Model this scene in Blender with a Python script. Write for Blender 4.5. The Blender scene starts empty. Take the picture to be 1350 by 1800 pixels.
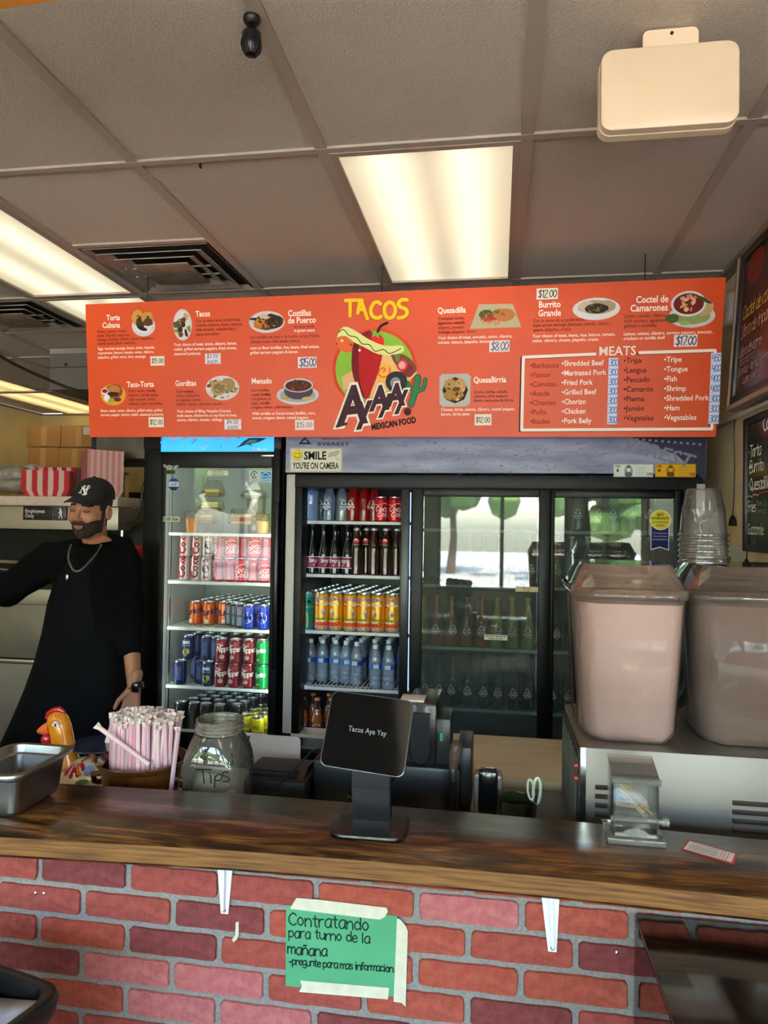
import bpy, bmesh, math, random
import numpy as np
from mathutils import Vector, Matrix
random.seed(7)
PI = math.pi
SC = bpy.context.scene
COL = SC.collection

# ------------------------------------------------------------------ camera
EYE = 1.60
F_PX, YAW, PITCH, ROLL = 1259.56, -.1582626, -.0178093, .0148798
def _cam_rot():
    cy, sy = math.cos(YAW), math.sin(YAW); cp, sp = math.cos(PITCH), math.sin(PITCH); cr, sr = math.cos(ROLL), math.sin(ROLL)
    base = np.array([[1, 0, 0], [0, 0, -1], [0, 1, 0]])
    Rz = np.array([[cy, -sy, 0], [sy, cy, 0], [0, 0, 1]])
    Rx = np.array([[1, 0, 0], [0, cp, -sp], [0, sp, cp]])
    Rr = np.array([[cr, -sr, 0], [sr, cr, 0], [0, 0, 1]])
    return Rr @ Rx @ base @ Rz
RC = _cam_rot()
cd = bpy.data.cameras.new('camera'); cam = bpy.data.objects.new('camera', cd); COL.objects.link(cam)
cd.sensor_fit = 'HORIZONTAL'; cd.sensor_width = 36; cd.lens = F_PX * 36 / 1350; cd.clip_start = .02; cd.clip_end = 300
m3 = Matrix([[RC[0][i], -RC[1][i], -RC[2][i]] for i in range(3)])
cam.matrix_world = Matrix.Translation((0, 0, EYE)) @ m3.to_4x4()
SC.camera = cam
def ray(px, py): return RC.T @ np.array([(px - 675) / F_PX, (py - 900) / F_PX, 1])
def U(px, py, Y):                      # point of the vertical plane Y seen at a pixel -> (x, z)
    r = ray(px, py); t = Y / r[1]; return float(r[0] * t), float(EYE + r[2] * t)
def G(px, py, Z):                      # point of the horizontal plane Z -> (x, y)
    r = ray(px, py); t = (Z - EYE) / r[2]; return float(r[0] * t), float(r[1] * t)

# ------------------------------------------------------------------ world, sun, exposure
SC.view_settings.view_transform = 'Standard'; SC.view_settings.look = 'None'
SC.view_settings.gamma = 1; SC.view_settings.use_curve_mapping = False
SC.view_settings.exposure = 0.95
wd = bpy.data.worlds.new('world'); SC.world = wd; wd.use_nodes = True
nt = wd.node_tree; bgn = nt.nodes['Background']
sky = nt.nodes.new('ShaderNodeTexSky'); sky.sky_type = 'NISHITA'; sky.sun_disc = False
sky.sun_elevation = math.radians(55); sky.sun_rotation = math.radians(20); sky.air_density = 1.2; sky.dust_density = 2
nt.links.new(sky.outputs[0], bgn.inputs[0]); bgn.inputs[1].default_value = 3.2
sd = bpy.data.lights.new('sun', 'SUN'); sd.energy = 45.0; sd.angle = .01; sd.color = (1, .96, .9)
so = bpy.data.objects.new('sun', sd); COL.objects.link(so)
so.rotation_euler = Vector((.35, .75, 1.25)).to_track_quat('Z', 'Y').to_euler()
def portal(x, y, z, w, h):
    l = bpy.data.lights.new('window_portal', 'AREA'); l.shape = 'RECTANGLE'; l.size = w; l.size_y = h
    try: l.cycles.is_portal = True
    except Exception: pass
    o = bpy.data.objects.new('window_portal', l); COL.objects.link(o); o.location = (x, y, z)
    o.rotation_euler = (PI / 2, 0, 0)   # -Z local faces +Y
    return o
WIN = [(-4.3, -2.75), (-2.55, -1.0), (-.8, .9), (1.1, 3.1)]
WZ = (.75, 2.45); WY = -2.8
for a, b in WIN: portal((a + b) / 2, WY, (WZ[0] + WZ[1]) / 2, b - a, WZ[1] - WZ[0])
PANEL_E = 0.52      # strength of the fluorescent panels
SC.cycles.max_bounces = 10; SC.cycles.transparent_max_bounces = 24; SC.cycles.sample_clamp_indirect = 6
SC.cycles.glossy_bounces = 4; SC.cycles.transmission_bounces = 6; SC.cycles.diffuse_bounces = 5

# ------------------------------------------------------------------ materials
_M = {}
def lin(c):
    if isinstance(c, str):
        c = c.lstrip('#'); c = [int(c[i:i + 2], 16) / 255 for i in (0, 2, 4)]
        c = [v / 12.92 if v <= .04045 else ((v + .055) / 1.055) ** 2.4 for v in c]
    return (c[0], c[1], c[2], 1)
def mat(c, rough=.6, metal=0, trans=0, emit=0, noise=None, bump=0, coat=0, spec=None, nscale=30, stretch=None):
    """procedural material: colour (hex), optional second colour mixed by noise, optional bump"""
    key = (c, rough, metal, trans, emit, noise, bump, coat, spec, nscale, stretch)
    if key in _M: return _M[key]
    m = bpy.data.materials.new('mat_%03d' % len(_M)); m.use_nodes = True; n = m.node_tree; p = n.nodes['Principled BSDF']
    p.inputs['Base Color'].default_value = lin(c); p.inputs['Roughness'].default_value = rough
    p.inputs['Metallic'].default_value = metal; p.inputs['Transmission Weight'].default_value = trans
    if trans: p.inputs['IOR'].default_value = 1.2
    if coat: p.inputs['Coat Weight'].default_value = coat; p.inputs['Coat Roughness'].default_value = .08
    if spec is not None: p.inputs['Specular IOR Level'].default_value = spec
    if emit: p.inputs['Emission Color'].default_value = lin(c); p.inputs['Emission Strength'].default_value = emit
    if noise or bump:
        tc = n.nodes.new('ShaderNodeTexCoord'); mp = n.nodes.new('ShaderNodeMapping'); nz = n.nodes.new('ShaderNodeTexNoise')
        nz.inputs['Scale'].default_value = nscale; nz.inputs['Detail'].default_value = 6
        if stretch: mp.inputs['Scale'].default_value = stretch
        n.links.new(tc.outputs['Object'], mp.inputs[0]); n.links.new(mp.outputs[0], nz.inputs[0])
        if noise:
            rp = n.nodes.new('ShaderNodeValToRGB'); rp.color_ramp.elements[0].color = lin(c); rp.color_ramp.elements[1].color = lin(noise)
            rp.color_ramp.elements[0].position = .38; rp.color_ramp.elements[1].position = .66
            n.links.new(nz.outputs[0], rp.inputs[0]); n.links.new(rp.outputs[0], p.inputs['Base Color'])
        if bump:
            b = n.nodes.new('ShaderNodeBump'); b.inputs['Strength'].default_value = bump; b.inputs['Distance'].default_value = .01
            n.links.new(nz.outputs[0], b.inputs['Height']); n.links.new(b.outputs[0], p.inputs['Normal'])
    _M[key] = m; return m
def glass(c='#ffffff', tint=.0, rough=.02, gl=1.0, haze=0.0, hazec='#cfc4bc'):
    """thin pane: transparent + fresnel gloss (+ a little dusty diffuse)"""
    key = ('glass', c, tint, rough, gl, haze, hazec)
    if key in _M: return _M[key]
    m = bpy.data.materials.new('glass_%03d' % len(_M)); m.use_nodes = True; n = m.node_tree; n.nodes.clear()
    o = n.nodes.new('ShaderNodeOutputMaterial'); t = n.nodes.new('ShaderNodeBsdfTransparent'); g = n.nodes.new('ShaderNodeBsdfGlossy')
    mx = n.nodes.new('ShaderNodeMixShader'); fr = n.nodes.new('ShaderNodeFresnel'); fr.inputs['IOR'].default_value = 1.5
    mu = n.nodes.new('ShaderNodeMath'); mu.operation = 'MULTIPLY'; mu.inputs[1].default_value = gl; mu.use_clamp = True
    t.inputs[0].default_value = lin(c); g.inputs['Roughness'].default_value = rough
    n.links.new(fr.outputs[0], mu.inputs[0]); n.links.new(mu.outputs[0], mx.inputs[0]); n.links.new(g.outputs[0], mx.inputs[2])
    src = t.outputs[0]
    if haze:
        d = n.nodes.new('ShaderNodeBsdfDiffuse'); d.inputs[0].default_value = lin(hazec); m2 = n.nodes.new('ShaderNodeMixShader')
        nz = n.nodes.new('ShaderNodeTexNoise'); nz.inputs['Scale'].default_value = 9; nz.inputs['Detail'].default_value = 5
        tc = n.nodes.new('ShaderNodeTexCoord'); n.links.new(tc.outputs['Object'], nz.inputs[0])
        mr = n.nodes.new('ShaderNodeMapRange'); mr.inputs[3].default_value = haze * .4; mr.inputs[4].default_value = haze * 1.6
        n.links.new(nz.outputs[0], mr.inputs[0]); n.links.new(mr.outputs[0], m2.inputs[0])
        n.links.new(t.outputs[0], m2.inputs[1]); n.links.new(d.outputs[0], m2.inputs[2]); src = m2.outputs[0]
    n.links.new(src, mx.inputs[1]); n.links.new(mx.outputs[0], o.inputs[0])
    _M[key] = m; return m
BLACK = mat('#0c0c0e', .35); BLACKM = mat('#101012', .6); STEEL = mat('#9a958f', .32, 1, bump=.05, nscale=90, stretch=(1, 1, 14))
CHROME = mat('#d8d8d8', .15, 1); WHITE = mat('#e8e6e2', .5); DARKMETAL = mat('#2a2a2e', .35, .6)

# ------------------------------------------------------------------ mesh builder
class MB:
    def __init__(s): s.v = []; s.f = []; s.mi = []; s.mats = []
    def m(s, mt):
        if mt not in s.mats: s.mats.append(mt)
        return s.mats.index(mt)
    def add(s, vs, fs, mt, M=None):
        k = len(s.v); i = s.m(mt)
        if M is not None: vs = [tuple(M @ Vector(v)) for v in vs]
        s.v += [tuple(v) for v in vs]; s.f += [tuple(a + k for a in f) for f in fs]; s.mi += [i] * len(fs); return s
    def box(s, x0, x1, y0, y1, z0, z1, mt, M=None):
        vs = [(x, y, z) for x in (x0, x1) for y in (y0, y1) for z in (z0, z1)]
        return s.add(vs, [(0, 1, 3, 2), (4, 6, 7, 5), (0, 4, 5, 1), (2, 3, 7, 6), (0, 2, 6, 4), (1, 5, 7, 3)], mt, M)
    def rbox(s, x0, x1, y0, y1, z0, z1, mt, r=.004, seg=2, M=None):
        b = bmesh.new(); bmesh.ops.create_cube(b, size=1)
        for v in b.verts: v.co = Vector(((x0 + x1) / 2 + v.co.x * (x1 - x0), (y0 + y1) / 2 + v.co.y * (y1 - y0), (z0 + z1) / 2 + v.co.z * (z1 - z0)))
        r = min(r, (x1 - x0) * .49, (y1 - y0) * .49, (z1 - z0) * .49)
        bmesh.ops.bevel(b, geom=b.edges[:], offset=r, segments=seg, affect='EDGES', profile=.5)
        b.verts.ensure_lookup_table(); b.verts.index_update()
        s.add([v.co.copy() for v in b.verts], [[v.index for v in f.verts] for f in b.faces], mt, M); b.free(); return s
    def prism(s, pts, z0, z1, mt, M=None):            # outline in xy, ccw
        n = len(pts); vs = [(x, y, z0) for x, y in pts] + [(x, y, z1) for x, y in pts]
        return s.add(vs, [tuple(range(n))[::-1], tuple(range(n, 2 * n))] + [(i, (i + 1) % n, n + (i + 1) % n, n + i) for i in range(n)], mt, M)
    def prismy(s, pts, y0, y1, mt, M=None):           # outline in xz, seen from -y
        n = len(pts); vs = [(x, y0, z) for x, z in pts] + [(x, y1, z) for x, z in pts]
        return s.add(vs, [tuple(range(n)), tuple(range(n, 2 * n))[::-1]] + [(n + i, n + (i + 1) % n, (i + 1) % n, i) for i in range(n)], mt, M)
    def lathe(s, prof, mt, n=24, c=(0, 0, 0), M=None, sx=1, sy=1, cap=True):   # prof: (r, z) bottom to top
        vs = []; fs = []
        for r, z in prof:
            for k in range(n):
                a = 2 * PI * k / n; vs.append((c[0] + r * math.cos(a) * sx, c[1] + r * math.sin(a) * sy, c[2] + z))
        for j in range(len(prof) - 1):
            for k in range(n):
                a, b = j * n + k, j * n + (k + 1) % n; fs.append((a, b, b + n, a + n))
        if cap:
            if prof[0][0] > 1e-5: fs.append(tuple(range(n))[::-1])
            if prof[-1][0] > 1e-5: fs.append(tuple(range((len(prof) - 1) * n, len(prof) * n)))
        return s.add(vs, fs, mt, M)
    def loft(s, rings, mt, M=None, cap=True):
        n = len(rings[0]); vs = [p for r in rings for p in r]; fs = []
        for j in range(len(rings) - 1):
            for k in range(n):
                a, b = j * n + k, j * n + (k + 1) % n; fs.append((a, b, b + n, a + n))
        if cap: fs.append(tuple(range(n))[::-1]); fs.append(tuple(range((len(rings) - 1) * n, len(rings) * n)))
        return s.add(vs, fs, mt, M)
    def tube(s, pts, r, mt, n=8, M=None):
        P = [Vector(p) for p in pts]; R = r if isinstance(r, (list, tuple)) else [r] * len(P); rings = []
        up = Vector((0, 0, 1)); t0 = (P[1] - P[0]).normalized()
        if abs(t0.dot(up)) > .9: up = Vector((1, 0, 0))
        nx = t0.cross(up).normalized()
        for i, p in enumerate(P):
            t = (P[min(i + 1, len(P) - 1)] - P[max(i - 1, 0)]).normalized()
            nx = (nx - t * nx.dot(t)).normalized(); ny = t.cross(nx)
            rings.append([p + (nx * math.cos(2 * PI * k / n) + ny * math.sin(2 * PI * k / n)) * R[i] for k in range(n)])
        return s.loft(rings, mt, M)
    def sph(s, c, r, mt, n=12, M=None):
        if not isinstance(r, (list, tuple)): r = (r, r, r)
        h = n // 2
        rings = [[(c[0] + r[0] * math.sin(PI * j / h) * math.cos(2 * PI * k / n), c[1] + r[1] * math.sin(PI * j / h) * math.sin(2 * PI * k / n), c[2] - r[2] * math.cos(PI * j / h)) for k in range(n)] for j in range(1, h)]
        vs = [p for q in rings for p in q]; fs = []
        for j in range(len(rings) - 1):
            for k in range(n):
                a, b = j * n + k, j * n + (k + 1) % n; fs.append((a, b, b + n, a + n))
        vs += [(c[0], c[1], c[2] - r[2]), (c[0], c[1], c[2] + r[2])]; e = len(vs); L = (len(rings) - 1) * n
        for k in range(n):
            fs.append((e - 2, (k + 1) % n, k)); fs.append((e - 1, L + k, L + (k + 1) % n))
        return s.add(vs, fs, mt, M)
    def mesh(s, name, off=(0, 0, 0), smooth=True, ang=35):
        me = bpy.data.meshes.new(name)
        me.from_pydata([(v[0] - off[0], v[1] - off[1], v[2] - off[2]) for v in s.v], [], s.f)
        for mt in s.mats: me.materials.append(mt)
        me.polygons.foreach_set('material_index', s.mi); me.update()
        if smooth:
            me.polygons.foreach_set('use_smooth', [True] * len(me.polygons))
            try: me.set_sharp_from_angle(angle=math.radians(ang))
            except Exception: pass
        return me
    def build(s, name, parent=None, world=True, smooth=True, loc=None, ang=35):
        off = (0, 0, 0)
        if world and parent is not None: off = wloc(parent)
        o = bpy.data.objects.new(name, s.mesh(name, off, smooth, ang)); COL.objects.link(o)
        if parent is not None: o.parent = parent
        if loc is not None: o.location = loc
        return o
def wloc(o):
    l = Vector((0, 0, 0))
    while o is not None: l += o.location; o = o.parent
    return l
def tag(o, label=None, cat=None, group=None, kind=None):
    if label: o['label'] = label
    if cat: o['category'] = cat
    if group: o['group'] = group
    if kind: o['kind'] = kind
    return o
def thing(name, label, cat, loc=(0, 0, 0), rotz=0, group=None):
    o = bpy.data.objects.new(name, None); COL.objects.link(o); o.location = loc; o.rotation_euler = (0, 0, rotz); o.empty_display_size = .02
    return tag(o, label, cat, group)
def one(mb, name, label, cat, loc=None, group=None, world=True, **k):
    """a thing that is one mesh; world coords are re-based on loc"""
    off = loc if (loc is not None and world) else (0, 0, 0)
    o = bpy.data.objects.new(name, mb.mesh(name, off, **k)); COL.objects.link(o)
    if loc is not None: o.location = loc
    return tag(o, label, cat, group)
def struct(mb, name, parent=None, **k):
    o = mb.build(name, parent, **k)
    if parent is None: o['kind'] = 'structure'
    return o
def dup(o, loc=None, rotz=None, label=None, group=None, parent=None):
    c = o.copy(); COL.objects.link(c)
    if parent is not None: c.parent = parent
    for ch in o.children: dup(ch, parent=c)
    if loc is not None: c.location = loc
    if rotz is not None: c.rotation_euler = (c.rotation_euler[0], c.rotation_euler[1], rotz)
    if label: c['label'] = label
    if group: c['group'] = group
    return c
ORD = ['first', 'second', 'third', 'fourth', 'fifth', 'sixth', 'seventh', 'eighth', 'ninth', 'tenth', 'eleventh', 'twelfth']

# ------------------------------------------------------------------ flat print: lettering, strokes, shapes
_TX = {}
def text_geo(t, bold=0, res=2):
    key = (t, bold, res)
    if key in _TX: return _TX[key]
    cu = bpy.data.curves.new('t', 'FONT'); cu.body = t; cu.size = 1; cu.resolution_u = res; cu.offset = bold; cu.fill_mode = 'FRONT'
    ob = bpy.data.objects.new('t', cu); me = bpy.data.meshes.new_from_object(ob)
    vs = [(v.co.x, v.co.y) for v in me.vertices]; fs = [tuple(p.vertices) for p in me.polygons]
    w = max([v[0] for v in vs], default=0)
    bpy.data.objects.remove(ob); bpy.data.curves.remove(cu); bpy.data.meshes.remove(me)
    _TX[key] = (vs, fs, w); return _TX[key]
# single line alphabet for handwriting: x advance, strokes (x,y pairs; cap height 6, x height 4)
SF = {
'a': (3.6, ['3,4 1.2,4 0,2 .8,0 2.2,.3 3,2 3,4', '3,3 3,1 3.2,0']), 'b': (3.6, ['0,6 0,0', '0,2 1.5,4 3,3 3,1 1.6,0 0,.8']),
'c': (3.3, ['2.9,3.4 1.5,4 0,2.2 .8,.2 2.9,.6']), 'd': (3.6, ['3,2.5 1.4,4 0,2 1,0 3,1', '3,6 3,0']), 'e': (3.4, ['0,2 2.9,2.4 2,4 .6,3.4 0,1.8 1,0 2.9,.6']),
'f': (2.8, ['2.6,5.6 1.6,6 1,5 1,0', '0,3.6 2.3,3.6']), 'g': (3.6, ['3,3.6 1.2,4 0,2 1,.3 3,1.6', '3,4 3,-1 1.6,-2 0,-1.3']),
'h': (3.6, ['0,6 0,0', '0,2.4 1.6,4 2.9,3 3,0']), 'i': (1.2, ['.4,4 .4,0', '.4,5.4 .4,5.7']), 'j': (1.6, ['1,4 1,-1 0,-2', '1,5.4 1,5.7']),
'k': (3.3, ['0,6 0,0', '2.6,4 .2,2 2.9,0']), 'l': (1.3, ['.4,6 .4,0']), 'm': (5, ['0,4 0,0', '0,2.6 1.2,4 2.2,3 2.2,0', '2.2,2.6 3.4,4 4.4,3 4.4,0']),
'n': (3.6, ['0,4 0,0', '0,2.4 1.6,4 2.9,3 3,0']), 'o': (3.6, ['1.5,4 0,2 1.5,0 3,2 1.5,4']), 'p': (3.6, ['0,4 0,-2', '0,3 1.6,4 3,2.4 1.8,.2 0,.8']),
'q': (3.6, ['3,3.6 1.2,4 0,2 1,.3 3,1.6', '3,4 3,-2']), 'r': (2.8, ['0,4 0,0', '0,2.2 1,3.8 2.4,3.9']), 's': (3.1, ['2.6,3.6 1,4 .3,2.9 2.5,1.4 1.6,0 0,.4']),
't': (2.8, ['1.2,5.6 1.2,.8 2.2,.1', '0,4 2.4,4']), 'u': (3.6, ['0,4 0,1.2 1.4,0 3,1.4', '3,4 3,0']), 'v': (3.2, ['0,4 1.4,0 2.8,4']),
'w': (4.4, ['0,4 1,0 2,3 3,0 4,4']), 'x': (3.2, ['0,4 2.8,0', '2.8,4 0,0']), 'y': (3.4, ['0,4 1.4,.6', '2.9,4 .6,-2']), 'z': (3.2, ['0,4 2.7,4 0,0 2.8,0']),
'A': (4.4, ['0,0 2,6 4,0', '.8,2 3.2,2']), 'B': (3.9, ['0,0 0,6 2.4,5.8 2.8,4.2 0,3.2 3.2,2.4 3,.4 0,0']), 'C': (4.2, ['3.8,5 2.2,6 .2,4 .3,1.4 2.2,0 3.8,1']),
'D': (4, ['0,0 0,6 2.8,5 3.4,2.6 2.2,.4 0,0']), 'E': (3.6, ['3,6 0,6 0,0 3,0', '0,3.2 2.4,3.2']), 'F': (3.4, ['3,6 0,6 0,0', '0,3.2 2.4,3.2']), 'G': (4.3, ['3.8,5 2.2,6 .2,4 .4,1 2.4,0 3.8,1.4 3.8,2.8 2.2,2.8']),
'H': (4, ['0,0 0,6', '3.2,0 3.2,6', '0,3 3.2,3']), 'J': (3, ['2.4,6 2.4,1 1.2,0 0,1']), 'K': (3.6, ['0,0 0,6', '3,6 .2,3 3.2,0']), 'L': (3.2, ['0,6 0,0 2.8,0']), 'M': (4.8, ['0,0 .3,6 2.2,2 4.1,6 4.4,0']),
'N': (4, ['0,0 0,6 3.2,0 3.2,6']), 'O': (4.2, ['2,6 0,3 2,0 3.9,3 2,6']), 'P': (3.7, ['0,0 0,6 2.8,5.4 2.8,3.4 0,2.8']), 'Q': (4.3, ['2,6 0,3 2,0 3.9,3 2,6', '2.4,1.4 4.2,-.6']), 'R': (3.9, ['0,0 0,6 2.8,5.4 2.6,3.5 0,3 3.2,0']),
'S': (3.7, ['3.1,5.2 1.6,6 .2,4.8 2.9,2 2,0 0,.8']), 'T': (4, ['0,6 3.8,6', '1.9,6 1.9,0']), 'V': (3.8, ['0,6 1.7,0 3.4,6']), 'Y': (3.8, ['0,6 1.7,3', '3.4,6 1.4,0']), 'I': (1.4, ['.4,0 .4,6']), 'X': (3.8, ['0,6 3.4,0', '3.4,6 0,0']), 'Z': (3.8, ['0,6 3.4,6 0,0 3.4,0']), 'U': (3.9, ['0,6 0,1.4 1.6,0 3.2,1.4 3.2,6']), 'W': (5, ['0,6 1.1,0 2.3,4 3.5,0 4.6,6']),
'0': (3.4, ['1.4,6 0,3 1.4,0 2.8,3 1.4,6']), '1': (1.8, ['0,4.8 1,6 1,0']), '2': (3.3, ['.2,5 1.6,6 2.6,4.6 0,0 2.9,0']), '3': (3.3, ['.2,5.4 1.6,6 2.5,4.7 1,3.2 2.7,1.7 1.4,0 0,.7']), '4': (3.5, ['.6,6 .1,2.6 2.9,2.8', '2.3,5 2.2,0']), '5': (3.3, ['2.7,6 .4,6 .3,3.4 2.3,3.4 2.5,1 1.2,0 0,.6']),
'6': (3.3, ['2.3,6 .2,2.6 1,0 2.6,1.4 1.4,3 .2,2']), '7': (3.3, ['0,6 2.8,6 1,0']), '8': (3.3, ['1.4,3.2 .3,4.8 1.4,6 2.5,4.8 1.4,3.2 .1,1.4 1.4,0 2.7,1.4 1.4,3.2']), '9': (3.3, ['2.6,4.4 1.2,3.2 .2,4.6 1.4,6 2.6,4.4 2.2,0']),
'$': (3.6, ['2.9,5 1.5,5.7 .3,4.6 2.8,2 1.6,.4 0,1', '1.5,6.7 1.5,-.7']), '.': (1.3, ['.3,0 .4,.2']), ',': (1.3, ['.5,.2 .1,-.9']), '~': (2.6, ['0,2 .7,2.7 1.4,2 2.1,2.7']), '-': (2.6, ['0,2.4 2,2.4']), ':': (1.3, ['.3,.5 .3,.8', '.3,3 .3,3.3']), '"': (2, ['.2,6 .2,4.8', '1.2,6 1.2,4.8']), '!': (1.4, ['.4,6 .4,2', '.4,.2 .4,.5']), "'": (1, ['.3,6 .3,4.8']), '*': (1.8, ['.6,2.6 .7,2.9'])}
ACC = {'ñ': ('n', '.6,5 1.2,5.6 1.8,5 2.4,5.6'), 'ó': ('o', '1.4,5 2,6'), 'í': ('i', '.4,5 1,6'), 'é': ('e', '1.4,5 2,6'), 'á': ('a', '1.4,5 2,6')}
def smooth_pts(P, n=3):
    if len(P) < 3: return P
    closed = P[0] == P[-1]; out = []
    for i in range(len(P) - 1):
        p0 = P[i - 1] if i else (P[-2] if closed else P[0]); p1, p2 = P[i], P[i + 1]
        p3 = P[i + 2] if i + 2 < len(P) else (P[1] if closed else P[-1])
        for k in range(n):
            t = k / n
            out.append(tuple(.5 * (2 * p1[c] + (p2[c] - p0[c]) * t + (2 * p0[c] - 5 * p1[c] + 4 * p2[c] - p3[c]) * t * t + (3 * p1[c] - p0[c] - 3 * p2[c] + p3[c]) * t ** 3) for c in (0, 1)))
    out.append(P[-1]); return out
class Print:
    """flat print: 2-D shapes in layers, mapped onto a surface"""
    def __init__(s, fmap=None, eps=.0004): s.mb = MB(); s.f = fmap or (lambda x, y, l: (x, -l, y)); s.eps = eps; s.l = 1
    def raw(s, vs, fs, c, layer=None, rough=.6):
        L = (s.l if layer is None else layer) * s.eps
        mt = mat(c, rough, spec=.2) if isinstance(c, str) else c
        s.mb.add([s.f(x, y, L) for x, y in vs], fs, mt); return s
    def poly(s, pts, c, layer=None, **k): return s.raw(pts, [tuple(range(len(pts)))], c, layer, **k)
    def rect(s, x0, y0, x1, y1, c, layer=None, **k):
        return s.raw([(x0, y0), (x1, y0), (x1, y1), (x0, y1)], [(0, 1, 2, 3)], c, layer, **k)
    def grid(s, x0, y0, x1, y1, c, n=8, layer=None):     # for wrapping round a can
        vs = [(x0 + (x1 - x0) * i / n, y) for i in range(n + 1) for y in (y0, y1)]
        return s.raw(vs, [(2 * i, 2 * i + 2, 2 * i + 3, 2 * i + 1) for i in range(n)], c, layer)
    def disc(s, x, y, rx, ry, c, n=20, layer=None, a0=0, a1=2 * PI, jit=0, rot=0):
        pts = []
        for k in range(n):
            a = a0 + (a1 - a0) * k / (n if a1 - a0 > 6.2 else n - 1); q = 1 + random.uniform(-jit, jit)
            dx, dy = rx * math.cos(a) * q, ry * math.sin(a) * q
            pts.append((x + dx * math.cos(rot) - dy * math.sin(rot), y + dx * math.sin(rot) + dy * math.cos(rot)))
        return s.poly(pts, c, layer)
    def line(s, P, w, c, layer=None, smooth=0, cap=6):
        if smooth: P = smooth_pts(P, smooth)
        s.nl = getattr(s, 'nl', 0) + 1; h = w / 2; L0 = (s.l if layer is None else layer) + .045 * (s.nl % 7)
        for i in range(len(P) - 1):
            vs = []; fs = []
            (x0, y0), (x1, y1) = P[i], P[i + 1]; d = math.hypot(x1 - x0, y1 - y0) or 1e-9; nx, ny = -(y1 - y0) / d * h, (x1 - x0) / d * h
            k = len(vs); vs += [(x0 + nx, y0 + ny), (x0 - nx, y0 - ny), (x1 - nx, y1 - ny), (x1 + nx, y1 + ny)]; fs.append((k, k + 1, k + 2, k + 3)); s.raw(vs, fs, c, L0 + .018 + .0011 * (i % 18))
        if cap:
            for i, (x, y) in enumerate(P):
                vs = []; fs = []; k = 0; vs += [(x + h * math.cos(2 * PI * j / cap), y + h * math.sin(2 * PI * j / cap)) for j in range(cap)]; fs.append(tuple(range(k, k + cap))); s.raw(vs, fs, c, L0 + .0009 * (i % 18))
        return s
    def hand(s, t, x, y, h, c, w=None, slant=0, ang=0, layer=None, sp=1.0, smooth=3, cap=6, jit=0):
        """handwriting, h = cap height, (x,y) = baseline start"""
        k = h / 6; w = w or h * .1; cx = 0; ca, sa = math.cos(ang), math.sin(ang)
        for ch in t:
            if ch == ' ': cx += 2.6 * sp; continue
            extra = None
            if ch in ACC: ch, extra = ACC[ch]
            adv, st = SF.get(ch, SF.get(ch.lower(), (2, []))); jy = random.uniform(-jit, jit)
            for q in list(st) + ([extra] if extra else []):
                P = [tuple(map(float, a.split(','))) for a in q.split()]
                P = smooth_pts(P, smooth) if smooth > 1 else P
                P = [(((cx + a + b * slant) * k), ((b + jy) * k)) for a, b in P]
                P = [(x + a * ca - b * sa, y + a * sa + b * ca) for a, b in P]
                s.line(P, w, c, layer, cap=cap)
            cx += (adv + .5) * sp
        return s
    def text(s, t, x, y, h, c, bold=0, slant=0, align='l', layer=None, sx=1, width=None, ang=0, res=2):
        """type, h = em size; y = baseline"""
        vs, fs, w = text_geo(t, bold, res)
        if width: sx = width / (w * h) if w else 1
        W_ = w * h * sx; ox = x - (W_ if align == 'r' else W_ / 2 if align == 'c' else 0); ca, sa = math.cos(ang), math.sin(ang)
        out = []
        for a, b in vs:
            a, b = a * h * sx + b * h * slant + (ox - x), b * h
            out.append((x + a * ca - b * sa, y + a * sa + b * ca))
        if fs: s.raw(out, fs, c, layer)
        return s
    def build(s, name, parent=None, world=True): return s.mb.build(name, parent, world, smooth=False)
def cylmap(r, cx=0, cy=0, z=0, a0=-PI / 2):
    return lambda x, y, l: (cx + (r + l) * math.cos(a0 + x / r), cy + (r + l) * math.sin(a0 + x / r), z + y)

# =================================================================== THE SETTING
CZ = 2.73; XL, XR = -4.85, 3.5; YB = 7.0
wall_m = mat('#d8c79c', .75, noise='#cfbe94', bump=.15, nscale=6)
wallr_m = mat('#dcc49c', .75, noise='#d2b992', bump=.15, nscale=8)
struct(MB().box(XL - .1, XR + .1, WY - .1, YB + .1, -.06, 0, mat('#8f7f6c', .45, noise='#82725f', nscale=4)), 'floor')
struct(MB().box(XL - .12, XL, WY, YB, 0, CZ, mat('#e3cf94', .75, noise='#dcc88e', nscale=6)), 'wall_left')
struct(MB().box(XL, -1.95, YB, YB + .12, 0, CZ, mat('#cdb678', .75, noise='#c6af72', nscale=6)), 'wall_kitchen_back')
struct(MB().box(-1.95, -1.83, 4.15, YB, 0, CZ, wall_m), 'wall_kitchen_side')
struct(MB().box(-1.95, 1.0, 4.15, 4.27, 0, CZ, wallr_m), 'wall_back')
struct(MB().box(1.0, 1.12, 1.42, 4.27, 0, CZ, wallr_m), 'wall_right')
struct(MB().box(1.12, XR, 1.42, 1.54, 0, CZ, wall_m), 'wall_dining_back')
struct(MB().box(XR, XR + .12, WY, 1.54, 0, CZ, wall_m), 'wall_dining_right')
f = MB(); fm = mat('#b9a888', .7)
f.box(XL, XR, WY - .12, WY, 0, WZ[0], fm); f.box(XL, XR, WY - .12, WY, WZ[1], CZ, fm)
xs = [XL] + [v for w in WIN for v in w] + [XR]
for i in range(0, len(xs), 2): f.box(xs[i], xs[i + 1], WY - .12, WY, WZ[0], WZ[1], fm)
struct(f, 'wall_front')
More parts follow.
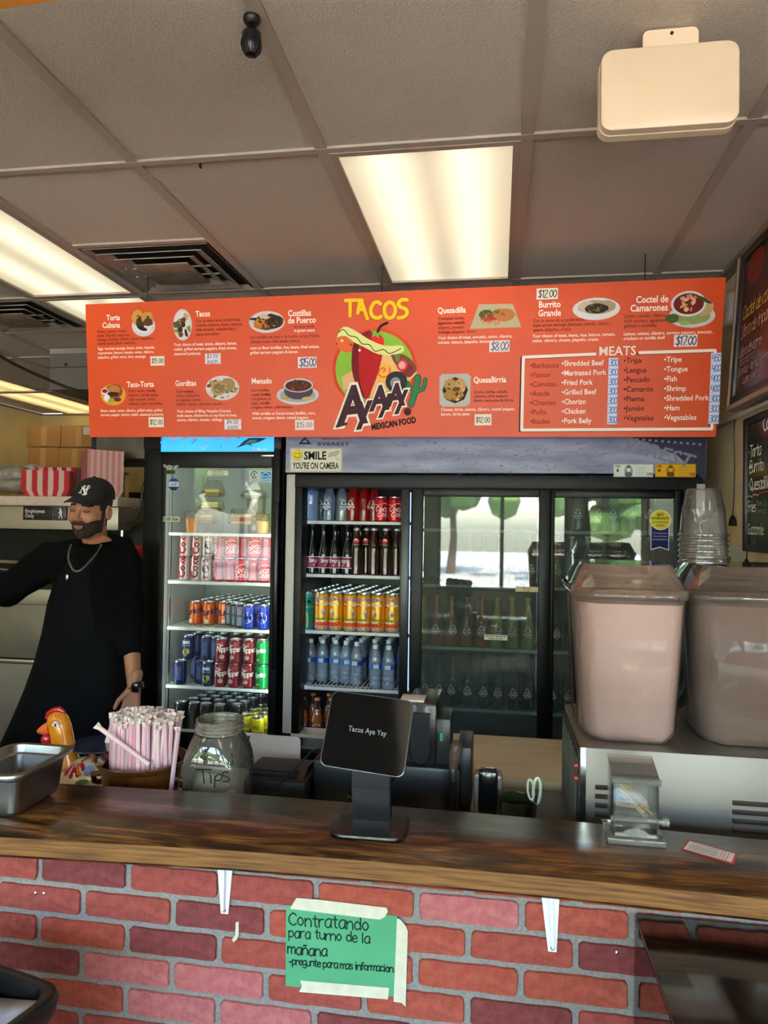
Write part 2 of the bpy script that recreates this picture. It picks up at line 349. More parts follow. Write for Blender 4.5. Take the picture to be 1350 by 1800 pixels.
for i, (a, b) in enumerate(WIN):
    w = tag(bpy.data.objects.new('window_%d' % (i + 1), None), kind='structure'); COL.objects.link(w); w.location = (a, WY, WZ[0])
    f = MB(); dm = mat('#3a3632', .4, .4)
    for q in ((a, a + .05, WZ[0], WZ[1]), (b - .05, b, WZ[0], WZ[1]), (a, b, WZ[0], WZ[0] + .05), (a, b, WZ[1] - .05, WZ[1]), ((a + b) / 2 - .025, (a + b) / 2 + .025, WZ[0], WZ[1])):
        f.box(q[0], q[1], WY - .09, WY - .03, q[2], q[3], dm)
    f.build('window_frame', w)
    MB().box(a + .02, b - .02, WY - .065, WY - .06, WZ[0] + .02, WZ[1] - .02, glass(gl=.8)).build('pane', w)

# ceiling: T-bar grid with lay-in tiles
XG = [XL, -4.56, -3.95, -3.34, -2.98, -2.37, -1.76, -1.15, -.54, .07, .68, 1.29, 1.90, 2.51, 3.12, XR]
YG = [WY, -1.57, -.35, .87, 2.09, 3.31, 4.53, 5.75, YB]
ceil = MB().box(XL, XR, WY, YB, CZ + .02, CZ + .1, mat('#77706a', .9)); ceil = struct(ceil, 'ceiling')
tile_m = [mat(c, .95, noise=d, bump=.25, nscale=220) for c, d in (('#c3b8a6', '#b8ac9a'), ('#bfb3a1', '#b4a796'), ('#c8bcaa', '#bcaf9d'))]
bar_m = mat('#a89b8a', .6)
LIGHTS = {(8, 4), (5, 4), (5, 5), (1, 6), (1, 7), (5, 1), (8, 1), (11, 1), (2, 1), (11, 3), (3, 2)}
VENTS = {(6, 4), (4, 5)}
for i in range(len(XG) - 1):
    for j in range(len(YG) - 1):
        x0, x1, y0, y1 = XG[i] + .013, XG[i + 1] - .013, YG[j] + .013, YG[j + 1] - .013
        if x0 > 1.1 and y0 > 1.5: continue
        if (i, j) in LIGHTS: continue
        if (i, j) in VENTS:
            if j == 4: y1 = y0 + .585          # tile in front of this vent
            else: y0 = y0 + .61
        MB().box(x0, x1, y0, y1, CZ + .004, CZ + .018, random.choice(tile_m)).build('ceiling_tile', ceil, smooth=False)
for x in XG[1:-1]:
    MB().box(x - .018, x + .018, WY, YB if x < 1.0 else 1.42, CZ - .003, CZ + .004, bar_m).build('grid_bar', ceil, smooth=False)
for y in YG[1:-1]:
    MB().box(XL, XR if y < 1.4 else 1.0, y - .014, y + .014, CZ - .004, CZ + .004, bar_m).build('grid_bar', ceil, smooth=False)
for a, b, y in ((-1.76, -1.15, 2.70), (-2.98, -2.37, 3.92)):
    MB().box(a, b, y - .014, y + .014, CZ - .004, CZ + .004, bar_m).build('grid_bar', ceil, smooth=False)
trim_m = mat('#7d7060', .6)
struct(MB().box(.955, 1.0, 1.42, 4.15, CZ - .02, CZ, trim_m), 'trim_1')
struct(MB().box(XL, XL + .03, WY, YB, CZ - .012, CZ, trim_m), 'trim_2')
struct(MB().box(XL, -1.95, YB - .03, YB, CZ - .012, CZ, trim_m), 'trim_3')

def diffuser_mat(warm, k_=1.0):
    key = ('diff', warm, k_)
    if key in _M: return _M[key]
    m = bpy.data.materials.new('diffuser_%s' % warm); m.use_nodes = True; n = m.node_tree; p = n.nodes['Principled BSDF']
    p.inputs['Base Color'].default_value = lin('#e8e4cf'); p.inputs['Roughness'].default_value = .35
    tc = n.nodes.new('ShaderNodeTexCoord'); sp = n.nodes.new('ShaderNodeSeparateXYZ'); n.links.new(tc.outputs['Object'], sp.inputs[0])
    # two tubes behind the acrylic: brighter bands at x = +-0.13
    def mth(op, a, b=None):
        k = n.nodes.new('ShaderNodeMath'); k.operation = op
        for s_, v in ((0, a), (1, b)):
            if v is None: continue
            if isinstance(v, (int, float)): k.inputs[s_].default_value = v
            else: n.links.new(v, k.inputs[s_])
        return k.outputs[0]
    ab = mth('ABSOLUTE', sp.outputs['X']); d = mth('SUBTRACT', ab, .125); d2 = mth('MULTIPLY', d, d); g = mth('EXPONENT', mth('MULTIPLY', d2, -170.0))
    vo = n.nodes.new('ShaderNodeTexVoronoi'); vo.inputs['Scale'].default_value = 75; vo.inputs['Randomness'].default_value = 0
    n.links.new(tc.outputs['Object'], vo.inputs['Vector'])
    st = mth('MULTIPLY', mth('ADD', mth('MULTIPLY', g, .75), .50), mth('ADD', mth('MULTIPLY', vo.outputs['Distance'], -.5), 1.25))
    st = mth('MULTIPLY', st, PANEL_E * k_)
    n.links.new(st, p.inputs['Emission Strength'])
    p.inputs['Emission Color'].default_value = lin('#fff3cd') if not warm else lin('#ffe39a')
    _M[key] = m; return m
LL = {(8, 4): 'acrylic troffer light above the orange menu board', (5, 4): 'acrylic troffer light left of the square air vent', (5, 5): 'troffer light half hidden behind the upper left corner of the menu',
      (1, 6): 'warm troffer light above the kitchen wall, nearer one', (1, 7): 'warm troffer light above the kitchen boxes'}
for (i, j) in LIGHTS:
    x0, x1, y0, y1 = XG[i] + .018, XG[i + 1] - .018, YG[j] + .014, YG[j + 1] - .014
    t = thing('ceiling_light', LL.get((i, j), 'unseen fill troffer added in the dining room ceiling behind the camera'), 'light', ((x0 + x1) / 2, (y0 + y1) / 2, CZ),
              group=None if (i, j) in LL else 'added dining room fill lights')
    f = MB(); fr = mat('#a08f80', .5)
    for q in ((x0, x0 + .022, y0, y1), (x1 - .022, x1, y0, y1), (x0 + .022, x1 - .022, y0, y0 + .022), (x0 + .022, x1 - .022, y1 - .022, y1)):
        f.box(q[0], q[1], q[2], q[3], CZ - .006, CZ + .012, fr)
    f.build('frame', t)
    MB().box(x0 + .02, x1 - .02, y0 + .02, y1 - .02, CZ + .004, CZ + .012, diffuser_mat(j >= 6, 1.0 if (i, j) in LL else 5.0)).build('diffuser', t)  # troffers without an own label are unseen fill lamps, added and made brighter
# square four-way air diffusers
def air_vent(x0, x1, y0, y1, label):
    cx, cy = (x0 + x1) / 2, (y0 + y1) / 2; t = thing('air_vent', label, 'vent', (cx, cy, CZ))
    dk = mat('#1c1814', .8); vm = mat('#9a8f80', .5, noise='#857a6c', nscale=9)
    def fr(h0, h1, z0, z1, name, mt):           # square funnel ring
        f = MB(); a = [(cx + sx * h0, cy + sy * h0, z0) for sx, sy in ((-1, -1), (1, -1), (1, 1), (-1, 1))]; b = [(cx + sx * h1, cy + sy * h1, z1) for sx, sy in ((-1, -1), (1, -1), (1, 1), (-1, 1))]
        c = [(p[0], p[1], p[2] + .004) for p in b]; d = [(p[0], p[1], p[2] + .004) for p in a]
        f.loft([a, b, c, d, a], mt, cap=False); return f.build(name, t, smooth=False)
    H = (x1 - x0) / 2 - .01
    MB().box(cx - H, cx + H, cy - H, cy + H, CZ + .012, CZ + .018, dk).build('duct_opening', t)
    fr(H, .26, CZ - .004, CZ + .01, 'flange', vm); fr(.235, .19, CZ - .012, CZ + .006, 'louver', vm); fr(.18, .135, CZ - .016, CZ + .002, 'louver', vm)
    MB().rbox(cx - .125, cx + .125, cy - .125, cy + .125, CZ - .022, CZ - .016, mat('#8a7a66', .6, noise='#6d5f4e', nscale=14), .002).build('centre_plate', t)
    for s_ in (-1, 1): MB().box(cx - .2, cx + .2, cy + s_ * .05 - .004, cy + s_ * .05 + .004, CZ - .01, CZ - .004, vm).build('brace', t)
air_vent(-1.74, -1.17, 2.72, 3.29, 'dusty square air vent beside the fluorescent light, over the menu board')
air_vent(-2.96, -2.39, 3.33, 3.90, 'square air vent at the left frame edge, over the kitchen')

# =================================================================== BRICK COUNTER FRONT
BY = 1.42                                       # front plane of the brick wall
wallc = struct(MB().box(-3.2, .99, BY, BY + .12, 0, .905, mat('#8f8b86', .9, noise='#7f7b76', bump=.5, nscale=160)), 'wall_counter')
PITCH_X, BH = .2030, .0645
def brick_mesh(L, H, seed, mt):
    r = random.Random(seed); pts = []
    nx_, nz_ = 9, 4; j = .0011
    for k in range(nx_): pts.append((-L / 2 + .006 + (L - .012) * k / (nx_ - 1), -H / 2 + r.uniform(-j, j)))
    for k in range(nz_): pts.append((L / 2 + r.uniform(-j, j), -H / 2 + .006 + (H - .012) * k / (nz_ - 1)))
    for k in range(nx_): pts.append((L / 2 - .006 - (L - .012) * k / (nx_ - 1), H / 2 + r.uniform(-j, j)))
    for k in range(nz_): pts.append((-L / 2 + r.uniform(-j, j), H / 2 - .006 - (H - .012) * k / (nz_ - 1)))
    n = len(pts); f = MB()
    a = [(x, 0, z) for x, z in pts]; b = [(x, -.004, z) for x, z in pts]; c = [(x * .985, -.0062, z * .95) for x, z in pts]
    f.loft([a, b, c], mt, cap=False); f.add(c, [tuple(range(n))[::-1]], mt)
    # loft winding: faces outward enough for a closed-looking relief
    return f.mesh('brick', ang=50)
bm_ = [mat(a, .85, noise=b, bump=.55, nscale=70) for a, b in (('#8c3b30', '#a04a3c'), ('#93402f', '#a94f3d'), ('#8a3a31', '#9c4840'), ('#6e2e2b', '#80393a'), ('#a8595a', '#b66a68'), ('#993f2f', '#a5503c'))]
bmesh_v = [[brick_mesh(PITCH_X - .0125, BH - .0125, 11 * a + b, bm_[a]) for b in range(3)] for a in range(6)]
# courses anchored on the photographed joints: first full course top edge
z_top = .8855 ; x_joint = U(227, 1524, BY)[0]
tone = {(1, -3): 4, (1, -1): 3, (2, 0): 3, (4, -1): 4, (5, 1): 4, (4, 3): 3, (1, 3): 4, (0, 3): 4, (5, 2): 3}
cut_v = [brick_mesh(PITCH_X - .0125, .0165, 90 + b, bm_[b]) for b in (0, 1, 2, 5)]
for c in range(0, 14):
    zc = z_top - (c - .5) * BH if c else z_top + .0102
    if zc - BH / 2 < .01: break
    for k in range(-12, 7):
        xc = x_joint + (k + .5) * PITCH_X + (PITCH_X * .5 if c % 2 == 0 else 0)
        if xc + .1 > 1.0 or xc < -3.1: continue
        L_ = 1
        a = tone.get((c, k), random.choices([0, 1, 2, 3, 4, 5], [5, 5, 4, .6, .7, 4])[0])
        o = bpy.data.objects.new('brick', random.choice(bmesh_v[a]) if c else random.choice(cut_v)); COL.objects.link(o); o.parent = wallc; o.location = (xc, BY, zc)

# wooden bar top
CT = .95
def wood_mat():
    m = bpy.data.materials.new('bar_wood'); m.use_nodes = True; n = m.node_tree; p = n.nodes['Principled BSDF']
    tc = n.nodes.new('ShaderNodeTexCoord'); mp = n.nodes.new('ShaderNodeMapping'); mp.inputs['Scale'].default_value = (1.6, 16, 16)
    n.links.new(tc.outputs['Object'], mp.inputs[0])
    nz = n.nodes.new('ShaderNodeTexNoise'); nz.inputs['Scale'].default_value = 4; nz.inputs['Detail'].default_value = 9; nz.inputs['Distortion'].default_value = 1.4
    n.links.new(mp.outputs[0], nz.inputs[0])
    rp = n.nodes.new('ShaderNodeValToRGB'); e = rp.color_ramp.elements
    e[0].position = .30; e[0].color = lin('#1e0f07'); e[1].position = .76; e[1].color = lin('#96642c')
    q = e.new(.52); q.color = lin('#583517')
    n.links.new(nz.outputs[0], rp.inputs[0])
    n2 = n.nodes.new('ShaderNodeTexNoise'); n2.inputs['Scale'].default_value = 4.2; n2.inputs['Detail'].default_value = 4; n2.inputs['Distortion'].default_value = 1.5
    mp2 = n.nodes.new('ShaderNodeMapping'); mp2.inputs['Scale'].default_value = (1, 3, 1); n.links.new(tc.outputs['Object'], mp2.inputs[0]); n.links.new(mp2.outputs[0], n2.inputs[0])
    r2 = n.nodes.new('ShaderNodeValToRGB'); r2.color_ramp.elements[0].position = .40; r2.color_ramp.elements[0].color = (.20, .16, .14, 1); r2.color_ramp.elements[1].position = .58; r2.color_ramp.elements[1].color = (1, 1, 1, 1)
    n.links.new(n2.outputs[0], r2.inputs[0])
    mx = n.nodes.new('ShaderNodeMixRGB'); mx.blend_type = 'MULTIPLY'; mx.inputs[0].default_value = 1.0
    n.links.new(rp.outputs[0], mx.inputs[1]); n.links.new(r2.outputs[0], mx.inputs[2]); n.links.new(mx.outputs[0], p.inputs['Base Color'])
    p.inputs['Roughness'].default_value = .32; p.inputs['Coat Weight'].default_value = .25; p.inputs['Coat Roughness'].default_value = .25
    b = n.nodes.new('ShaderNodeBump'); b.inputs['Strength'].default_value = .12; b.inputs['Distance'].default_value = .004; n.links.new(nz.outputs[0], b.inputs['Height']); n.links.new(b.outputs[0], p.inputs['Normal'])
    return m
fr_ = [G(x, y, CT) for x, y in ((-240, 1452), (0, 1470), (400, 1493), (675, 1514), (1000, 1543), (1350, 1579))]
bk_ = [G(x, y, CT) for x, y in ((1350, 1476), (1024, 1444), (840, 1428), (450, 1396), (117, 1377), (-200, 1352))]
fr_ = [(-3.2, fr_[0][1])] + fr_ + [(.99, fr_[-1][1])]; bk_ = [(.99, bk_[0][1])] + bk_ + [(-3.2, bk_[-1][1])]
BARF = lambda x: np.interp(x, [p[0] for p in fr_], [p[1] for p in fr_])
bar = thing('bar_top', 'dark stained wooden bar top with lighter worn front edge, on the brick wall', 'counter', (-.3, 1.5, CT - .045))
f = MB(); out = fr_ + bk_; n_ = len(out); wm = wood_mat(); rings = []
cxy = (-.9, 1.5)
for dz, ins in ((-.0435, .004), (-.038, 0), (-.004, 0), (0, .004)):
    rings.append([(x, y + (ins if k < len(fr_) else -ins), CT + dz) for k, (x, y) in enumerate(out)])
f.loft(rings, wm); f.build('board', bar, ang=60)
e_ = MB(); em = mat('#8a5e2c', .45, noise='#5c381a', nscale=7, stretch=(1.2, 1, 26))
ed = [(x, y - .0012) for x, y in fr_]
vs = [(x, y, CT - .0365) for x, y in ed] + [(x, y, CT - .0015) for x, y in ed]; k = len(ed)
e_.add(vs, [(i, i + 1, k + i + 1, k + i) for i in range(k - 1)], em)
e_.build('edge_band', bar, smooth=False)
# lower work counter behind the bar
WC = .80
t = thing('work_counter', 'low stainless work counter hidden behind the wooden bar', 'counter', (-.6, 2.0, 0))
MB().rbox(-2.1, .985, 1.56, 2.255, WC - .03, WC, STEEL, .006).build('worktop', t)
MB().box(-2.05, .98, 1.56, 1.585, .05, WC - .03, mat('#8a8580', .5)).build('back_panel', t)
for x in (-2.0, -.6, .9): MB().box(x - .02, x + .02, 2.19, 2.23, 0, WC - .03, CHROME).build('leg', t)

import sys

# brackets, notice, tape, screws on the brick front
def bracket(px0, px1, pxb, py0, py1, label):
    x0, z0 = U(px0, py0, BY - .012); x1 = U(px1, py0, BY - .012)[0]; xb, zb = U(pxb, py1, BY - .012)
    t = thing('shelf_bracket', label, 'bracket', ((x0 + x1) / 2, BY, .905)); f = MB(); w = mat('#e6e6ea', .35)
    hw = (x1 - x0) / 2; cx = (x0 + x1) / 2; ft = float(BARF(cx)) + .03
    f.prismy([(xb - hw * .45, zb), (xb + hw * .45, zb), (cx + hw, .906), (cx - hw, .906)], BY - .0105, BY - .0065, w)
    f.prismy([(xb - hw * .12, zb + .012), (xb + hw * .12, zb + .012), (cx + hw * .2, .906), (cx - hw * .2, .906)], BY - .022, BY - .0105, w)
    f.build('plate', t)
    MB().box(cx - hw, cx + hw, ft, BY - .008, .900, .9065, w).build('arm', t)
    MB().lathe([(0, -.002), (.0035, -.002), (.0045, .001), (0, .001)], CHROME, 10, M=Matrix.Translation((xb, BY - .012, zb + .008)) @ Matrix.Rotation(PI / 2, 4, 'X')).build('screw', t)
bracket(381, 409, 394, 1508, 1607, 'white metal shelf bracket above the peeled tape scrap, left of the green notice')
bracket(951, 984, 971, 1560, 1674, 'white metal shelf bracket right of the green notice, above a dark red brick')
t = thing('paper_notice', 'green handwritten hiring notice taped to the brick front', 'sign', (-.26, BY - .007, .72))
def wallp(px, py, d=.0085): x, z = U(px, py, BY - d); return x, z
q = [wallp(*p) for p in ((503, 1591), (699, 1610), (693, 1752), (502, 1733))]
MB().prismy(q[::-1], BY - .0088, BY - .0082, mat('#4f9c70', .8, noise='#489468', nscale=8)).build('paper', t, smooth=False)
hb = wallp(0, 0)
def onwall(d): return lambda x, y, l: (x, BY - d - l, y)
pr = Print(onwall(.0090), .0002); ink = '#10241c'
def hw_(txt, px0, px1, py, hpx, w, sl=0):
    """handwriting from pixel px0 to px1 on a baseline, height in px"""
    x0, z0 = wallp(px0, py); x1, z1 = wallp(px1, py + (px1 - px0) * .075); h = hpx / 870
    tot = sum((SF.get(ACC.get(c, (c,))[0], SF.get(c.lower(), (2, [])))[0] + .5) if c != ' ' else 2.6 for c in txt) * h / 6
    sp = (x1 - x0) / tot; pr.hand(txt, x0, z0, h, ink, w, sl, math.atan2(z1 - z0, x1 - x0), sp=sp, jit=.25)
hw_('Contratando', 508, 651, 1625, 21, .0028)
hw_('para turno de la', 508, 652, 1647, 17, .0026)
hw_('mañana', 506, 577, 1676, 18, .0028)
hw_('~pregunte para mas informacion', 509, 692, 1695, 12.5, .0025)
pr.build('handwriting', t)
tp = mat('#cfc9b4', .75, noise='#c5bfa9', bump=.2, nscale=40)
def strip(P, name='tape_strip', par=t, d0=.0092):
    q = [wallp(*p) for p in P]; return MB().prismy(q[::-1], BY - d0 - .0006, BY - d0, tp).build(name, par, smooth=False)
strip([(521, 1578), (560, 1581), (680, 1595), (682, 1602), (677, 1611), (668, 1616), (510, 1597)])
strip([(528, 1723), (684, 1736), (682, 1756), (526, 1743), (531, 1733)])
strip([(698, 1614), (703, 1615), (714, 1628), (717, 1637), (713, 1769), (706, 1762), (692, 1760)])
one(MB().prismy([wallp(*p) for p in ((410, 1657), (407, 1652), (413, 1645), (414, 1622), (419, 1621), (419, 1645), (416, 1652))], BY - .0072, BY - .0064, tp), 'tape_scrap',
    'small peeled scrap of masking tape below the left bracket', 'tape', loc=(wallp(413, 1640)[0], BY - .0065, wallp(413, 1640)[1]))
for px, py, lb in ((62, 1570, 'silver screw head in a brick, left one of the pair'), (77, 1571, 'silver screw head in a brick, right one of the pair'), (1084, 1675, 'lone silver screw head in a brick beside the dark glass case')):
    x, z = wallp(px, py, .008)
    one(MB().lathe([(0, 0), (.004, 0), (.0036, .0025), (0, .004)], CHROME, 12, M=Matrix.Translation((x, BY - .0062, z)) @ Matrix.Rotation(PI / 2, 4, 'X')), 'screw', lb, 'screw', loc=(x, BY - .006, z))

# =================================================================== MENU BOARD
SB = .002
tl, bl, tr, brr = U(150, 535, 3.03), U(158, 768, 3.10), U(1276, 487, 3.03), U(1258, 768, 3.10)
SX0, SX1 = (tl[0] + bl[0]) / 2, (tr[0] + brr[0]) / 2; SZ0 = (bl[1] + brr[1]) / 2; SZ1 = (tl[1] + tr[1]) / 2
SLEN = math.hypot(SZ1 - SZ0, .07); S_N = np.array([0, -(SZ1 - SZ0) / SLEN, -.07 / SLEN])
def sgn(x, v, l): return (x, 3.10 - .07 * v / SLEN + S_N[1] * l, SZ0 + (SZ1 - SZ0) * v / SLEN + S_N[2] * l)
def sp_(px, py):                         # pixel -> (x, v) on the tilted board
    r = ray(px, py); P0 = np.array([0, 3.10, SZ0 - EYE]); t_ = (P0 @ S_N) / (r @ S_N); p = r * t_
    return float(p[0]), float((p[2] + EYE - SZ0) / (SZ1 - SZ0) * SLEN)
menu = thing('menu_board', 'long orange menu board with food photos and price tags under the ceiling', 'sign', ((SX0 + SX1) / 2, 3.10, SZ0))
q = [sp_(150, 535), sp_(158, 768), sp_(1258, 768), sp_(1276, 487)]
f = MB(); a = [sgn(x, v, .0) for x, v in q]; b = [sgn(x, v, -.012) for x, v in q]
f.add(a + b, [(0, 1, 2, 3), (7, 6, 5, 4), (0, 4, 5, 1), (1, 5, 6, 2), (2, 6, 7, 3), (3, 7, 4, 0)], mat('#d64a0c', .38, spec=.3, noise='#d0460e', nscale=3)); f.build('panel', menu, smooth=False)
KP = (SX1 - SX0) / 1113.0                # metres per photo pixel on the board
WH, DK = '#fbe9d8', '#3a0e08'
ttl = Print(sgn, .0006); des = Print(sgn, .0006); eng = Print(sgn, .0006)
def T(P, t_, px, py, h, c, **k):
    if P is des: k.setdefault('bold', .010)
    x, v = sp_(px, py); P.text(t_, x, v - h * KP * .33, h * KP, c, **k)
def title(L, h=14):
    for t_, px, py, al in L: T(ttl, t_, px, py, h, WH, bold=.022, align=al, sx=.82)
def para(P, L, px, py, dy, h, c, sx=.88, **k):
    for i, t_ in enumerate(L): T(P, t_, px, py + i * dy, h, c, sx=sx, **k)
title([('Torta', 211, 558, 'r'), ('Cubana', 211, 571, 'r')])
para(des, ['Huevo, chorizo, tocino,', 'asada, chipotle, mayonesa,', 'lechuga, jitomate, cebolla, cilantro, jalapeños,', 'cebolla asada, jamón, salchicha.'], 171, 583, 7, 7, DK)
para(eng, ['Eggs, mexican sausage, bacon, steak, chipotle,', 'mayonnaise, lettuce, tomato, onion, cilantro,', 'jalapeños, grilled onion, ham, saussage.'], 172, 613, 7.6, 7, WH, bold=.01)
title([('Tacos', 344, 552, 'l')])
para(des, ['Con la carne de su preferencia,', 'Cebolla, cilantro, limón, rábanos,', 'chile toreado, cebolla frita y', 'papas sazonadas.'], 344, 564, 7.8, 7.6, DK)
para(eng, ['Your choice of meat, onion, cilantro, lemon,', 'radish, grilled serrano peppers, fried onions,', 'seasoned potatoes.'], 306, 606, 8, 7.6, WH, bold=.01)
title([('Costillas', 506, 551, 'l'), ('de Puerco', 506, 563.5, 'l')], 15)
para(des, ['en salsa verde'], 517, 574, 8, 7.4, DK); para(eng, ['in green sauce'], 517, 581, 8, 7.4, WH, bold=.01)
para(des, ['con tortillas de maiz o de harina, arroz, frijoles,', 'cebollas fritas, chile asado y limon'], 440, 593, 8, 7.6, DK)
para(eng, ['corn or flour tortillas, rice, beans, fried onions,', 'grilled serrano peppers & lemon.'], 440, 612, 8, 7.6, WH, bold=.01)
title([('Taco-Torta', 223, 676, 'l')])
para(des, ['Frijol, carne, cebolla,', 'cilantro, cebolla asada,', 'chile toreado, limon,', 'rábanos, papas sazonadas.'], 226, 687, 7.5, 7.4, DK)
para(eng, ['Beans, steak, onion, cilantro, grilled onion, grilled', 'serrano pepper, lemon, radish, seasoned potatoes.'], 177, 722, 7.2, 7, WH, bold=.01)
title([('Gorditas', 308, 674, 'l')])
para(des, ['Con nopales,', 'mole, chicharrón', 'o cualquier carne,', 'cebolla, cilantro, jitomate, repollo.'], 310, 688, 7.5, 7.4, DK)
para(eng, ['Your choice of filling: Nopales (Cactus),', 'mole sauce, chicharrón or any kind of meat,', 'onions, cilantro, tomato, cabbage.'], 311, 723, 7.5, 7.4, WH, bold=.01)
title([('Menudo', 442, 670, 'l')])
para(des, ['Con tortillas', 'o pan (bolillo)', 'con granos de', 'maíz, cebolla,', 'orégano, limon, chile tostado.'], 442, 686, 7.5, 7.4, DK)
para(eng, ['With tortillas or french bread (bolillo), corn,', 'onions, oregano, lemon, tosted peppers.'], 443, 727, 7.6, 7.4, WH, bold=.01)
title([('Quesadilla', 769, 546, 'l')])
para(des, ['Cualquier carne,', 'aguacate, cebolla,', 'cilantro, tomate,', 'lechuga, jalapeño, limon'], 770, 560, 8, 7.6, DK)
para(eng, ['Your choice of meat, avocado, onion, cilantro,', 'tomato, lettuce, jalapeño, lemon.'], 770, 594, 8, 7.6, WH, bold=.01)
title([('Burrito', 966, 535, 'c'), ('Grande', 966, 550, 'c')], 15)
para(des, ['Con la carne de su preferencia,', 'frijol, arroz, lechuga, jitomate, cebolla, cilantro,', 'queso, jalapeño, crema.'], 937, 564, 8, 7.6, DK)
para(eng, ['Your choice of meat, beans, rice, lettuce, tomato,', 'onion, cilantro, cheese, jalapeño, cream.'], 936, 591, 8, 7.6, WH, bold=.01)
title([('Coctel de', 1175, 525, 'r'), ('Camarones', 1174, 540, 'r')], 15.5)
para(des, ['Limón, cebolla, cilantro,', 'chile serrano, aguacate,', 'galletas o tostadas'], 1097, 556, 8.4, 7.9, DK)
para(eng, ['Lemon, onions, cilantro, serrano peppers, avocado,', 'crackers or tortilla shell'], 1096, 587, 8, 7.6, WH, bold=.01)
title([('QuesaBirria', 832, 668, 'l')])
para(des, ['Queso, birria, cebolla,', 'cilantro, chile tostado,', 'limón, consome de birria.'], 833, 689, 7.5, 7.4, DK)
para(eng, ['Cheese, birria, onions, cilantro, tosted pepper,', 'lemon, birria stew.'], 775, 720, 8, 7.6, WH, bold=.01)
# meats box
mfr = Print(sgn, .0006)
T(ttl, 'MEATS', 1085, 617, 21, WH, bold=.012, align='c', sx=.95)
def pl(P, L, w, c, layer=None): P.line([sp_(*p) for p in L], w * KP, c, layer)
for dx, c, ly in ((-2.5, '#3a1512', 1), (0, WH, 2)):
    pl(mfr, [(1046 + dx, 622.5 - dx * .4), (920 + dx, 628 - dx * .4), (917 + dx, 756 - dx * .4), (1251 + dx, 754 - dx * .4), (1257 + dx, 616 - dx * .4), (1124 + dx, 620 - dx * .4)], 5, c, ly)
para(des, ['•Barbacoa', '•Pastor', '•Carnitas', '•Asada', '•Chorizo', '•Pollo', '•Buche'], 931, 643, 16.3, 12.5, '#8a2c14', sx=.95)
para(eng, ['•Shredded Beef', '•Marinated Pork', '•Fried Pork', '•Grilled Beef', '•Chorizo', '•Chicken', '•Pork Belly'], 987, 639, 16.8, 12.5, WH, sx=.87, bold=.015)
para(des, ['•Tripa', '•Lengua', '•Pescado', '•Camarón', '•Pierna', '•Jamón', '•Vegetales'], 1096, 634, 16.8, 12.8, '#2e0f0a', sx=.9, bold=.01)
para(eng, ['•Tripe', '•Tongue', '•Fish', '•Shrimp', '•Shredded Pork', '•Ham', '•Vegetables'], 1167, 632, 17, 12.5, WH, sx=.87, bold=.015)
ttl.build('title_lettering', menu)['kind'] = 'stuff'; mfr.build('meats_frame', menu); des.build('spanish_lettering', menu); eng.build('english_lettering', menu)
def slip(x0, y0, x1, y1, lines, ink='#1a1a22', pc='#efe2cc', h=9, name='price_tag', sl=0):
    a, b = sp_(x0, y1), sp_(x1, y0); P = Print(sgn, .0007)
    w_, h_ = b[0] - a[0], b[1] - a[1]
    sk = -.035 * w_ * 0
    P.rect(a[0], a[1], b[0], b[1], pc, layer=2.5)
    n = len(lines)
    for i, s_ in enumerate(lines):
        hh = h * KP; tw = sum((SF.get(c, (2,))[0] + .5) for c in s_) * hh / 6; s = min(1.1, w_ * .86 / tw)
        P.hand(s_, (a[0] + b[0]) / 2 - tw * s / 2, a[1] + h_ * (1 - (i + .5) / n) - hh * .5, hh, ink, hh * .11, slant=.1, sp=s, layer=4, smooth=2, cap=4)
    return P.build(name, menu)
slip(265, 626, 289, 643, ['$15.00'], h=8.5); slip(361, 621, 388, 640, ['$3.00', 'each'], '#3b3550', '#e9dfe2', h=7); slip(524, 627, 557, 647, ['$15.00'], '#4a4560', '#eee0dc', h=14)
slip(262, 733, 288, 751, ['$12.00'], h=9); slip(395, 737, 424, 755, ['$4.50', 'each'], '#3b4570', '#e9dfe2', h=7); slip(519, 738, 552, 756, ['$15.00'], '#5a5a70', '#f0dcd4', h=9)
slip(860, 598, 896, 619, ['$8.00'], '#5a5a70', '#ecdcd8', h=14); slip(943, 506, 981, 527, ['$12.00'], h=12); slip(1184, 588, 1226, 610, ['$17.00'], '#3a3a50', '#ecdcd8', h=14); slip(834, 728, 864, 748, ['$12.00'], h=9)
slip(1067, 629, 1087, 746, ['300'] * 7, '#4a72b8', '#dfe0f2', h=11, name='price_strip'); slip(1245, 620, 1268, 745, ['450', '400', '400', '400', '300', '300', '300'], '#4a72b8', '#dcdcf0', h=11, name='price_strip')
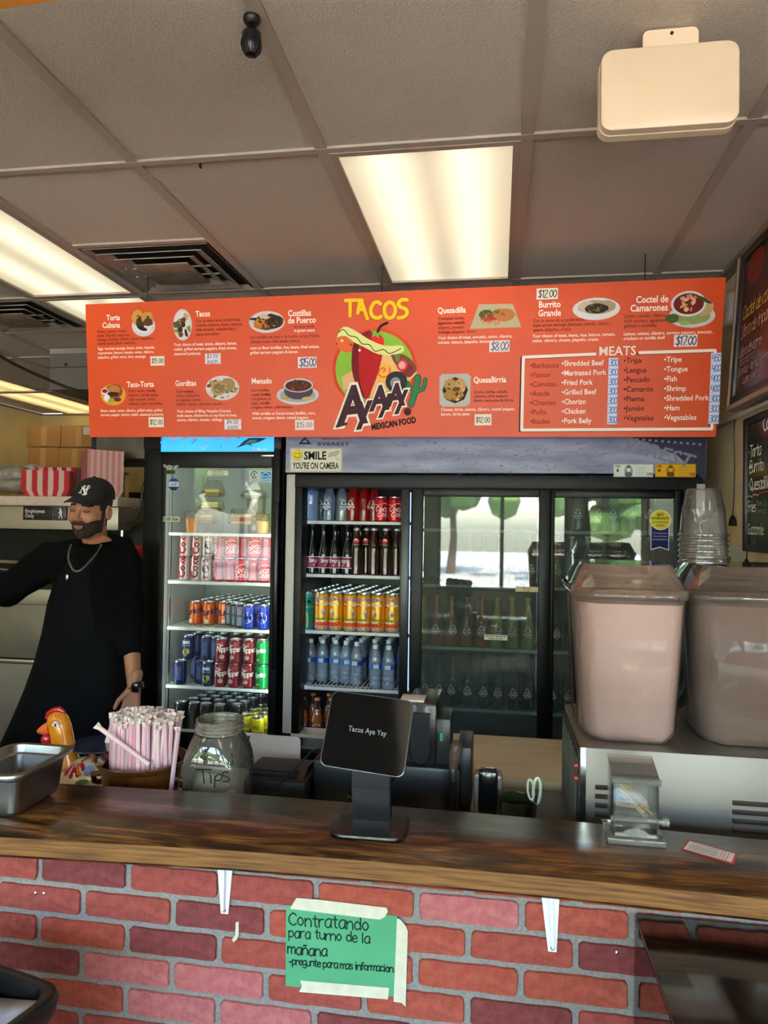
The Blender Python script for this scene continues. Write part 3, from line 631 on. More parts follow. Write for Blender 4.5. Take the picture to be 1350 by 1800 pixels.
# food photos: small flat printed plates
def photo(px, py, rx, ry, kind):
    P = Print(sgn, .0005); cx, cv = sp_(px, py); K = KP; rx *= K; ry *= K
    def D(dx, dy, a, b, c, L=3, n=18, jit=.07, rot=0): P.disc(cx + dx * rx, cv + dy * ry, a * rx, b * ry, c, n, L, jit=jit, rot=rot)
    R = random.Random(kind)
    def many(n, cols, s=.16, spread=.55, L=5, dx=0, dy=0):
        for i in range(n):
            a_, r_ = R.uniform(0, 2 * PI), spread * math.sqrt(R.random())
            D(dx + r_ * math.cos(a_), dy + r_ * math.sin(a_), s * R.uniform(.6, 1.3), s * R.uniform(.4, 1.1), R.choice(cols), L + .05 * i, 7, .2, R.uniform(0, 3))
    plate = '#cfc6c4'
    if kind == 0:
        D(.1, -.25, .95, .8, plate, 1, 28, 0); D(.1, -.25, .7, .55, '#dcd4d4', 2, 24, 0); D(-.35, .35, .48, .62, '#c8923c', 3, 16, .05); D(-.15, -.05, .35, .5, '#4a2a1c', 3.5); D(.45, .3, .5, .5, '#c08a44', 4, 16, .05); D(.5, .0, .4, .3, '#5a3a26', 4.5); D(0, -.45, .42, .16, '#241a14', 5, 12, .05, -.3); D(.5, .38, .1, .09, '#3a2010', 6); D(-.3, .5, .12, .06, '#7a4a20', 6)
    elif kind == 1:
        D(0, 0, 1, 1, plate, 1, 30, 0); D(0, 0, .8, .85, '#d8d0cc', 2, 26, 0); many(26, ['#3a2418', '#5c3a22', '#47562a', '#b9a070', '#e0d6c0', '#8a8a3a', '#7a2a1c'], .26, .68)
    elif kind == 2:
        D(0, 0, 1, 1, plate, 1, 30, 0); D(.1, 0, .84, .74, '#5a3a1c', 2); D(-.35, -.2, .4, .45, '#c2701f', 3); D(.4, 0, .45, .6, '#36220f', 4); D(-.1, .5, .3, .25, '#c9b58c', 4.5); D(-.72, .3, .25, .12, '#2c2a12', 5); many(26, ['#2a1a0c', '#5a3414', '#8a5a24', '#c9872c', '#43401c'], .12, .65)
    elif kind == 3:
        D(0, -.05, 1, .9, '#d99a2c', 1, 28, 0); D(.1, .25, .7, .6, '#8a4a1c', 2, 16, .05); D(.1, .4, .5, .35, '#b87430', 3, 16, .05); D(0, 0, .5, .2, '#3a2214', 4); D(-.65, .25, .3, .28, '#e6dcd8', 4, 12, 0); D(-.65, .28, .22, .18, '#8a1c18', 5, 12, 0); D(-.5, -.3, .25, .3, '#ece4e0', 5); D(.35, -.45, .3, .16, '#5a2030', 5); D(-.2, -.5, .2, .13, '#7aa03a', 6)
    elif kind == 4:
        D(0, 0, 1, 1, '#d6cac8', 1, 30, 0); many(40, ['#a8a05c', '#5f6a2a', '#8a2a2a', '#c9bfa0', '#6a7a34'], .16, .82, 2); D(-.2, 0, .48, .62, '#b39a6a', 7, 16, .04); D(.35, .25, .42, .55, '#9c8254', 8, 16, .04); D(-.2, .0, .34, .42, '#8a7448', 9); many(8, ['#7a6238', '#c4ae80'], .08, .4, 10)
    elif kind == 5:
        D(0, -.3, 1, .68, '#c9c4c8', 1, 30, 0); D(0, -.3, .85, .5, '#a8a09a', 2, 28, 0); D(.05, .0, .68, .62, '#4c3f4c', 3, 24, 0); D(.05, .38, .7, .5, '#c8bfc4', 4, 28, 0); D(.05, .36, .62, .40, '#54261c', 5, 26, 0); many(16, ['#7a3a26', '#3a1a14', '#8f5434'], .07, .42, 6, .05, .36); D(-.6, -.5, .22, .1, '#b59a5a', 6); D(.5, -.55, .3, .12, '#bfa878', 6)
    elif kind == 6:
        P.poly([(cx - rx * .65, cv + ry * .95), (cx - rx * 1, cv - ry * .75), (cx + rx * 1.05, cv - ry * .72), (cx + rx * .7, cv + ry * .9)], '#b9ab88', 1); D(.3, .15, .5, .45, '#b9763c', 3); D(-.35, .2, .3, .35, '#4b5a28', 3.4); many(24, ['#c9824a', '#8a4a24', '#d8a878', '#b3402c', '#5a6a30'], .1, .5, 4)
        D(-.2, -.1, .25, .12, '#b8341f', 6)
    elif kind == 7:
        D(0, -.05, 1, .95, '#e2dad4', 1, 30, 0); D(0, .1, .78, .6, '#a99476', 2, 18, .04); D(-.4, .15, .35, .5, '#c7b79a', 3, 14, .05); D(.45, .15, .38, .5, '#a8926e', 3, 14, .05); D(0, 0, .5, .42, '#2e2212', 4); many(16, ['#5b4a1c', '#7a6a2a', '#3a1c12'], .1, .36, 5, 0, -.03)
    elif kind == 8:
        D(.1, -.35, .95, .62, '#cfc6c0', 1, 28, 0); D(.1, -.4, .75, .4, '#8a9a58', 2); D(.6, .1, .35, .45, '#b99c68', 3); D(-.05, .3, .72, .68, '#d8cfc8', 4, 26, 0); D(-.05, .3, .62, .56, '#6a1710', 5, 24, 0); many(12, ['#d89a6a', '#c67a50', '#e3b088'], .13, .42, 6, -.05, .28); D(.55, .5, .38, .1, '#3e4a22', 8, 12, 0, -.5); D(-.7, -.45, .28, .24, '#46582c', 5); D(-.2, -.72, .2, .12, '#97ad5c', 6)
    else:
        P.poly([(cx + a_ * rx, cv + b_ * ry) for a_, b_ in ((-.85, 1), (.8, 1), (1, .8), (.95, -.8), (.75, -1), (-.8, -1), (-1, -.8), (-1, .8))], '#b8b2a8', 1); D(0, 0, .82, .8, '#2a241e', 2, 8, 0); D(-.3, .3, .4, .4, '#b28a4c', 3); D(.35, .25, .35, .45, '#c0955a', 3.3); D(-.1, -.3, .65, .34, '#a87d3c', 3.6); D(.05, .05, .22, .12, '#3c4a26', 5); many(16, ['#5a3216', '#e0b878', '#8a5524'], .09, .62, 6)
    P.build('food_photo', menu)
for i, a in enumerate(((250, 567, 24, 24), (321, 571, 18, 28), (469, 566, 33, 19), (199, 693, 25, 22), (391, 682, 32, 22), (523, 687, 39, 25), (870, 558, 42, 24), (1048, 542, 38, 19), (1212, 544, 38, 30), (800, 686, 27, 28))): photo(*a, i)
# emblem: lettering, sombrero and plain chili over a green round badge, taco and cactus
def L_(x, y): return sp_(560 + .163 * x, 510 + .163 * y)
em = Print(sgn, .0005); W1 = .163 * KP
def lp(pts, c, ly, smooth=0):
    P = [L_(*p) for p in pts]
    if smooth: P = smooth_pts(P + [P[0]], smooth)[:-1]
    em.poly(P, c, ly)
def ll(pts, w, c, ly, smooth=0): em.line([L_(*p) for p in pts], w * W1, c, ly, smooth, 8)
c0 = L_(600, 850); em.disc(c0[0], c0[1], 460 * W1, 430 * W1, '#d8401c', 48, 1); em.disc(c0[0], c0[1], 425 * W1, 400 * W1, '#86b53a', 48, 2)
em.disc(*L_(330, 560), 150 * W1, 110 * W1, '#e0662c', 20, 2.4)
for dx in (640, 470): lp([(dx - 60, 700), (dx + 140, 690), (1060, 850), (1060, 900), (940, 1010), (560, 1160), (dx - 60, 1000)], '#e8b878' if dx == 640 else '#dd9a5c', 3 if dx == 470 else 3.2)
lp([(780, 705), (900, 690), (1010, 760), (1060, 870), (960, 930), (900, 900)], '#7a4a34', 3.6, 3); em.disc(*L_(900, 810), 60 * W1, 62 * W1, '#d43a3a', 18, 4); em.disc(*L_(900, 810), 38 * W1, 40 * W1, '#e8a0a0', 18, 4.2); em.disc(*L_(970, 870), 60 * W1, 70 * W1, '#7c2a2a', 16, 3.9)
lp([(820, 700), (880, 690), (870, 800), (840, 800)], '#5f8a4a', 4)
lp([(250, 930), (400, 850), (420, 1010), (270, 1080)], '#dfae7a', 3.1)
em.disc(*L_(700, 890), 100 * W1, 105 * W1, '#efb14a', 26, 4.4)
ll([(700, 880), (720, 860), (700, 840), (660, 860), (650, 910), (700, 940), (760, 910), (770, 840)], 16, '#e06a2c', 4.8, 3)
lp([(370, 600), (480, 470), (620, 450), (700, 560), (690, 700), (640, 900), (580, 1060), (520, 1190), (430, 1060), (370, 860)], '#b5161a', 5, 3)
lp([(370, 600), (440, 520), (430, 760), (450, 1000), (500, 1170), (420, 1060), (360, 860)], '#6e1418', 5.3, 3)
lp([(560, 520), (640, 470), (700, 520), (700, 600), (640, 590)], '#e02a1e', 5.4, 3); lp([(455, 470), (560, 430), (560, 560)], '#7e1a18', 5.4)
lp([(200, 510), (240, 420), (300, 395), (400, 440), (560, 540), (720, 600), (900, 600), (910, 670), (780, 700), (640, 690), (500, 620), (380, 560), (300, 500), (230, 500)], '#dcdc8c', 6, 3)
ll([(215, 460), (270, 425), (330, 490), (410, 510), (470, 580), (550, 590), (610, 660), (700, 640), (770, 685), (890, 630)], 9, '#20281c', 6.6, 3)
lp([(560, 420), (600, 450), (640, 440), (700, 480), (650, 480), (650, 520), (610, 490), (580, 510), (585, 460)], '#6fae3c', 7)
ll([(640, 450), (670, 390), (740, 355)], 28, '#2c1416', 7.4, 3)
for p, c in (((195, 580), '#c23a1c'), ((255, 545), '#eee4d0'), ((352, 588), '#5a3a1c'), ((443, 650), '#eee4d0')): ll([(p[0] + 4, p[1] - 60), p], 4, '#b9986a', 6.8); em.disc(*L_(*p), 14 * W1, 14 * W1, c, 10, 7)
em.disc(*L_(840, 990), 118 * W1, 112 * W1, '#2c2a30', 28, 5.8); em.disc(*L_(830, 1000), 56 * W1, 60 * W1, '#8f9298', 22, 6.1); em.disc(*L_(830, 1000), 18 * W1, 18 * W1, '#d8d8da', 14, 6.4)
for P_, w in (([(1070, 940), (1060, 1030), (1000, 1230)], 58), ([(1150, 965), (1130, 1060), (1060, 1090)], 34), ([(960, 1000), (990, 1060), (1040, 1060)], 32)): ll(P_, w + 14, '#17402c', 5, 3); ll(P_, w, '#2f7a4c', 5.4, 3)
TA = [[[(290, 112), (395, 108)], [(342, 112), (340, 280)]], [[(418, 110), (470, 110)], [(447, 118), (424, 248)], [(462, 118), (528, 310)], [(440, 208), (490, 208)]], [[(668, 150), (640, 128), (598, 140), (566, 200), (570, 260), (600, 294), (650, 300), (676, 282)]], [[(765, 130), (718, 170), (712, 240), (745, 298), (800, 290), (828, 230), (815, 160), (765, 130)]], [[(955, 105), (900, 104), (862, 140), (880, 180), (940, 205), (955, 250), (920, 290), (858, 300)]]]
for k, (w, c) in enumerate(((48, '#5a2a10'), (40, '#ffc01c'))):
    for g_ in TA:
        for s_ in g_: ll(s_, w, c, 3 + k, 3 if len(s_) > 3 else 0)
def BIG(t_, x, y, h, layer, c, bold): p = L_(x, y); em.text(t_, p[0], p[1], h * W1, c, bold=bold, slant=.16, layer=layer, sx=.82, ang=.10)
for ly, c, bd in ((9, '#f4e6d0', .085), (9.6, '#40202a', .036)):
    BIG('A', 215, 1450, 560, ly, c, bd); BIG('y', 420, 1400, 400, ly + .1, c, bd); BIG('A', 560, 1300, 360, ly + .2, c, bd); BIG('y', 655, 1290, 330, ly + .3, c, bd); BIG('A', 745, 1255, 330, ly + .4, c, bd); BIG('y', 830, 1250, 330, ly + .5, c, bd)
em.disc(*L_(960, 1310), 40 * W1, 42 * W1, '#4a1a24', 18, 10); 
ll([(200, 1470), (300, 1440)], 30, '#43222c', 9.8)
p = L_(575, 1510); em.text('MEXICAN FOOD', p[0], p[1], 92 * W1, '#1c1014', bold=.04, layer=8, width=490 * W1, ang=.16)
em.build('emblem', menu)
for x in (SX0 + .3, (SX0 + SX1) / 2, SX1 - .3):
    MB().tube([(x, 3.045, SZ1 - .01), (x, 3.045, CZ - .004)], .0025, DARKMETAL, 6).build('hanger_wire', menu)

# =================================================================== COOLERS
# --- narrow one-door cooler
FY = 3.35
def zf(px, py, Y=FY): return U(px, py, Y)[1]
A0, A1 = -1.745, -1.035
nar = thing('drinks_cooler', 'narrow black one-door drinks cooler with blue lit top sign', 'fridge', ((A0 + A1) / 2, 3.7, 0))
whi = mat('#dfe6e2', .45); blk = mat('#09090a', .42, spec=.25); cavz0, cavz1 = .575, 1.885
f = MB(); f.box(A0, A0 + .04, FY + .03, 4.08, .08, 2.05, blk); f.box(A1 - .04, A1, FY + .03, 4.08, .08, 2.05, blk); f.box(A0 + .04, A1 - .04, 4.03, 4.08, .08, 2.05, blk)
f.box(A0 + .04, A1 - .04, FY + .03, 4.03, 1.93, 2.05, blk); f.box(A0 + .04, A1 - .04, FY + .03, 4.03, .08, .50, blk); f.build('cabinet', nar)
f = MB(); f.box(A0 + .041, A0 + .055, FY + .035, 4.02, .50, 1.93, whi); f.box(A1 - .055, A1 - .041, FY + .035, 4.02, .50, 1.93, whi); f.box(A0 + .055, A1 - .055, 4.0, 4.02, .50, 1.93, mat('#aab4b4', .5))
f.box(A0 + .055, A1 - .055, FY + .035, 4.0, .50, .515, whi); f.box(A0 + .055, A1 - .055, FY + .035, 4.0, 1.915, 1.93, whi); f.build('liner', nar)
for x in (A0 + .06, A1 - .06):
    for y in (3.42, 4.0): MB().lathe([(.03, 0), (.034, .01), (.034, .05), (.02, .08)], BLACKM, 12, (x, y, 0)).build('foot', nar)
# lamp strips inside: the left and right mullion lights of the cooler
lampn = mat('#f2fff4', .4, emit=7.5)
for x in (A0 + .058, A1 - .063): MB().rbox(x, x + .008, FY + .045, FY + .06, .62, 1.86, lampn, .003).build('lamp_strip', nar)
door = MB(); d0, d1 = A0 + .005, A1 - .005
gx0, gx1 = U(284, 1000, FY - .01)[0], U(477, 1000, FY - .01)[0]
for q in ((d0, gx0, .28, 1.955), (gx1, d1, .28, 1.955), (gx0, gx1, .28, cavz0), (gx0, gx1, 1.868, 1.955)): door.rbox(q[0], q[1], FY - .03, FY + .025, q[2], q[3], blk, .004)
do = door.build('door', nar)
MB().box(gx0, gx1, FY - .008, FY - .003, cavz0, 1.868, glass(gl=.45, haze=.008, hazec='#ffffff')).build('door_glass', do)
MB().rbox(gx1 + .02, gx1 + .045, FY - .055, FY - .03, .9, 1.7, mat('#1c1c20', .25, .5), .008).build('handle', do)
MB().box(A0 + .003, A1 - .003, FY - .028, FY - .006, .565, .583, mat('#c9c9c6', .4)).build('sill', nar)
def fr1(px, py, Y=FY - .031): return U(px, py, Y)
frm = lambda Y: (lambda x, y, l: (x, Y - l, y))
pr = Print(frm(FY - .0305)); x, z = fr1(286, 822); pr.text('Turbo air', x, z, .021, '#d8d8dc', bold=.03, slant=.2, width=.082); pr.build('nameplate', do)
# lit header
hx0, hx1, hz0 = U(284, 770, FY - .03)[0], U(482, 770, FY - .03)[0], U(380, 794, FY - .03)[1]
f = MB(); f.rbox(A0, A1, FY - .03, FY + .03, 1.956, 2.05, blk, .004); f.build('header', nar)
m = mat('#2aa8f0', .4, emit=.55, noise='#1688e0', nscale=5)
h_ = MB().box(hx0, hx1, FY - .034, FY - .030, hz0, 2.045, m).build('lit_sign', nar)
pr = Print(frm(FY - .0345)); R = random.Random(3)
for i in range(46):
    rr = R.uniform(.002, .008); pr.disc(hx0 + R.random() ** 1.5 * (hx1 - hx0) * .7, R.uniform(hz0 + .01, 2.04), rr, rr, R.choice(['#6fd0ff', '#53bdf8', '#9fe2ff']), 10, 1 + i * .02)
x, z = U(400, 795, FY - .034)
def dq(pts, c, ly=3): pr.poly([U(a, b, FY - .035) for a, b in pts], c, ly)
dq([(415, 788), (428, 776), (438, 770), (470, 770), (455, 777), (440, 781), (446, 785), (434, 781)], '#26506c'); dq([(425, 781), (440, 773), (455, 772), (448, 778)], '#5f8ea8', 4)
pr.text('Turbo air', U(447, 791, FY)[0], U(447, 792, FY - .034)[1], .019, '#f2fbff', bold=.04, slant=.2, width=.078, layer=5)
for i, a in enumerate((298, 318, 334, 356, 372, 392)): dq([(a, 770), (a + 14, 770), (a + 12, 773), (a + 2, 773)], '#e9f8ff', 5)
pr.build('lit_sign_print', h_)['kind'] = 'stuff'
MB().rbox(U(478, 0, FY)[0], U(500, 0, FY)[0], FY - .042, FY - .03, zf(490, 804), zf(490, 800), CHROME, .002).build('hinge', nar)
# stickers on the door glass
def sticker(px0, py0, px1, py1, base, fn, par, name, Y=FY - .0085, ang=0):
    (x0, z1), (x1, z0) = U(px0, py0, Y), U(px1, py1, Y); P = Print(frm(Y), .0003); P.rect(x0, z0, x1, z1, base, 1) if base else None
    fn(P, x0, z0, x1, z1); return P.build(name, par)
def note(lines, ink='#222a22', hh=.4):
    def g(P, x0, z0, x1, z1):
        n = len(lines); H = (z1 - z0) / n
        for i, s_ in enumerate(lines):
            h = H * .62; tw = sum((SF.get(c, (2,))[0] + .5) for c in s_) * h / 6; s = min(1.2, (x1 - x0) * .88 / tw)
            P.hand(s_, (x0 + x1) / 2 - tw * s / 2, z1 - (i + .8) * H, h, ink, h * .17, sp=s, layer=3, smooth=2, cap=4)
    return g
NP = '#d6d6b8'
sticker(365, 827, 401, 836, NP, note(['fruta tres', 'leches $5.00']), do, 'price_note')
sticker(284, 908, 316, 917, NP, note(['$5.00 flan']), do, 'price_note'); sticker(444, 905, 468, 915, '#cfb98a', note(['chocoflan', '$5.00']), do, 'price_note')
sticker(289, 826, 308, 833, '#3e5a1c', note(['menu'], '#141c0c'), do, 'price_note')
sticker(284, 1249, 320, 1262, '#bcd4a0', note(['energy', '$ 3.50'], '#22301c'), do, 'price_note')
def octo(P, x0, z0, x1, z1):
    cx, cz, r = (x0 + x1) / 2, (z0 + z1) / 2, (x1 - x0) / 2
    P.disc(cx, cz, r, r * 1.02, '#2c4f94', 8, 1, rot=PI / 8); P.rect(cx - r * .85, cz - r * .35, cx + r * .85, cz + r * .42, '#c8d2dc', 2); P.text('nsf', cx, cz - r * .2, r * .75, '#3c4c6c', align='c', layer=3); P.poly([(cx - r * .6, cz - r * .42), (cx + r * .6, cz - r * .42), (cx + r * .3, cz - r * .85), (cx - r * .3, cz - r * .85)], '#28303c', 3)
sticker(295, 840, 316, 863, None, octo, do, 'sticker')
def csa(P, x0, z0, x1, z1):
    cx, cz, r = (x0 + x1) / 2, z1 - (z1 - z0) * .35, (x1 - x0) * .3; P.line([(cx + r * math.cos(a * .5), cz + r * math.sin(a * .5)) for a in range(1, 12)], r * .25, '#3a3f40', 2); P.text('S', cx, cz - r * .5, r * 1.4, '#3a3f40', bold=.03, align='c', layer=2)
    for k in range(3): P.rect(x0 + r * .5, z0 + (k * .09 + .06) * (z1 - z0), x1 - r * .5, z0 + (k * .09 + .09) * (z1 - z0), '#8c9290', 2)
sticker(438, 827, 456, 848, '#c2c8c4', csa, do, 'sticker')
def estar(P, x0, z0, x1, z1):
    w, h = x1 - x0, z1 - z0; P.rect(x0 + w * .06, z0 + h * .3, x1 - w * .06, z1 - h * .06, '#1f86cf', 2); P.rect(x0 + w * .06, z0 + h * .05, x1 - w * .06, z0 + h * .22, '#3a9bdc', 2)
    P.line([(x0 + w * .12, z0 + h * .45), (x0 + w * .3, z0 + h * .8), (x0 + w * .6, z0 + h * .82), (x0 + w * .9, z0 + h * .5)], w * .05, '#e8f6ff', 3, 3); P.text('energy', x0 + w * .5, z0 + h * .42, h * .26, '#f2faff', align='c', layer=4, slant=.2)
    P.text('ENERGY STAR', x0 + w * .5, z0 + h * .08, h * .13, '#f2faff', align='c', layer=4, width=w * .8)
sticker(458, 828, 477, 847, '#d0e0ea', estar, do, 'sticker')
# data plate + thermometer strip inside
MB().box(A0 + .075, A0 + .155, 3.992, 3.998, 1.50, 1.80, mat('#a8b0a8', .5, .2)).build('data_plate', nar)

def shelf(par, x0, x1, y0, y1, z, wm_, name='shelf', gap=.021):
    f = MB(); f.rbox(x0, x1, y0, y0 + .012, z - .016, z, wm_, .003); f.rbox(x0, x1, y1 - .012, y1, z - .012, z, wm_, .003)
    f.rbox(x0, x0 + .008, y0 + .012, y1 - .012, z - .012, z, wm_, .002); f.rbox(x1 - .008, x1, y0 + .012, y1 - .012, z - .012, z, wm_, .002)
    o = f.build(name, par); g = MB(); n = int((x1 - x0) / gap)
    for k in range(1, n):
        xx = x0 + (x1 - x0) * k / n; g.box(xx - .0026, xx + .0026, y0 + .006, y1 - .006, z - .004, z, wm_)
    for yy in (y0 + (y1 - y0) * .12, y0 + (y1 - y0) * .5): g.box(x0, x1, yy - .004, yy + .004, z - .010, z - .0045, wm_)
    w = g.build('wire_deck', o, smooth=False); w['kind'] = 'stuff'; return o
SH_Y0 = 3.44
nz = [1.545, 1.300, 1.066, .771]
for z in nz: shelf(nar, A0 + .085, A1 - .058, SH_Y0, 3.98, z, whi)
for x in (A0 + .062, A1 - .068):
    for y in (3.50, 3.93): MB().box(x, x + .006, y, y + .015, .52, 1.9, CHROME).build('shelf_rail', nar)

# --- wide three-door cooler
B0, B1 = -1.005, .895; GY = 3.32
wide = thing('drinks_cooler', 'wide black sliding-door drinks cooler with snowy mountain header', 'fridge', ((B0 + B1) / 2, 3.7, 0))
f = MB(); f.box(B0, B0 + .05, GY + .04, 4.1, .08, 2.05, blk); f.box(B1 - .05, B1, GY + .04, 4.1, .08, 2.05, blk); f.box(B0 + .05, B1 - .05, 4.05, 4.1, .08, 2.05, blk)
f.box(B0 + .05, B1 - .05, GY + .04, 4.05, 1.86, 2.05, blk); f.box(B0 + .05, B1 - .05, GY + .04, 4.05, .08, .50, blk); f.build('cabinet', wide)
dg = mat('#3a3e44', .45)
f = MB(); f.box(B0 + .051, B0 + .064, GY + .10, 4.04, .5, 1.86, dg); f.box(B1 - .064, B1 - .051, GY + .10, 4.04, .5, 1.86, dg); f.box(B0 + .064, B1 - .064, 4.02, 4.04, .5, 1.86, dg)
f.box(B0 + .064, B1 - .064, GY + .10, 4.02, .5, .512, mat('#8c8f84', .4)); f.build('liner', wide)
for x in (B0 + .08, 0, B1 - .08):
    for y in (3.45, 4.0): MB().lathe([(.03, 0), (.034, .01), (.034, .05), (.02, .08)], BLACKM, 12, (x, y, 0)).build('foot', wide)
lampw = mat('#cfe4ff', .4, emit=5.0)
MB().rbox(-.952, -.940, GY + .105, GY + .117, .62, 1.76, lampw, .003).build('lamp_strip', wide)
MB().rbox(-.425, -.419, GY + .13, GY + .142, .62, 1.76, mat('#a9c4f0', .4, emit=.9), .003).build('lamp_strip', wide)  # dim blue glow stands in for the reflection in the door slit
MB().rbox(.215, .222, GY + .13, GY + .142, .62, 1.76, mat('#cfe4ff', .4, emit=1.6), .003).build('lamp_strip', wide)
def wx(px, py=1050, Y=GY): return U(px, py, Y)[0]
zt, zb = 1.795, .62
silver = mat('#b9b6b0', .45)
MB().rbox(B0 - .0, B0 + .045, GY - .005, GY + .04, .60, 1.835, silver, .004).build('side_strip', wide)
MB().rbox(B1 - .04, B1 - .002, GY - .005, GY + .04, .60, 1.80, silver, .004).build('side_strip', wide)
f = MB()
xa, xb, xc, xd = wx(526), wx(700), wx(727), wx(1195)
f.rbox(B0 + .045, B1 - .04, GY - .02, GY + .05, 1.77, 1.835, mat('#101012', .45, spec=.3), .006)
f.rbox(B0 + .045, xa + .01, GY - .01, GY + .09, .60, 1.78, blk, .004); f.rbox(xd + .01, B1 - .04, GY - .01, GY + .09, .60, 1.78, blk, .004)
f.build('door_frame', wide)
def sdoor(x0, x1, y, w0, w1, zb_, gl=True, name='sliding_door'):
    f = MB(); fm_ = mat('#0e0e10', .4, spec=.3)
    for q in ((x0, x0 + w0, zb_, 1.772), (x1 - w1, x1, zb_, 1.772), (x0 + w0, x1 - w1, zb_, zb_ + .035), (x0 + w0, x1 - w1, 1.735, 1.772)): f.rbox(q[0], q[1], y, y + .03, q[2], q[3], fm_, .005)
    o = f.build(name, wide)
    MB().box(x0 + w0, x1 - w1, y + .012, y + .016, zb_ + .035, 1.735, glass('#dfe8e4', gl=1.6, haze=.05, hazec='#c9d2cc')).build('door_glass', o); return o
md = sdoor(wx(722), wx(966), GY - .005, .052, .05, .58)
rd = sdoor(wx(966) + .002, wx(1200), GY + .03, .02, .03, .58)
MB().rbox(wx(701), wx(716), GY + .03, GY + .06, .62, 1.772, mat('#1a1a1e', .3), .004).build('open_door_edge', wide)
MB().box(B0 + .045, wx(722), GY - .012, GY + .10, .588, .604, mat('#c4c4c0', .4)).build('sill', wide)
MB().box(wx(722), B1 - .04, GY - .012, GY + .10, .56, .58, mat('#33332f', .4)).build('sill', wide)
# header with snow picture
hx0, hx1 = U(503, 800, GY - .03)[0], U(1241, 800, GY - .03)[0]
f = MB(); f.rbox(B0, B1, GY - .03, GY + .04, 1.84, 2.05, mat('#1b1b20', .3), .004); hd = f.build('header', wide)
MB().box(hx0, hx1, GY - .034, GY - .031, 1.842, 2.045, mat('#8f94b0', .45, noise='#666a86', nscale=5, stretch=(.6, 1, 3))).build('header_picture', wide)
def hp(px, py): return U(px, py, GY - .035)
pr = Print(frm(GY - .0345), .0003); R = random.Random(5); trk_refl = Print(frm(GY - .0345), .0003)
pr.poly([hp(*p) for p in ((1110, 768), (1241, 767), (1241, 847), (1228, 835), (1190, 800), (1150, 784))], '#34344a', 1)
for i in range(150):
    px, py = R.uniform(700, 1080), R.uniform(776, 838); x, z = hp(px, py); trk_refl.disc(x, z, R.uniform(.004, .011), R.uniform(.0008, .002), R.choice(['#5a5e78', '#565a74', '#626680']), 6, 1.5, rot=.3)
x, z = hp(1072, 772); pr.text('EVEREST', x, z - .03, .085, '#7e7f92', bold=.02, slant=.25, ang=-.28, layer=3, width=.35)
for i in range(14): a = hp(1085 + i * 11, 769 + i * .9); trk_refl.rect(a[0], a[1] - .006, a[0] + .012, a[1] + .004, '#8a8b9c', 2)  # pale blocks along the top paint a reflection on the header
pr.build('header_word', hd); pr = Print(frm(GY - .0345), .0003)
pr.poly([hp(524, 781), hp(548, 781), hp(536, 768)], '#1d1d28', 3); pr.poly([hp(531, 778), hp(541, 778), hp(536, 772)], '#8d8fa8', 4)
pr.text('EVEREST', *hp(558, 783), .021, '#23232e', bold=.02, layer=3, width=.155); pr.text('REFRIGERATION', *hp(566, 772.5), .009, '#b8342a', bold=.04, layer=3, width=.135)
pr.build('header_print', hd); trk_refl.build('tracks_and_reflection', hd)['kind'] = 'stuff'
# smile sign + two bills
sg = thing('camera_notice', 'white sign with yellow smiley reading SMILE, on the wide cooler header', 'sign', (hp(556, 830)[0], GY - .036, hp(556, 830)[1]))
(x0, z1), (x1, z0) = U(510, 787, GY - .038), U(601, 830, GY - .038)
MB().rbox(x0, x1, GY - .0385, GY - .0352, z0, z1, mat('#d9d6c0', .5), .0015).build('plate', sg)
P = Print(frm(GY - .0387), .0003); w, h = x1 - x0, z1 - z0
ink = '#1c1c1c'
for q in (((x0 + .004, z0 + .004), (x1 - .004, z0 + .004)), ((x0 + .004, z1 - .004), (x1 - .004, z1 - .004)), ((x0 + .004, z0 + .004), (x0 + .004, z1 - .004)), ((x1 - .004, z0 + .004), (x1 - .004, z1 - .004))): P.line(q, .0014, '#4a4a3c', 1)
P.text('SMILE', x0 + w * .27, z0 + h * .52, h * .46, ink, bold=.03, width=w * .43, layer=2); P.text("YOU'RE ON CAMERA", x0 + w * .06, z0 + h * .13, h * .38, ink, bold=.025, width=w * .88, layer=2)
cx, cz, r = x0 + w * .145, z0 + h * .70, h * .2
P.disc(cx, cz, r * 1.05, r * 1.05, ink, 24, 2); P.disc(cx, cz, r, r, '#f0d428', 24, 3)
for s_ in (-1, 1): P.disc(cx + s_ * r * .32, cz + r * .3, r * .1, r * .2, ink, 10, 4)
P.line([(cx - r * .6, cz - r * .1), (cx - r * .3, cz - r * .5), (cx + r * .3, cz - r * .5), (cx + r * .6, cz - r * .1)], r * .12, ink, 4, 3)
P.poly([(x0 + w * .74, z0 + h * .62), (x0 + w * .92, z0 + h * .72), (x0 + w * .94, z0 + h * .86), (x0 + w * .76, z0 + h * .76)], '#b9b6a2', 3); P.line([(x0 + w * .74, z0 + h * .62), (x0 + w * .92, z0 + h * .72), (x0 + w * .94, z0 + h * .86), (x0 + w * .76, z0 + h * .76), (x0 + w * .74, z0 + h * .62)], .0012, ink, 4); P.line([(x0 + w * .86, z0 + h * .7), (x0 + w * .9, z0 + h * .52), (x0 + w * .96, z0 + h * .52)], .0014, ink, 4)
P.build('lettering', sg)
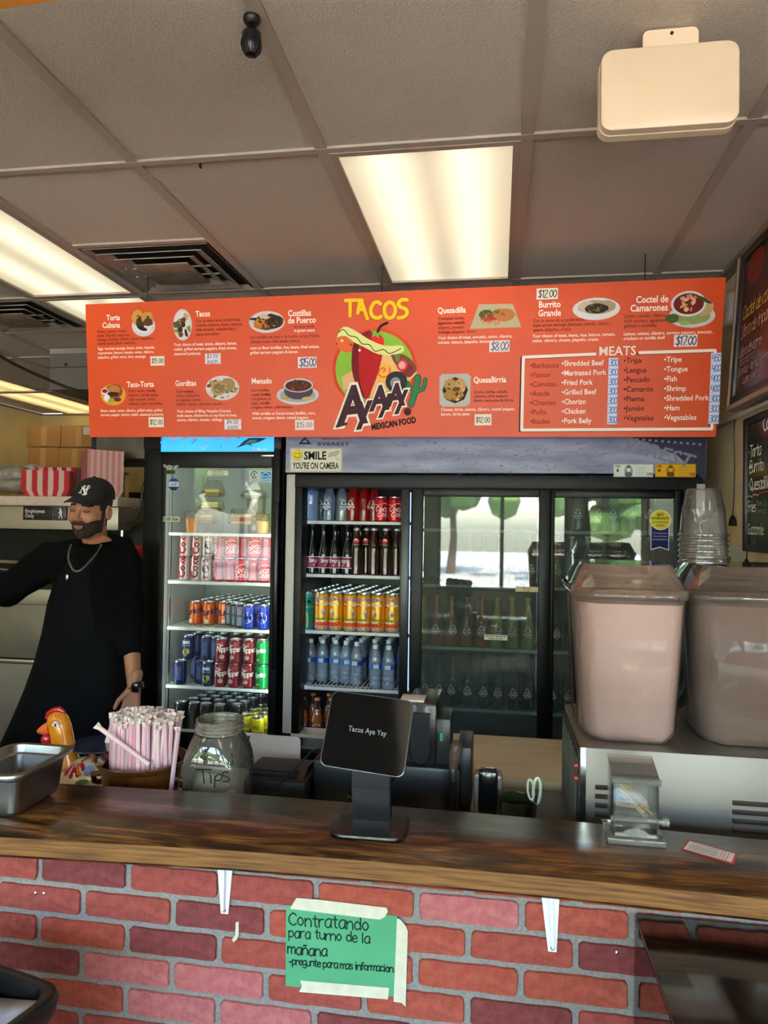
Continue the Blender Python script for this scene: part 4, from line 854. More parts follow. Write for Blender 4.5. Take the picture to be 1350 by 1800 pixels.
for lb, a, base, c1, c2 in (('silver grey novelty banknote stuck on the cooler header', (1079, 815, 1148, 839), '#d8dcd4', '#5b6864', '#8f9c98'), ('gold novelty banknote stuck on the cooler header beside the silver one', (1152, 815, 1223, 839), '#d9a51c', '#6c4a0c', '#a87a14')):
    (x0, z1), (x1, z0) = U(a[0], a[1], GY - .036), U(a[2], a[3], GY - .036); w, h = x1 - x0, z1 - z0
    P = Print(frm(GY - .0350), .0003); P.rect(x0, z0, x1, z1, base, 0.2); P.mb.box(x0, x1, GY - .0350, GY - .0344, z0, z1, mat(base, .5))
    P.disc(x0 + w * .38, z0 + h * .45, w * .11, h * .42, c2, 16, 1); P.disc(x0 + w * .38, z0 + h * .58, w * .05, h * .2, base, 12, 2); P.disc(x0 + w * .38, z0 + h * .2, w * .1, h * .2, c1, 10, 2)
    P.disc(x0 + w * .38, z0 + h * .78, w * .055, h * .12, c1, 10, 3); P.disc(x0 + w * .1, z0 + h * .5, w * .035, h * .13, c1, 10, 2)
    for k in range(4): P.rect(x0 + w * .55, z0 + h * (.18 + .17 * k), x0 + w * .8, z0 + h * (.21 + .17 * k), c2, 2)
    P.text('100', x0 + w * .82, z0 + h * .12, h * .32, c1, bold=.03, layer=2); P.text('100', x0 + w * .02, z0 + h * .72, h * .26, c1, bold=.03, layer=2); P.rect(x0, z0, x1, z0 + h * .06, c2, 2); P.rect(x0, z1 - h * .06, x1, z1, c2, 2)
    o = bpy.data.objects.new('novelty_banknote', P.mb.mesh('novelty_banknote', (x0, GY - .035, z0), False)); COL.objects.link(o); o.location = (x0, GY - .035, z0); tag(o, lb, 'banknote')
# warranty ribbon on the right door, notes on the middle door
RY = GY + .030
pr = Print(frm(RY + .0115), .0003)
x, z = U(1162, 914, RY); (x0, z1), (x1, z0) = U(1145, 914, RY), U(1177, 968, RY)
pr.poly([(x0, z1), (x0, z0), ((x0 + x1) / 2, z0 + .013), (x1, z0), (x1, z1)], '#e8e8ee', 1); pr.poly([(x0 + .003, z1), (x0 + .003, z0 + .005), ((x0 + x1) / 2, z0 + .017), (x1 - .003, z0 + .005), (x1 - .003, z1)], '#1c2468', 2)
R_ = .047
pr.poly([(x + R_ * (1 if k % 2 else .93) * math.cos(k * PI / 24), z + R_ * (1 if k % 2 else .93) * math.sin(k * PI / 24)) for k in range(48)], '#efe9c0', 3); pr.disc(x, z, R_ * .88, R_ * .88, '#e0cf3c', 30, 4)
for i, (s_, hh) in enumerate((('BEST', .016), ('WARRANTY', .016), ('IN THE INDUSTRY', .009), ('EVEREST', .011))): pr.text(s_, x, z + .018 - i * .0155, hh, '#3a3a1c' if i < 3 else '#a8341c', bold=.03, align='c', layer=5, sx=.9)
for i, s_ in enumerate(('5 Years Compressor', '2 Years Parts/Labor', 'Everest Refrigeration')): pr.text(s_, (x0 + x1) / 2, z - .062 - i * .014, .0095, '#d8dcf0', align='c', layer=5, width=(x1 - x0) * .8)
pr.build('warranty_ribbon', rd)
sticker(906, 1031, 946, 1041, '#c9bd98', note(['Jarritos', '$ 3.00']), md, 'price_note', Y=GY + .004)
sticker(851, 1115, 892, 1126, '#c9c7b4', note(['Mexican Coke $4.00', 'Water $ 1.00']), md, 'price_note', Y=GY + .004)
# shelves: left bay and middle/right bays
lz = [1.615, 1.353, 1.076, .802]; rz = [1.585, 1.315, 1.012, .718]
LX0, LX1, RX0, RX1 = -.940, -.415, -.405, .815
for z in lz: shelf(wide, LX0, LX1, 3.43, 4.0, z, mat('#cfd2d2', .4))
for z in rz: shelf(wide, RX0, .20, 3.50, 4.0, z, mat('#8f9484', .4)); shelf(wide, .215, RX1, 3.50, 4.0, z, mat('#8f9484', .4))
for x in (LX0 - .012, -.41, .207, RX1 + .004):
    for y in (3.56, 3.95): MB().box(x, x + .006, y, y + .015, .52, 1.85, CHROME).build('shelf_rail', wide)

# =================================================================== CANS, BOTTLES, FOOD
alu = mat('#c9ccd0', .28, 1)
def can_mesh(r, h, body, top=None, name='can'):
    f = MB(); b = mat(body, .3, .35)
    f.lathe([(r * .78, 0), (r * .8, .002), (r, h * .06), (r, h * .87), (r * .97, h * .90), (r * .86, h * .955)], b, 22, cap=True)
    return f
def make_can(label, grp, r, h, body, deco, name='soda_can', cat='can', tall=None):
    f = can_mesh(r, h, body); o = bpy.data.objects.new(name, f.mesh(name)); COL.objects.link(o); tag(o, label, cat, grp)
    l = MB().lathe([(r * .86, h * .950), (r * .885, h * .965), (r * .88, h), (r * .82, h), (r * .80, h * .965), (0, h * .965)], alu, 22, cap=False)
    l.rbox(-r * .28, r * .28, -r * .75, r * .1, h * .968, h * .978, alu, .001); l.build('can_top', o)
    if deco:
        P = Print(cylmap(r), .00035); deco(P, r, h); P.build('can_print', o)
    return o
def d_cola(P, r, h):
    P.hand('Coca', -r * .85, h * .42, h * .20, '#f4ece8', h * .026, slant=.3, sp=1.05, layer=2); P.hand('Cola', -r * .55, h * .20, h * .2, '#f4ece8', h * .026, slant=.3, sp=1.05, layer=2)
    P.line([(-r * 1.2, h * .72), (-r * .4, h * .66), (r * .5, h * .74), (r * 1.2, h * .7)], h * .02, '#f4ece8', 2, 3)
def d_cola2(P, r, h):                     # back side of the can: facts panel and vertical word
    P.grid(r * .1, h * .12, r * .75, h * .8, '#b87f86', 4, 2); P.text('Coke', -r * .45, h * .15, h * .34, '#e8d4d6', bold=.02, ang=PI / 2, layer=2)
    for k in range(8): P.grid(r * .16, h * (.18 + .07 * k), r * .68, h * (.2 + .07 * k), '#7a2a34', 3, 3)
def d_diet(P, r, h):
    P.text('Coke', r * .55, h * .12, h * .42, '#b01c28', bold=.03, ang=PI / 2, layer=3)
    P.line([(-r * .6, h * .85), (-r * .85, h * .5), (-r * .4, h * .1)], r * .3, '#c8303a', 2, 4)
def d_diet2(P, r, h):
    P.disc(0, h * .5, r * .55, r * .55, '#25336a', 20, 2); P.disc(0, h * .6, r * .5, r * .3, '#c23a44', 16, 3); P.text('diet', 0, h * .12, h * .16, '#a03040', bold=.03, align='c', layer=2); P.disc(0, h * .85, r * .5, r * .22, '#b05060', 10, 2)
def d_pepsi(P, r, h):
    P.disc(0, h * .48, r * .86, r * .86, '#eef1f6', 28, 2); P.poly([(r * .76 * math.cos(a), h * .52 + r * .74 * math.sin(a)) for a in np.linspace(.15, PI - .15, 14)], '#d22a32', 3)
    P.poly([(r * .76 * math.cos(a), h * .44 + r * .74 * math.sin(a)) for a in np.linspace(-.2, -PI + .2, 14)], '#1b46b8', 3); P.text('PEPSI', 0, h * .43, h * .15, '#111a3a', bold=.05, align='c', layer=4, width=r * 1.5)
def d_pepsi2(P, r, h):
    P.grid(-r * .1, h * .08, r * .7, h * .86, '#8fa0b4', 4, 2); P.disc(r * .3, h * .78, r * .3, r * .3, '#c8404c', 12, 3); P.text('PEPSI', r * .3, h * .45, h * .11, '#1a2430', bold=.03, align='c', layer=3)
def d_orange(P, r, h):
    P.poly([(-r, h * .35), (r, h * .65), (r, h * .9), (-r, h * .62)], '#e07a2c', 1.5); P.hand('Sunkist', -r * 1.0, h * .38, h * .23, '#1a2a5c', h * .04, slant=.3, sp=1.0, ang=.22, layer=3); P.grid(-r * .35, h * .08, r * .25, h * .25, '#e3dcd0', 3, 2)
def d_jumex(P, r, h):
    P.text('JUMEX', 0, h * .68, h * .16, '#eef2f6', bold=.05, align='c', layer=3, width=r * 1.2); P.text('NECTAR', 0, h * .57, h * .09, '#c8d0e0', align='c', layer=3)
    P.disc(-r * .1, h * .33, r * .5, h * .14, '#d9c43c', 16, 3, jit=.05); P.disc(r * .25, h * .36, r * .3, h * .12, '#b8a42c', 12, 4, jit=.05); P.disc(-r * .1, h * .2, r * .3, h * .05, '#7a8a2c', 10, 4)
def d_jumex2(P, r, h):
    P.grid(-r * .5, h * .2, r * .5, h * .8, '#41507e', 5, 2)
    for k in range(9): P.grid(-r * .42, h * (.24 + .06 * k), r * .42, h * (.25 + .06 * k), '#98a6c8', 4, 3)
def d_pepper(P, r, h):
    P.disc(-r * .1, h * .6, r * 1.05, h * .18, '#5c1018', 20, 1.5); P.hand('Dr', -r * .8, h * .64, h * .17, '#f0e6e2', h * .03, slant=.2, layer=3); P.hand('Pepper', -r * .95, h * .46, h * .2, '#f0e6e2', h * .032, slant=.15, sp=.82, layer=3, ang=.1)
    P.disc(-r * .1, h * .27, r * .36, h * .085, '#e9dcd8', 18, 3); P.disc(-r * .1, h * .27, r * .28, h * .065, '#8a1a24', 18, 4); P.text('23', -r * .1, h * .235, h * .1, '#f4eeec', bold=.03, align='c', layer=5)
def d_sprite(P, r, h):
    P.text('Sprite', 0, h * .5, h * .26, '#eef6ee', bold=.05, align='c', layer=3, slant=.15, ang=.12, sx=.8); P.disc(-r * .3, h * .2, r * .3, h * .03, '#e8d83c', 10, 3)
def d_monster(P, r, h):
    P.grid(-r * .1, h * .08, r * .5, h * .82, '#2a3434', 3, 1)
    for k in range(12): P.grid(-r * .04, h * (.12 + .055 * k), r * .44, h * (.13 + .055 * k), '#76807c', 3, 2)
def d_monster2(P, r, h):
    for dx in (-.45, -.1, .25): P.line([(r * dx, h * .75), (r * (dx + .12), h * .5), (r * dx, h * .28)], r * .14, '#63b83a', 2, 2)
def d_yellow(P, r, h): P.grid(-r * 1.4, h * .04, r * 1.4, h * .42, '#77721c', 8, 1); P.hand('tea', -r * .5, h * .55, h * .16, '#4a4a14', h * .02, layer=2)
def d_ariz(P, r, h):
    pk = '#8e84a0'; P.grid(-r * 1.5, h * .80, r * 1.5, h * .875, pk, 8, 1); P.grid(-r * 1.5, h * .035, r * 1.5, h * .11, pk, 8, 1)
    for i in range(40): P.disc(random.uniform(-1.4, 1.4) * r, random.choice([random.uniform(.81, .87), random.uniform(.04, .1)]) * h, .0016, .0016, '#d8cce0', 4, 2)
    P.poly([(-r * .95, h * .78), (-r * .45, h * .78), (-r * .45, h * .68), (-r * .7, h * .635), (-r * .95, h * .68)], '#c23a2c', 2.5); P.text('99', -r * .7, h * .685, h * .075, '#f2e8dc', bold=.03, align='c', layer=3.5)
    P.text('AriZona', -r * .35, h * .67, h * .13, '#f2ead8', bold=.03, layer=3, sx=.7)
    for i in range(9): P.disc((-1.3 + .33 * i) * r, h * .31, r * .2, h * .03, random.choice(['#5d8a3a', '#7ca04a']), 8, 2, jit=.2)
    P.grid(-r * 1.4, h * .13, r * 1.4, h * .20, '#d0442a', 8, 2)
    for i in range(4): P.disc((-1.1 + .75 * i) * r, h * .2, r * .42, h * .065, '#d4512a', 14, 2.5)
    P.text('Mucho Mango', 0, h * .23, h * .07, '#f6ead8', bold=.03, align='c', layer=4, width=r * 1.6)
    P.disc(r * .2, h * .52, r * .25, h * .07, '#e8d8c0', 10, 2, jit=.2); P.disc(r * .45, h * .46, r * .2, h * .06, '#7a8aa8', 10, 2.5, jit=.2)
def d_teal(P, r, h):
    P.grid(0, h * .04, r * 1.4, h * .88, '#2c7a66', 6, 1); P.line([(r * .3, h * .08), (r * .35, h * .3), (r * .25, h * .45)], r * .16, '#b9a86a', 2, 2); P.disc(r * .5, h * .75, r * .3, h * .05, '#1a2420', 10, 2); P.text('green tea', r * .1, h * .6, h * .06, '#cfe8dc', layer=2)
    for i in range(8): P.disc(-r * random.uniform(.1, 1), h * random.uniform(.1, .8), r * .18, h * .02, '#1c8ab0', 8, 1.5)
RC_, HC_ = .0325, .121
PR = {}
def proto(k, *a, **kw): PR[k] = a, kw
proto('red cola can', RC_, HC_, '#b8121e', d_cola); proto('red cola can showing its side panel', RC_, HC_, '#a01426', d_cola2)
proto('silver diet cola can', RC_, HC_, '#bdb7b4', d_diet); proto('silver diet can with dark round emblem', RC_, HC_, '#b9b3b2', d_diet2)
proto('blue cola can with round red and blue emblem', RC_, HC_, '#1236a8', d_pepsi); proto('dark grey-blue zero cola can', RC_, HC_, '#333d48', d_pepsi2)
proto('orange soda can', RC_, HC_, '#d2611a', d_orange); proto('dark blue fruit nectar can with pear', RC_, HC_, '#1d2e6a', d_jumex); proto('blue nectar can with text panel', RC_, HC_, '#222c68', d_jumex2)
proto('maroon pepper soda can', RC_, HC_, '#84141f', d_pepper); proto('green lemon-lime soda can', RC_, HC_, '#0f9a4c', d_sprite)
proto('tall black energy drink can', .033, .158, '#14191a', d_monster); proto('tall black energy can with green claw mark', .033, .158, '#121618', d_monster2); proto('bright yellow can', .031, .122, '#dcd21a', d_yellow)
proto('tall orange mango tea can', .0355, .186, '#e09a1c', d_ariz); proto('tall teal and green tea can', .0355, .184, '#22a4c0', d_teal)
FIRST = {}
def place(kind, x, y, z, where, rot=None, grp=None, rx=0, n='soda_can'):
    lb = kind + ' ' + where
    if rot is None: rot = random.uniform(-.35, .35)
    if kind not in FIRST:
        a, kw = PR[kind]; o = make_can(lb, grp or kind + 's', *a, name='tall_can' if 'tall' in kind else 'soda_can'); FIRST[kind] = o
        o.location = (x, y, z); o.rotation_euler = (rx, 0, rot)
    else:
        o = dup(FIRST[kind], (x, y, z), rot, lb, grp or kind + 's'); o.rotation_euler[0] = rx
    return o
def nx(px, Y=3.48, py=1000): return U(px, py, Y)[0]
# second shelf, two layers of cola cans
YR = 3.485; z2 = nz[1]
row_lo = [(325, 'silver diet cola can'), (345, 'silver diet cola can'), (363, 'silver diet can with dark round emblem'), (385, 'red cola can showing its side panel'), (404, 'red cola can showing its side panel'), (422, 'red cola can'), (443, 'red cola can showing its side panel'), (463, 'red cola can')]
row_hi = [(326, 'silver diet cola can'), (348, 'silver diet cola can'), (368, 'silver diet can with dark round emblem'), (392, 'red cola can showing its side panel'), (411, 'red cola can'), (428, 'red cola can showing its side panel'), (447, 'red cola can'), (466, 'red cola can showing its side panel')]
for zz, row, w in ((z2, row_lo, 'lower'), (z2 + HC_, row_hi, 'upper')):
    x0_, x1_ = nx(row[0][0]), nx(row[-1][0])
    for i, (px, k) in enumerate(row):
        xx = x0_ + (x1_ - x0_) * i / 7
        place(k, xx, YR + .006 * (i % 2), zz, 'on second shelf, %s from left in %s layer' % (ORD[i], w), rot=random.uniform(-.25, .25))
    for j in range(1, 3):
        for i in range(8):
            k = 'silver diet cola can' if i < 3 else 'red cola can'
            xx = x0_ + (x1_ - x0_) * i / 7
            place(k, xx, YR + .0725 * j, zz, 'behind the second shelf front row, %s layer' % w, grp='cola cans behind the front rows')
# third shelf: orange, grey, blue
z3 = nz[2]
for i, px in enumerate((334, 358, 381)): place('orange soda can', nx(px), 3.56 if i < 2 else 3.585, z3, 'on third shelf, %s from left' % ORD[i], rot=(-.5, .1, .4)[i])
for i, px in enumerate((398, 412, 424)): place('dark grey-blue zero cola can', nx(px + 4, 3.55), (3.585, 3.55, 3.52)[i], z3, 'on third shelf, %s beside the orange cans' % ORD[i], rot=-.1)
for i, px in enumerate((440, 465)): place('blue cola can with round red and blue emblem', nx(px), 3.475, z3, 'on third shelf, %s standing one' % ('left' if i == 0 else 'right'), rot=.0)
for j in range(1, 6):
    for i in range(6):
        yy = 3.60 + .066 * j
        if yy > 3.93: continue
        xx = -1.56 + i * .068 + .006 * j
        place('orange soda can' if i < 2 else 'dark grey-blue zero cola can', xx, yy, z3, 'in the rows at the back of the third shelf', grp='soda cans at the back of the third shelf')
place('blue cola can with round red and blue emblem', nx(478), 3.60, z3 + HC_ + .033, 'lying on the others, third shelf', rot=PI / 2 + .25, rx=PI / 2)
for i in range(2): place('blue cola can with round red and blue emblem', nx(452 + 22 * i, 3.56), 3.56, z3, 'second row of the third shelf', grp='blue cans in the second row')
# fourth shelf: nectar, pepper, lemon-lime
z4 = nz[3]
for i, (px, k) in enumerate(((321, 'blue nectar can with text panel'), (352, 'blue nectar can with text panel'), (370, 'dark blue fruit nectar can with pear'))): place(k, nx(px), 3.475 + .04 * (i == 1), z4, 'on fourth shelf, lower layer, %s from left' % ORD[i], rot=.1)
for i, (px, k) in enumerate(((334, 'dark blue fruit nectar can with pear'), (366, 'blue nectar can with text panel'), (384, 'blue nectar can with text panel'))): place(k, nx(px, 3.52), 3.52, z4 + HC_, 'on fourth shelf, upper layer, %s from left' % ORD[i], rot=.05)
for w, zz in (('lower', z4), ('upper', z4 + HC_)):
    for i in range(3): place('maroon pepper soda can', nx((391, 415, 439)[i] + (2 if zz > z4 else 0), 3.47), 3.47, zz, 'on fourth shelf, %s layer, %s from left' % (w, ORD[i]), rot=(.45, -.15, .05)[i])
    place('green lemon-lime soda can', nx(464, 3.47), 3.47, zz, 'on fourth shelf, %s layer' % w, rot=-.1)
    for j in range(1, 3):
        for i in range(7): place('blue nectar can with text panel' if i < 3 else 'maroon pepper soda can' if i < 6 else 'green lemon-lime soda can', -1.575 + i * .070 - .0, 3.55 + .072 * j, zz, 'behind fourth shelf front row, %s layer' % w, grp='cans behind the front row of the fourth shelf')
# bottom: black tall cans and yellow cans
z5 = .518
for i, px in enumerate((318, 342, 363, 388, 415)): place('tall black energy drink can', nx(px, 3.50, 1240), 3.50 - .004 * i, z5, 'in bottom front row, %s from left' % ORD[i], rot=random.uniform(-.3, .3)) if i < 4 else place('tall black energy can with green claw mark', nx(px, 3.50, 1240), 3.51, z5, 'at right end of bottom front row', rot=.2)
for j in range(1, 5):
    for i in range(6 - (j < 3)):
        place('tall black energy drink can', nx(320 + 23 * i + 6 * j, 3.5, 1240) + .01, 3.50 + .072 * j, z5, 'behind the bottom front row', grp='black tall cans behind the bottom front row')
YL = [(388, 1245, 3.43), (411, 1247, 3.42), (434, 1242, 3.46), (454, 1250, 3.43), (427, 1236, 3.53), (448, 1232, 3.55), (466, 1240, 3.50), (437, 1226, 3.62), (458, 1225, 3.64), (471, 1232, 3.58), (446, 1218, 3.70), (466, 1217, 3.72)]
for i, (px, py, yy) in enumerate(YL):
    w = ('front row of the bottom shelf, %s from left' % ORD[i]) if i < 4 else 'in the yellow rows at the right of the bottom shelf'
    xx = min(U(px, py, yy)[0], -1.128)
    place('bright yellow can', xx, yy, z5 + .03 * 0, w, grp='yellow cans' if i < 4 else 'yellow cans behind the front row')
# top shelf of the narrow cooler: juice cups and cake boxes
zt_ = nz[0]; clear = glass('#f6f6f2', gl=.9, haze=.035, hazec='#e8ecea')
def juice(px, lab, col, Y=3.50, r=.036, h=.09, full=.75):
    x = U(px, 900, Y)[0]; t = thing('juice_cup', lab, 'cup', (x, Y, zt_))
    MB().lathe([(r * .78, .001), (r * .78 + r * .22 * full, h * full)], mat(col, .35), 20, (x, Y, zt_)).build('juice', t)
    MB().lathe([(r * .82, 0), (r * 1.03, h), (r * 1.08, h + .002)], clear, 20, (x, Y, zt_), cap=False).build('cup_wall', t)
    MB().lathe([(r * 1.1, h), (r * 1.1, h + .006), (r * .9, h + .014), (0, h + .014)], clear, 20, (x, Y, zt_), cap=False).build('lid', t)
juice(338, 'clear cup of orange juice at the left of the top shelf', '#f0a018', h=.098)
juice(462, 'clear cup of yellow custard at the right of the top shelf', '#eec22c', Y=3.49, h=.085)
juice(484, 'clear cup of yellow custard half hidden at the far right of the top shelf', '#e8bc2c', Y=3.56, h=.09)
def cake(px, py, w, d, h, lab, cols, Y=3.56, HH=.084):
    x, z = U(px, py, Y); t = thing('cake_box', lab, 'dessert box', (x, Y, z)); f = MB(); n = len(cols)
    for i, c in enumerate(cols): f.rbox(x - w / 2, x + w / 2, Y - d / 2, Y + d / 2, z + .004 + h * i / n, z + .004 + h * (i + 1) / n, mat(c, .7, noise=c, bump=.4, nscale=120), .004)
    f.build('cake_slice', t)
    g = MB(); e = .012; rr = lambda k, zz: [(x + sx * (w / 2 + k), Y + sy * (d / 2 + k), zz) for sx, sy in ((-1, -1), (1, -1), (1, 1), (-1, 1))]
    g.loft([rr(.002, z), rr(e, z + .016), rr(e + .004, z + .017), rr(e, z + .02), rr(-.004, z + HH)], clear); g.build('clamshell', t, smooth=False)
cake(363, 921, .080, .06, .045, 'clear box with a layered cream cake slice beside the orange juice, bottom of its stack', ['#b79468', '#cbb46a', '#e0d49a'])
cake(372, 899, .090, .06, .045, 'clear box with a pale yellow cake slice, middle of its stack', ['#8a6a3a', '#e2d886', '#efe8a8'], Y=3.56)
cake(376, 873, .075, .06, .035, 'clear box with a round yellow flan, on top of its stack', ['#b08a4a', '#e4cf7a'], Y=3.56)
cake(427, 923, .105, .07, .052, 'clear box with strawberry crumb cake on the top shelf', ['#dfc68a', '#b8453c', '#e6d6a8'], Y=3.50)
cake(448, 878, .10, .07, .03, 'clear box with wrapped pastries high at the right of the top shelf', ['#a08a80', '#c9c9c4'], Y=3.66, HH=.048)
MB  # (upper boxes stand on the stack below them)
t = thing('clear_tub', 'tall clear plastic tub under the wrapped pastries box', 'tub', (U(450, 920, 3.66)[0], 3.66, zt_)); xx = U(450, 920, 3.66)[0]; zz = U(448, 878, 3.66)[1]
MB().lathe([(.045, 0), (.052, zz - zt_ - .001)], glass('#e8e4da', gl=1, haze=.3, hazec='#a89c80'), 20, (xx, 3.66, zt_)).build('tub_wall', t)
MB().loft([[(xx - .05 + .02 * k + a, 3.66 + b, zz + .05 + k * .02) for a, b in ((0, -.02), (.08 - .03 * k, -.02), (.08 - .03 * k, .02), (0, .02))] for k in range(3)], mat('#c9cdd0', .35)).build('crumpled_wrap', t, smooth=False)

# bottles -------------------------------------------------------------
def bottle_prof(kind):
    return {'jar': [(.028, 0), (.031, .004), (.031, .115), (.027, .135), (.016, .175), (.0125, .195), (.0125, .232), (.0145, .234), (.0145, .240)],
            'sang': [(.028, 0), (.031, .004), (.031, .09), (.028, .115), (.018, .16), (.013, .19), (.0125, .232), (.0145, .236), (.0145, .243)],
            'punch': [(.027, 0), (.030, .004), (.030, .12), (.027, .15), (.018, .19), (.0135, .21), (.0135, .225)],
            'big': [(.040, 0), (.044, .006), (.044, .15), (.036, .19), (.017, .235), (.0145, .27), (.0145, .285)],
            'fanta': [(.027, 0), (.031, .004), (.029, .045), (.0315, .07), (.030, .09), (.020, .13), (.0125, .155), (.0125, .19)],
            'water': [(.024, 0), (.031, .006), (.0315, .03), (.0295, .036), (.0315, .042), (.0315, .055), (.0295, .061), (.0315, .067), (.0315, .08), (.030, .086), (.0315, .092), (.0315, .125), (.030, .15), (.022, .178), (.0115, .192), (.0115, .200)]}[kind]
def make_bottle(label, grp, prof, body, capc, lab=None, labz=None, deco=None, full=None, cap_h=.012, name='glass_bottle', n=20, capn='crown_cap'):
    P_ = bottle_prof(prof); f = MB()
    if full:
        liq = [(r * .93, z + .001) for r, z in P_ if z <= full[1]]; f.lathe(liq, full[0], n)
    f.lathe(P_, body, n, cap=not full)
    o = bpy.data.objects.new(name, f.mesh(name)); COL.objects.link(o); tag(o, label, 'bottle', grp)
    top = P_[-1][1]; r = P_[-1][0]
    MB().lathe([(r * 1.08, top - .008), (r * 1.15, top - .007), (r * 1.1, top + cap_h - .010), (r * .8, top + cap_h - .007), (0, top + cap_h - .006)], mat(capc, .4, .3 if 'crown' in capn else 0), 14, cap=False).build(capn, o)
    if labz:
        r_ = max([q[0] for q in P_ if labz[0] - .02 <= q[1] <= labz[1] + .02] or [P_[2][0]]); 
        MB().lathe([(r_ + .0006, labz[0]), (r_ + .0006, labz[1])], mat(lab, .5), n, cap=False).build('paper_label', o)
    if deco:
        r_ = max([q[0] for q in P_ if .04 < q[1] < .13] or [P_[2][0]]); P = Print(cylmap(r_ + .0008), .0004); deco(P, r_); P.build('bottle_print', o)
    return o
def e_jar(P, r, z=.075, tone='#c84a34'):
    P.disc(0, z, r * .62, r * .62, '#d8d2c6', 16, 1); P.disc(0, z + r * .5, r * .36, r * .5, '#d8d2c6', 12, 1); P.disc(0, z + r * .55, r * .24, r * .32, '#3c6a3a', 12, 2); P.grid(-r * .75, z - r * .32, r * .75, z + r * .15, tone, 6, 3); P.text('Jarritos', 0, z - r * .25, r * .42, '#f4eee2', bold=.03, align='c', layer=4, width=r * 1.3)
def e_sang(P, r):
    P.grid(-r * .05 * 0 - r * 1.5, .028, r * 1.5, .031, '#e6dce0', 8, 3); P.grid(-r * 1.5, .082, r * 1.5, .085, '#e6dce0', 8, 3); P.hand('Sangria', -r * .8, .058, .016, '#f4e8ec', .0022, slant=.2, sp=.85, layer=3); P.poly([(0, .048), (.004, .043), (0, .038), (-.004, .043)], '#f0e0e4', 3); P.grid(r * .75, .036, r * 1.15, .062, '#d8d0d4', 2, 3)
def e_punch(P, r): P.disc(0, .165, r * .5, r * .4, '#c03a34', 14, 2); P.disc(0, .172, r * .3, r * .2, '#e8c8b8', 10, 3); P.text('punch', 0, .145, .012, '#c8bcb4', align='c', layer=2)
def e_fanta(P, r): P.disc(0, .055, r * .7, r * .62, '#e8e4dc', 20, 1); P.disc(0, .055, r * .56, r * .5, '#e07a1c', 20, 2); P.text('Fanta', 0, .049, .019, '#1c2c5c', bold=.04, align='c', layer=3, slant=.15, ang=.15)
gl_ = lambda c, h=.0: glass(c, gl=1.3, haze=h)
def dark_glass(c): return mat(c, .08, spec=.6)
BP = {}
def bp(k, *a, **kw): BP[k] = (a, kw)
clearb = glass('#d6dfe8', gl=1.6, haze=.22, hazec='#b4c6da')
water_m = glass('#dfe8f4', gl=1.8, haze=.30, hazec='#c2d2ea')
bp('dark sangria bottle', 'sang', dark_glass('#0e1210'), '#1c1c1c', '#7c1440', (.030, .083), e_sang)
bp('brown fruit punch bottle', 'punch', dark_glass('#2c1410'), '#b9b4ae', None, None, e_punch)
bp('red soda bottle', 'jar', dark_glass('#7e1418'), '#b82a20', None, None, e_jar); bp('large red soda bottle', 'big', dark_glass('#7a1216'), '#a02018', None, None, e_jar)
bp('pale blue soda bottle', 'jar', clearb, '#c8d0d8', None, None, lambda P, r: e_jar(P, r, tone='#2a52a8'), full=(glass('#a9c8ea', gl=.3, haze=.3, hazec='#90b4e0'), .19))
bp('clear mineral water bottle', 'jar', clearb, '#b8c0c4', None, None, lambda P, r: e_jar(P, r, tone='#2a4a98'))
bp('large plastic water bottle', 'big', glass('#cfe0f8', gl=1.6, haze=.4, hazec='#a4c4f0'), '#cdd8ea', '#1c3aa8', (.150, .172), None)
bp('plastic water bottle', 'water', water_m, '#d8dcea', '#20408e', (.098, .122), lambda P, r: (P.grid(-r * .4, .100, r * .5, .120, '#b8c8dc', 4, 2), P.grid(-r * 1.3, .0985, -r * .6, .1215, '#3a7ad0', 3, 1.5)))
bp('orange soda bottle', 'fanta', glass('#ead8c8', gl=1.4, haze=.05), '#d87a4a', None, None, e_fanta, full=(mat('#d88a1c', .3), .13))
bp('orange mandarin soda bottle', 'jar', dark_glass('#8a3a10'), '#8a4a28', None, None, e_jar); bp('yellow-green soda bottle', 'jar', dark_glass('#7e7c14'), '#8a8a50', None, None, e_jar); bp('dark cola bottle', 'jar', dark_glass('#0e0c0c'), '#34302c', None, None, e_jar)
bp('yellow pineapple soda bottle', 'jar', dark_glass('#9a7c10'), '#a08a40', None, None, e_jar); bp('dark green soda bottle', 'jar', dark_glass('#0c2414'), '#2c3a30', None, None, e_jar); bp('brown tamarind soda bottle', 'jar', dark_glass('#4c1c10'), '#5a4030', None, None, e_jar)
BF = {}
def bput(kind, x, y, z, where, rot=None, grp=None):
    lb = kind + ' ' + where
    if rot is None: rot = random.uniform(-.4, .4)
    if kind not in BF:
        a, kw = BP[kind]; nm = 'water_bottle' if 'water bottle' in kind and 'mineral' not in kind else 'glass_bottle'
        o = make_bottle(lb, grp or kind + 's', *a, name=nm, capn='screw_cap' if nm == 'water_bottle' else 'crown_cap', cap_h=.02 if nm == 'water_bottle' else .012, **kw); BF[kind] = o
    else: o = dup(BF[kind], None, None, lb, grp or kind + 's')
    o.location = (x, y, z); o.rotation_euler = (0, 0, rot); return o
def bx(px, Y, py=1000): return U(px, py, Y)[0]
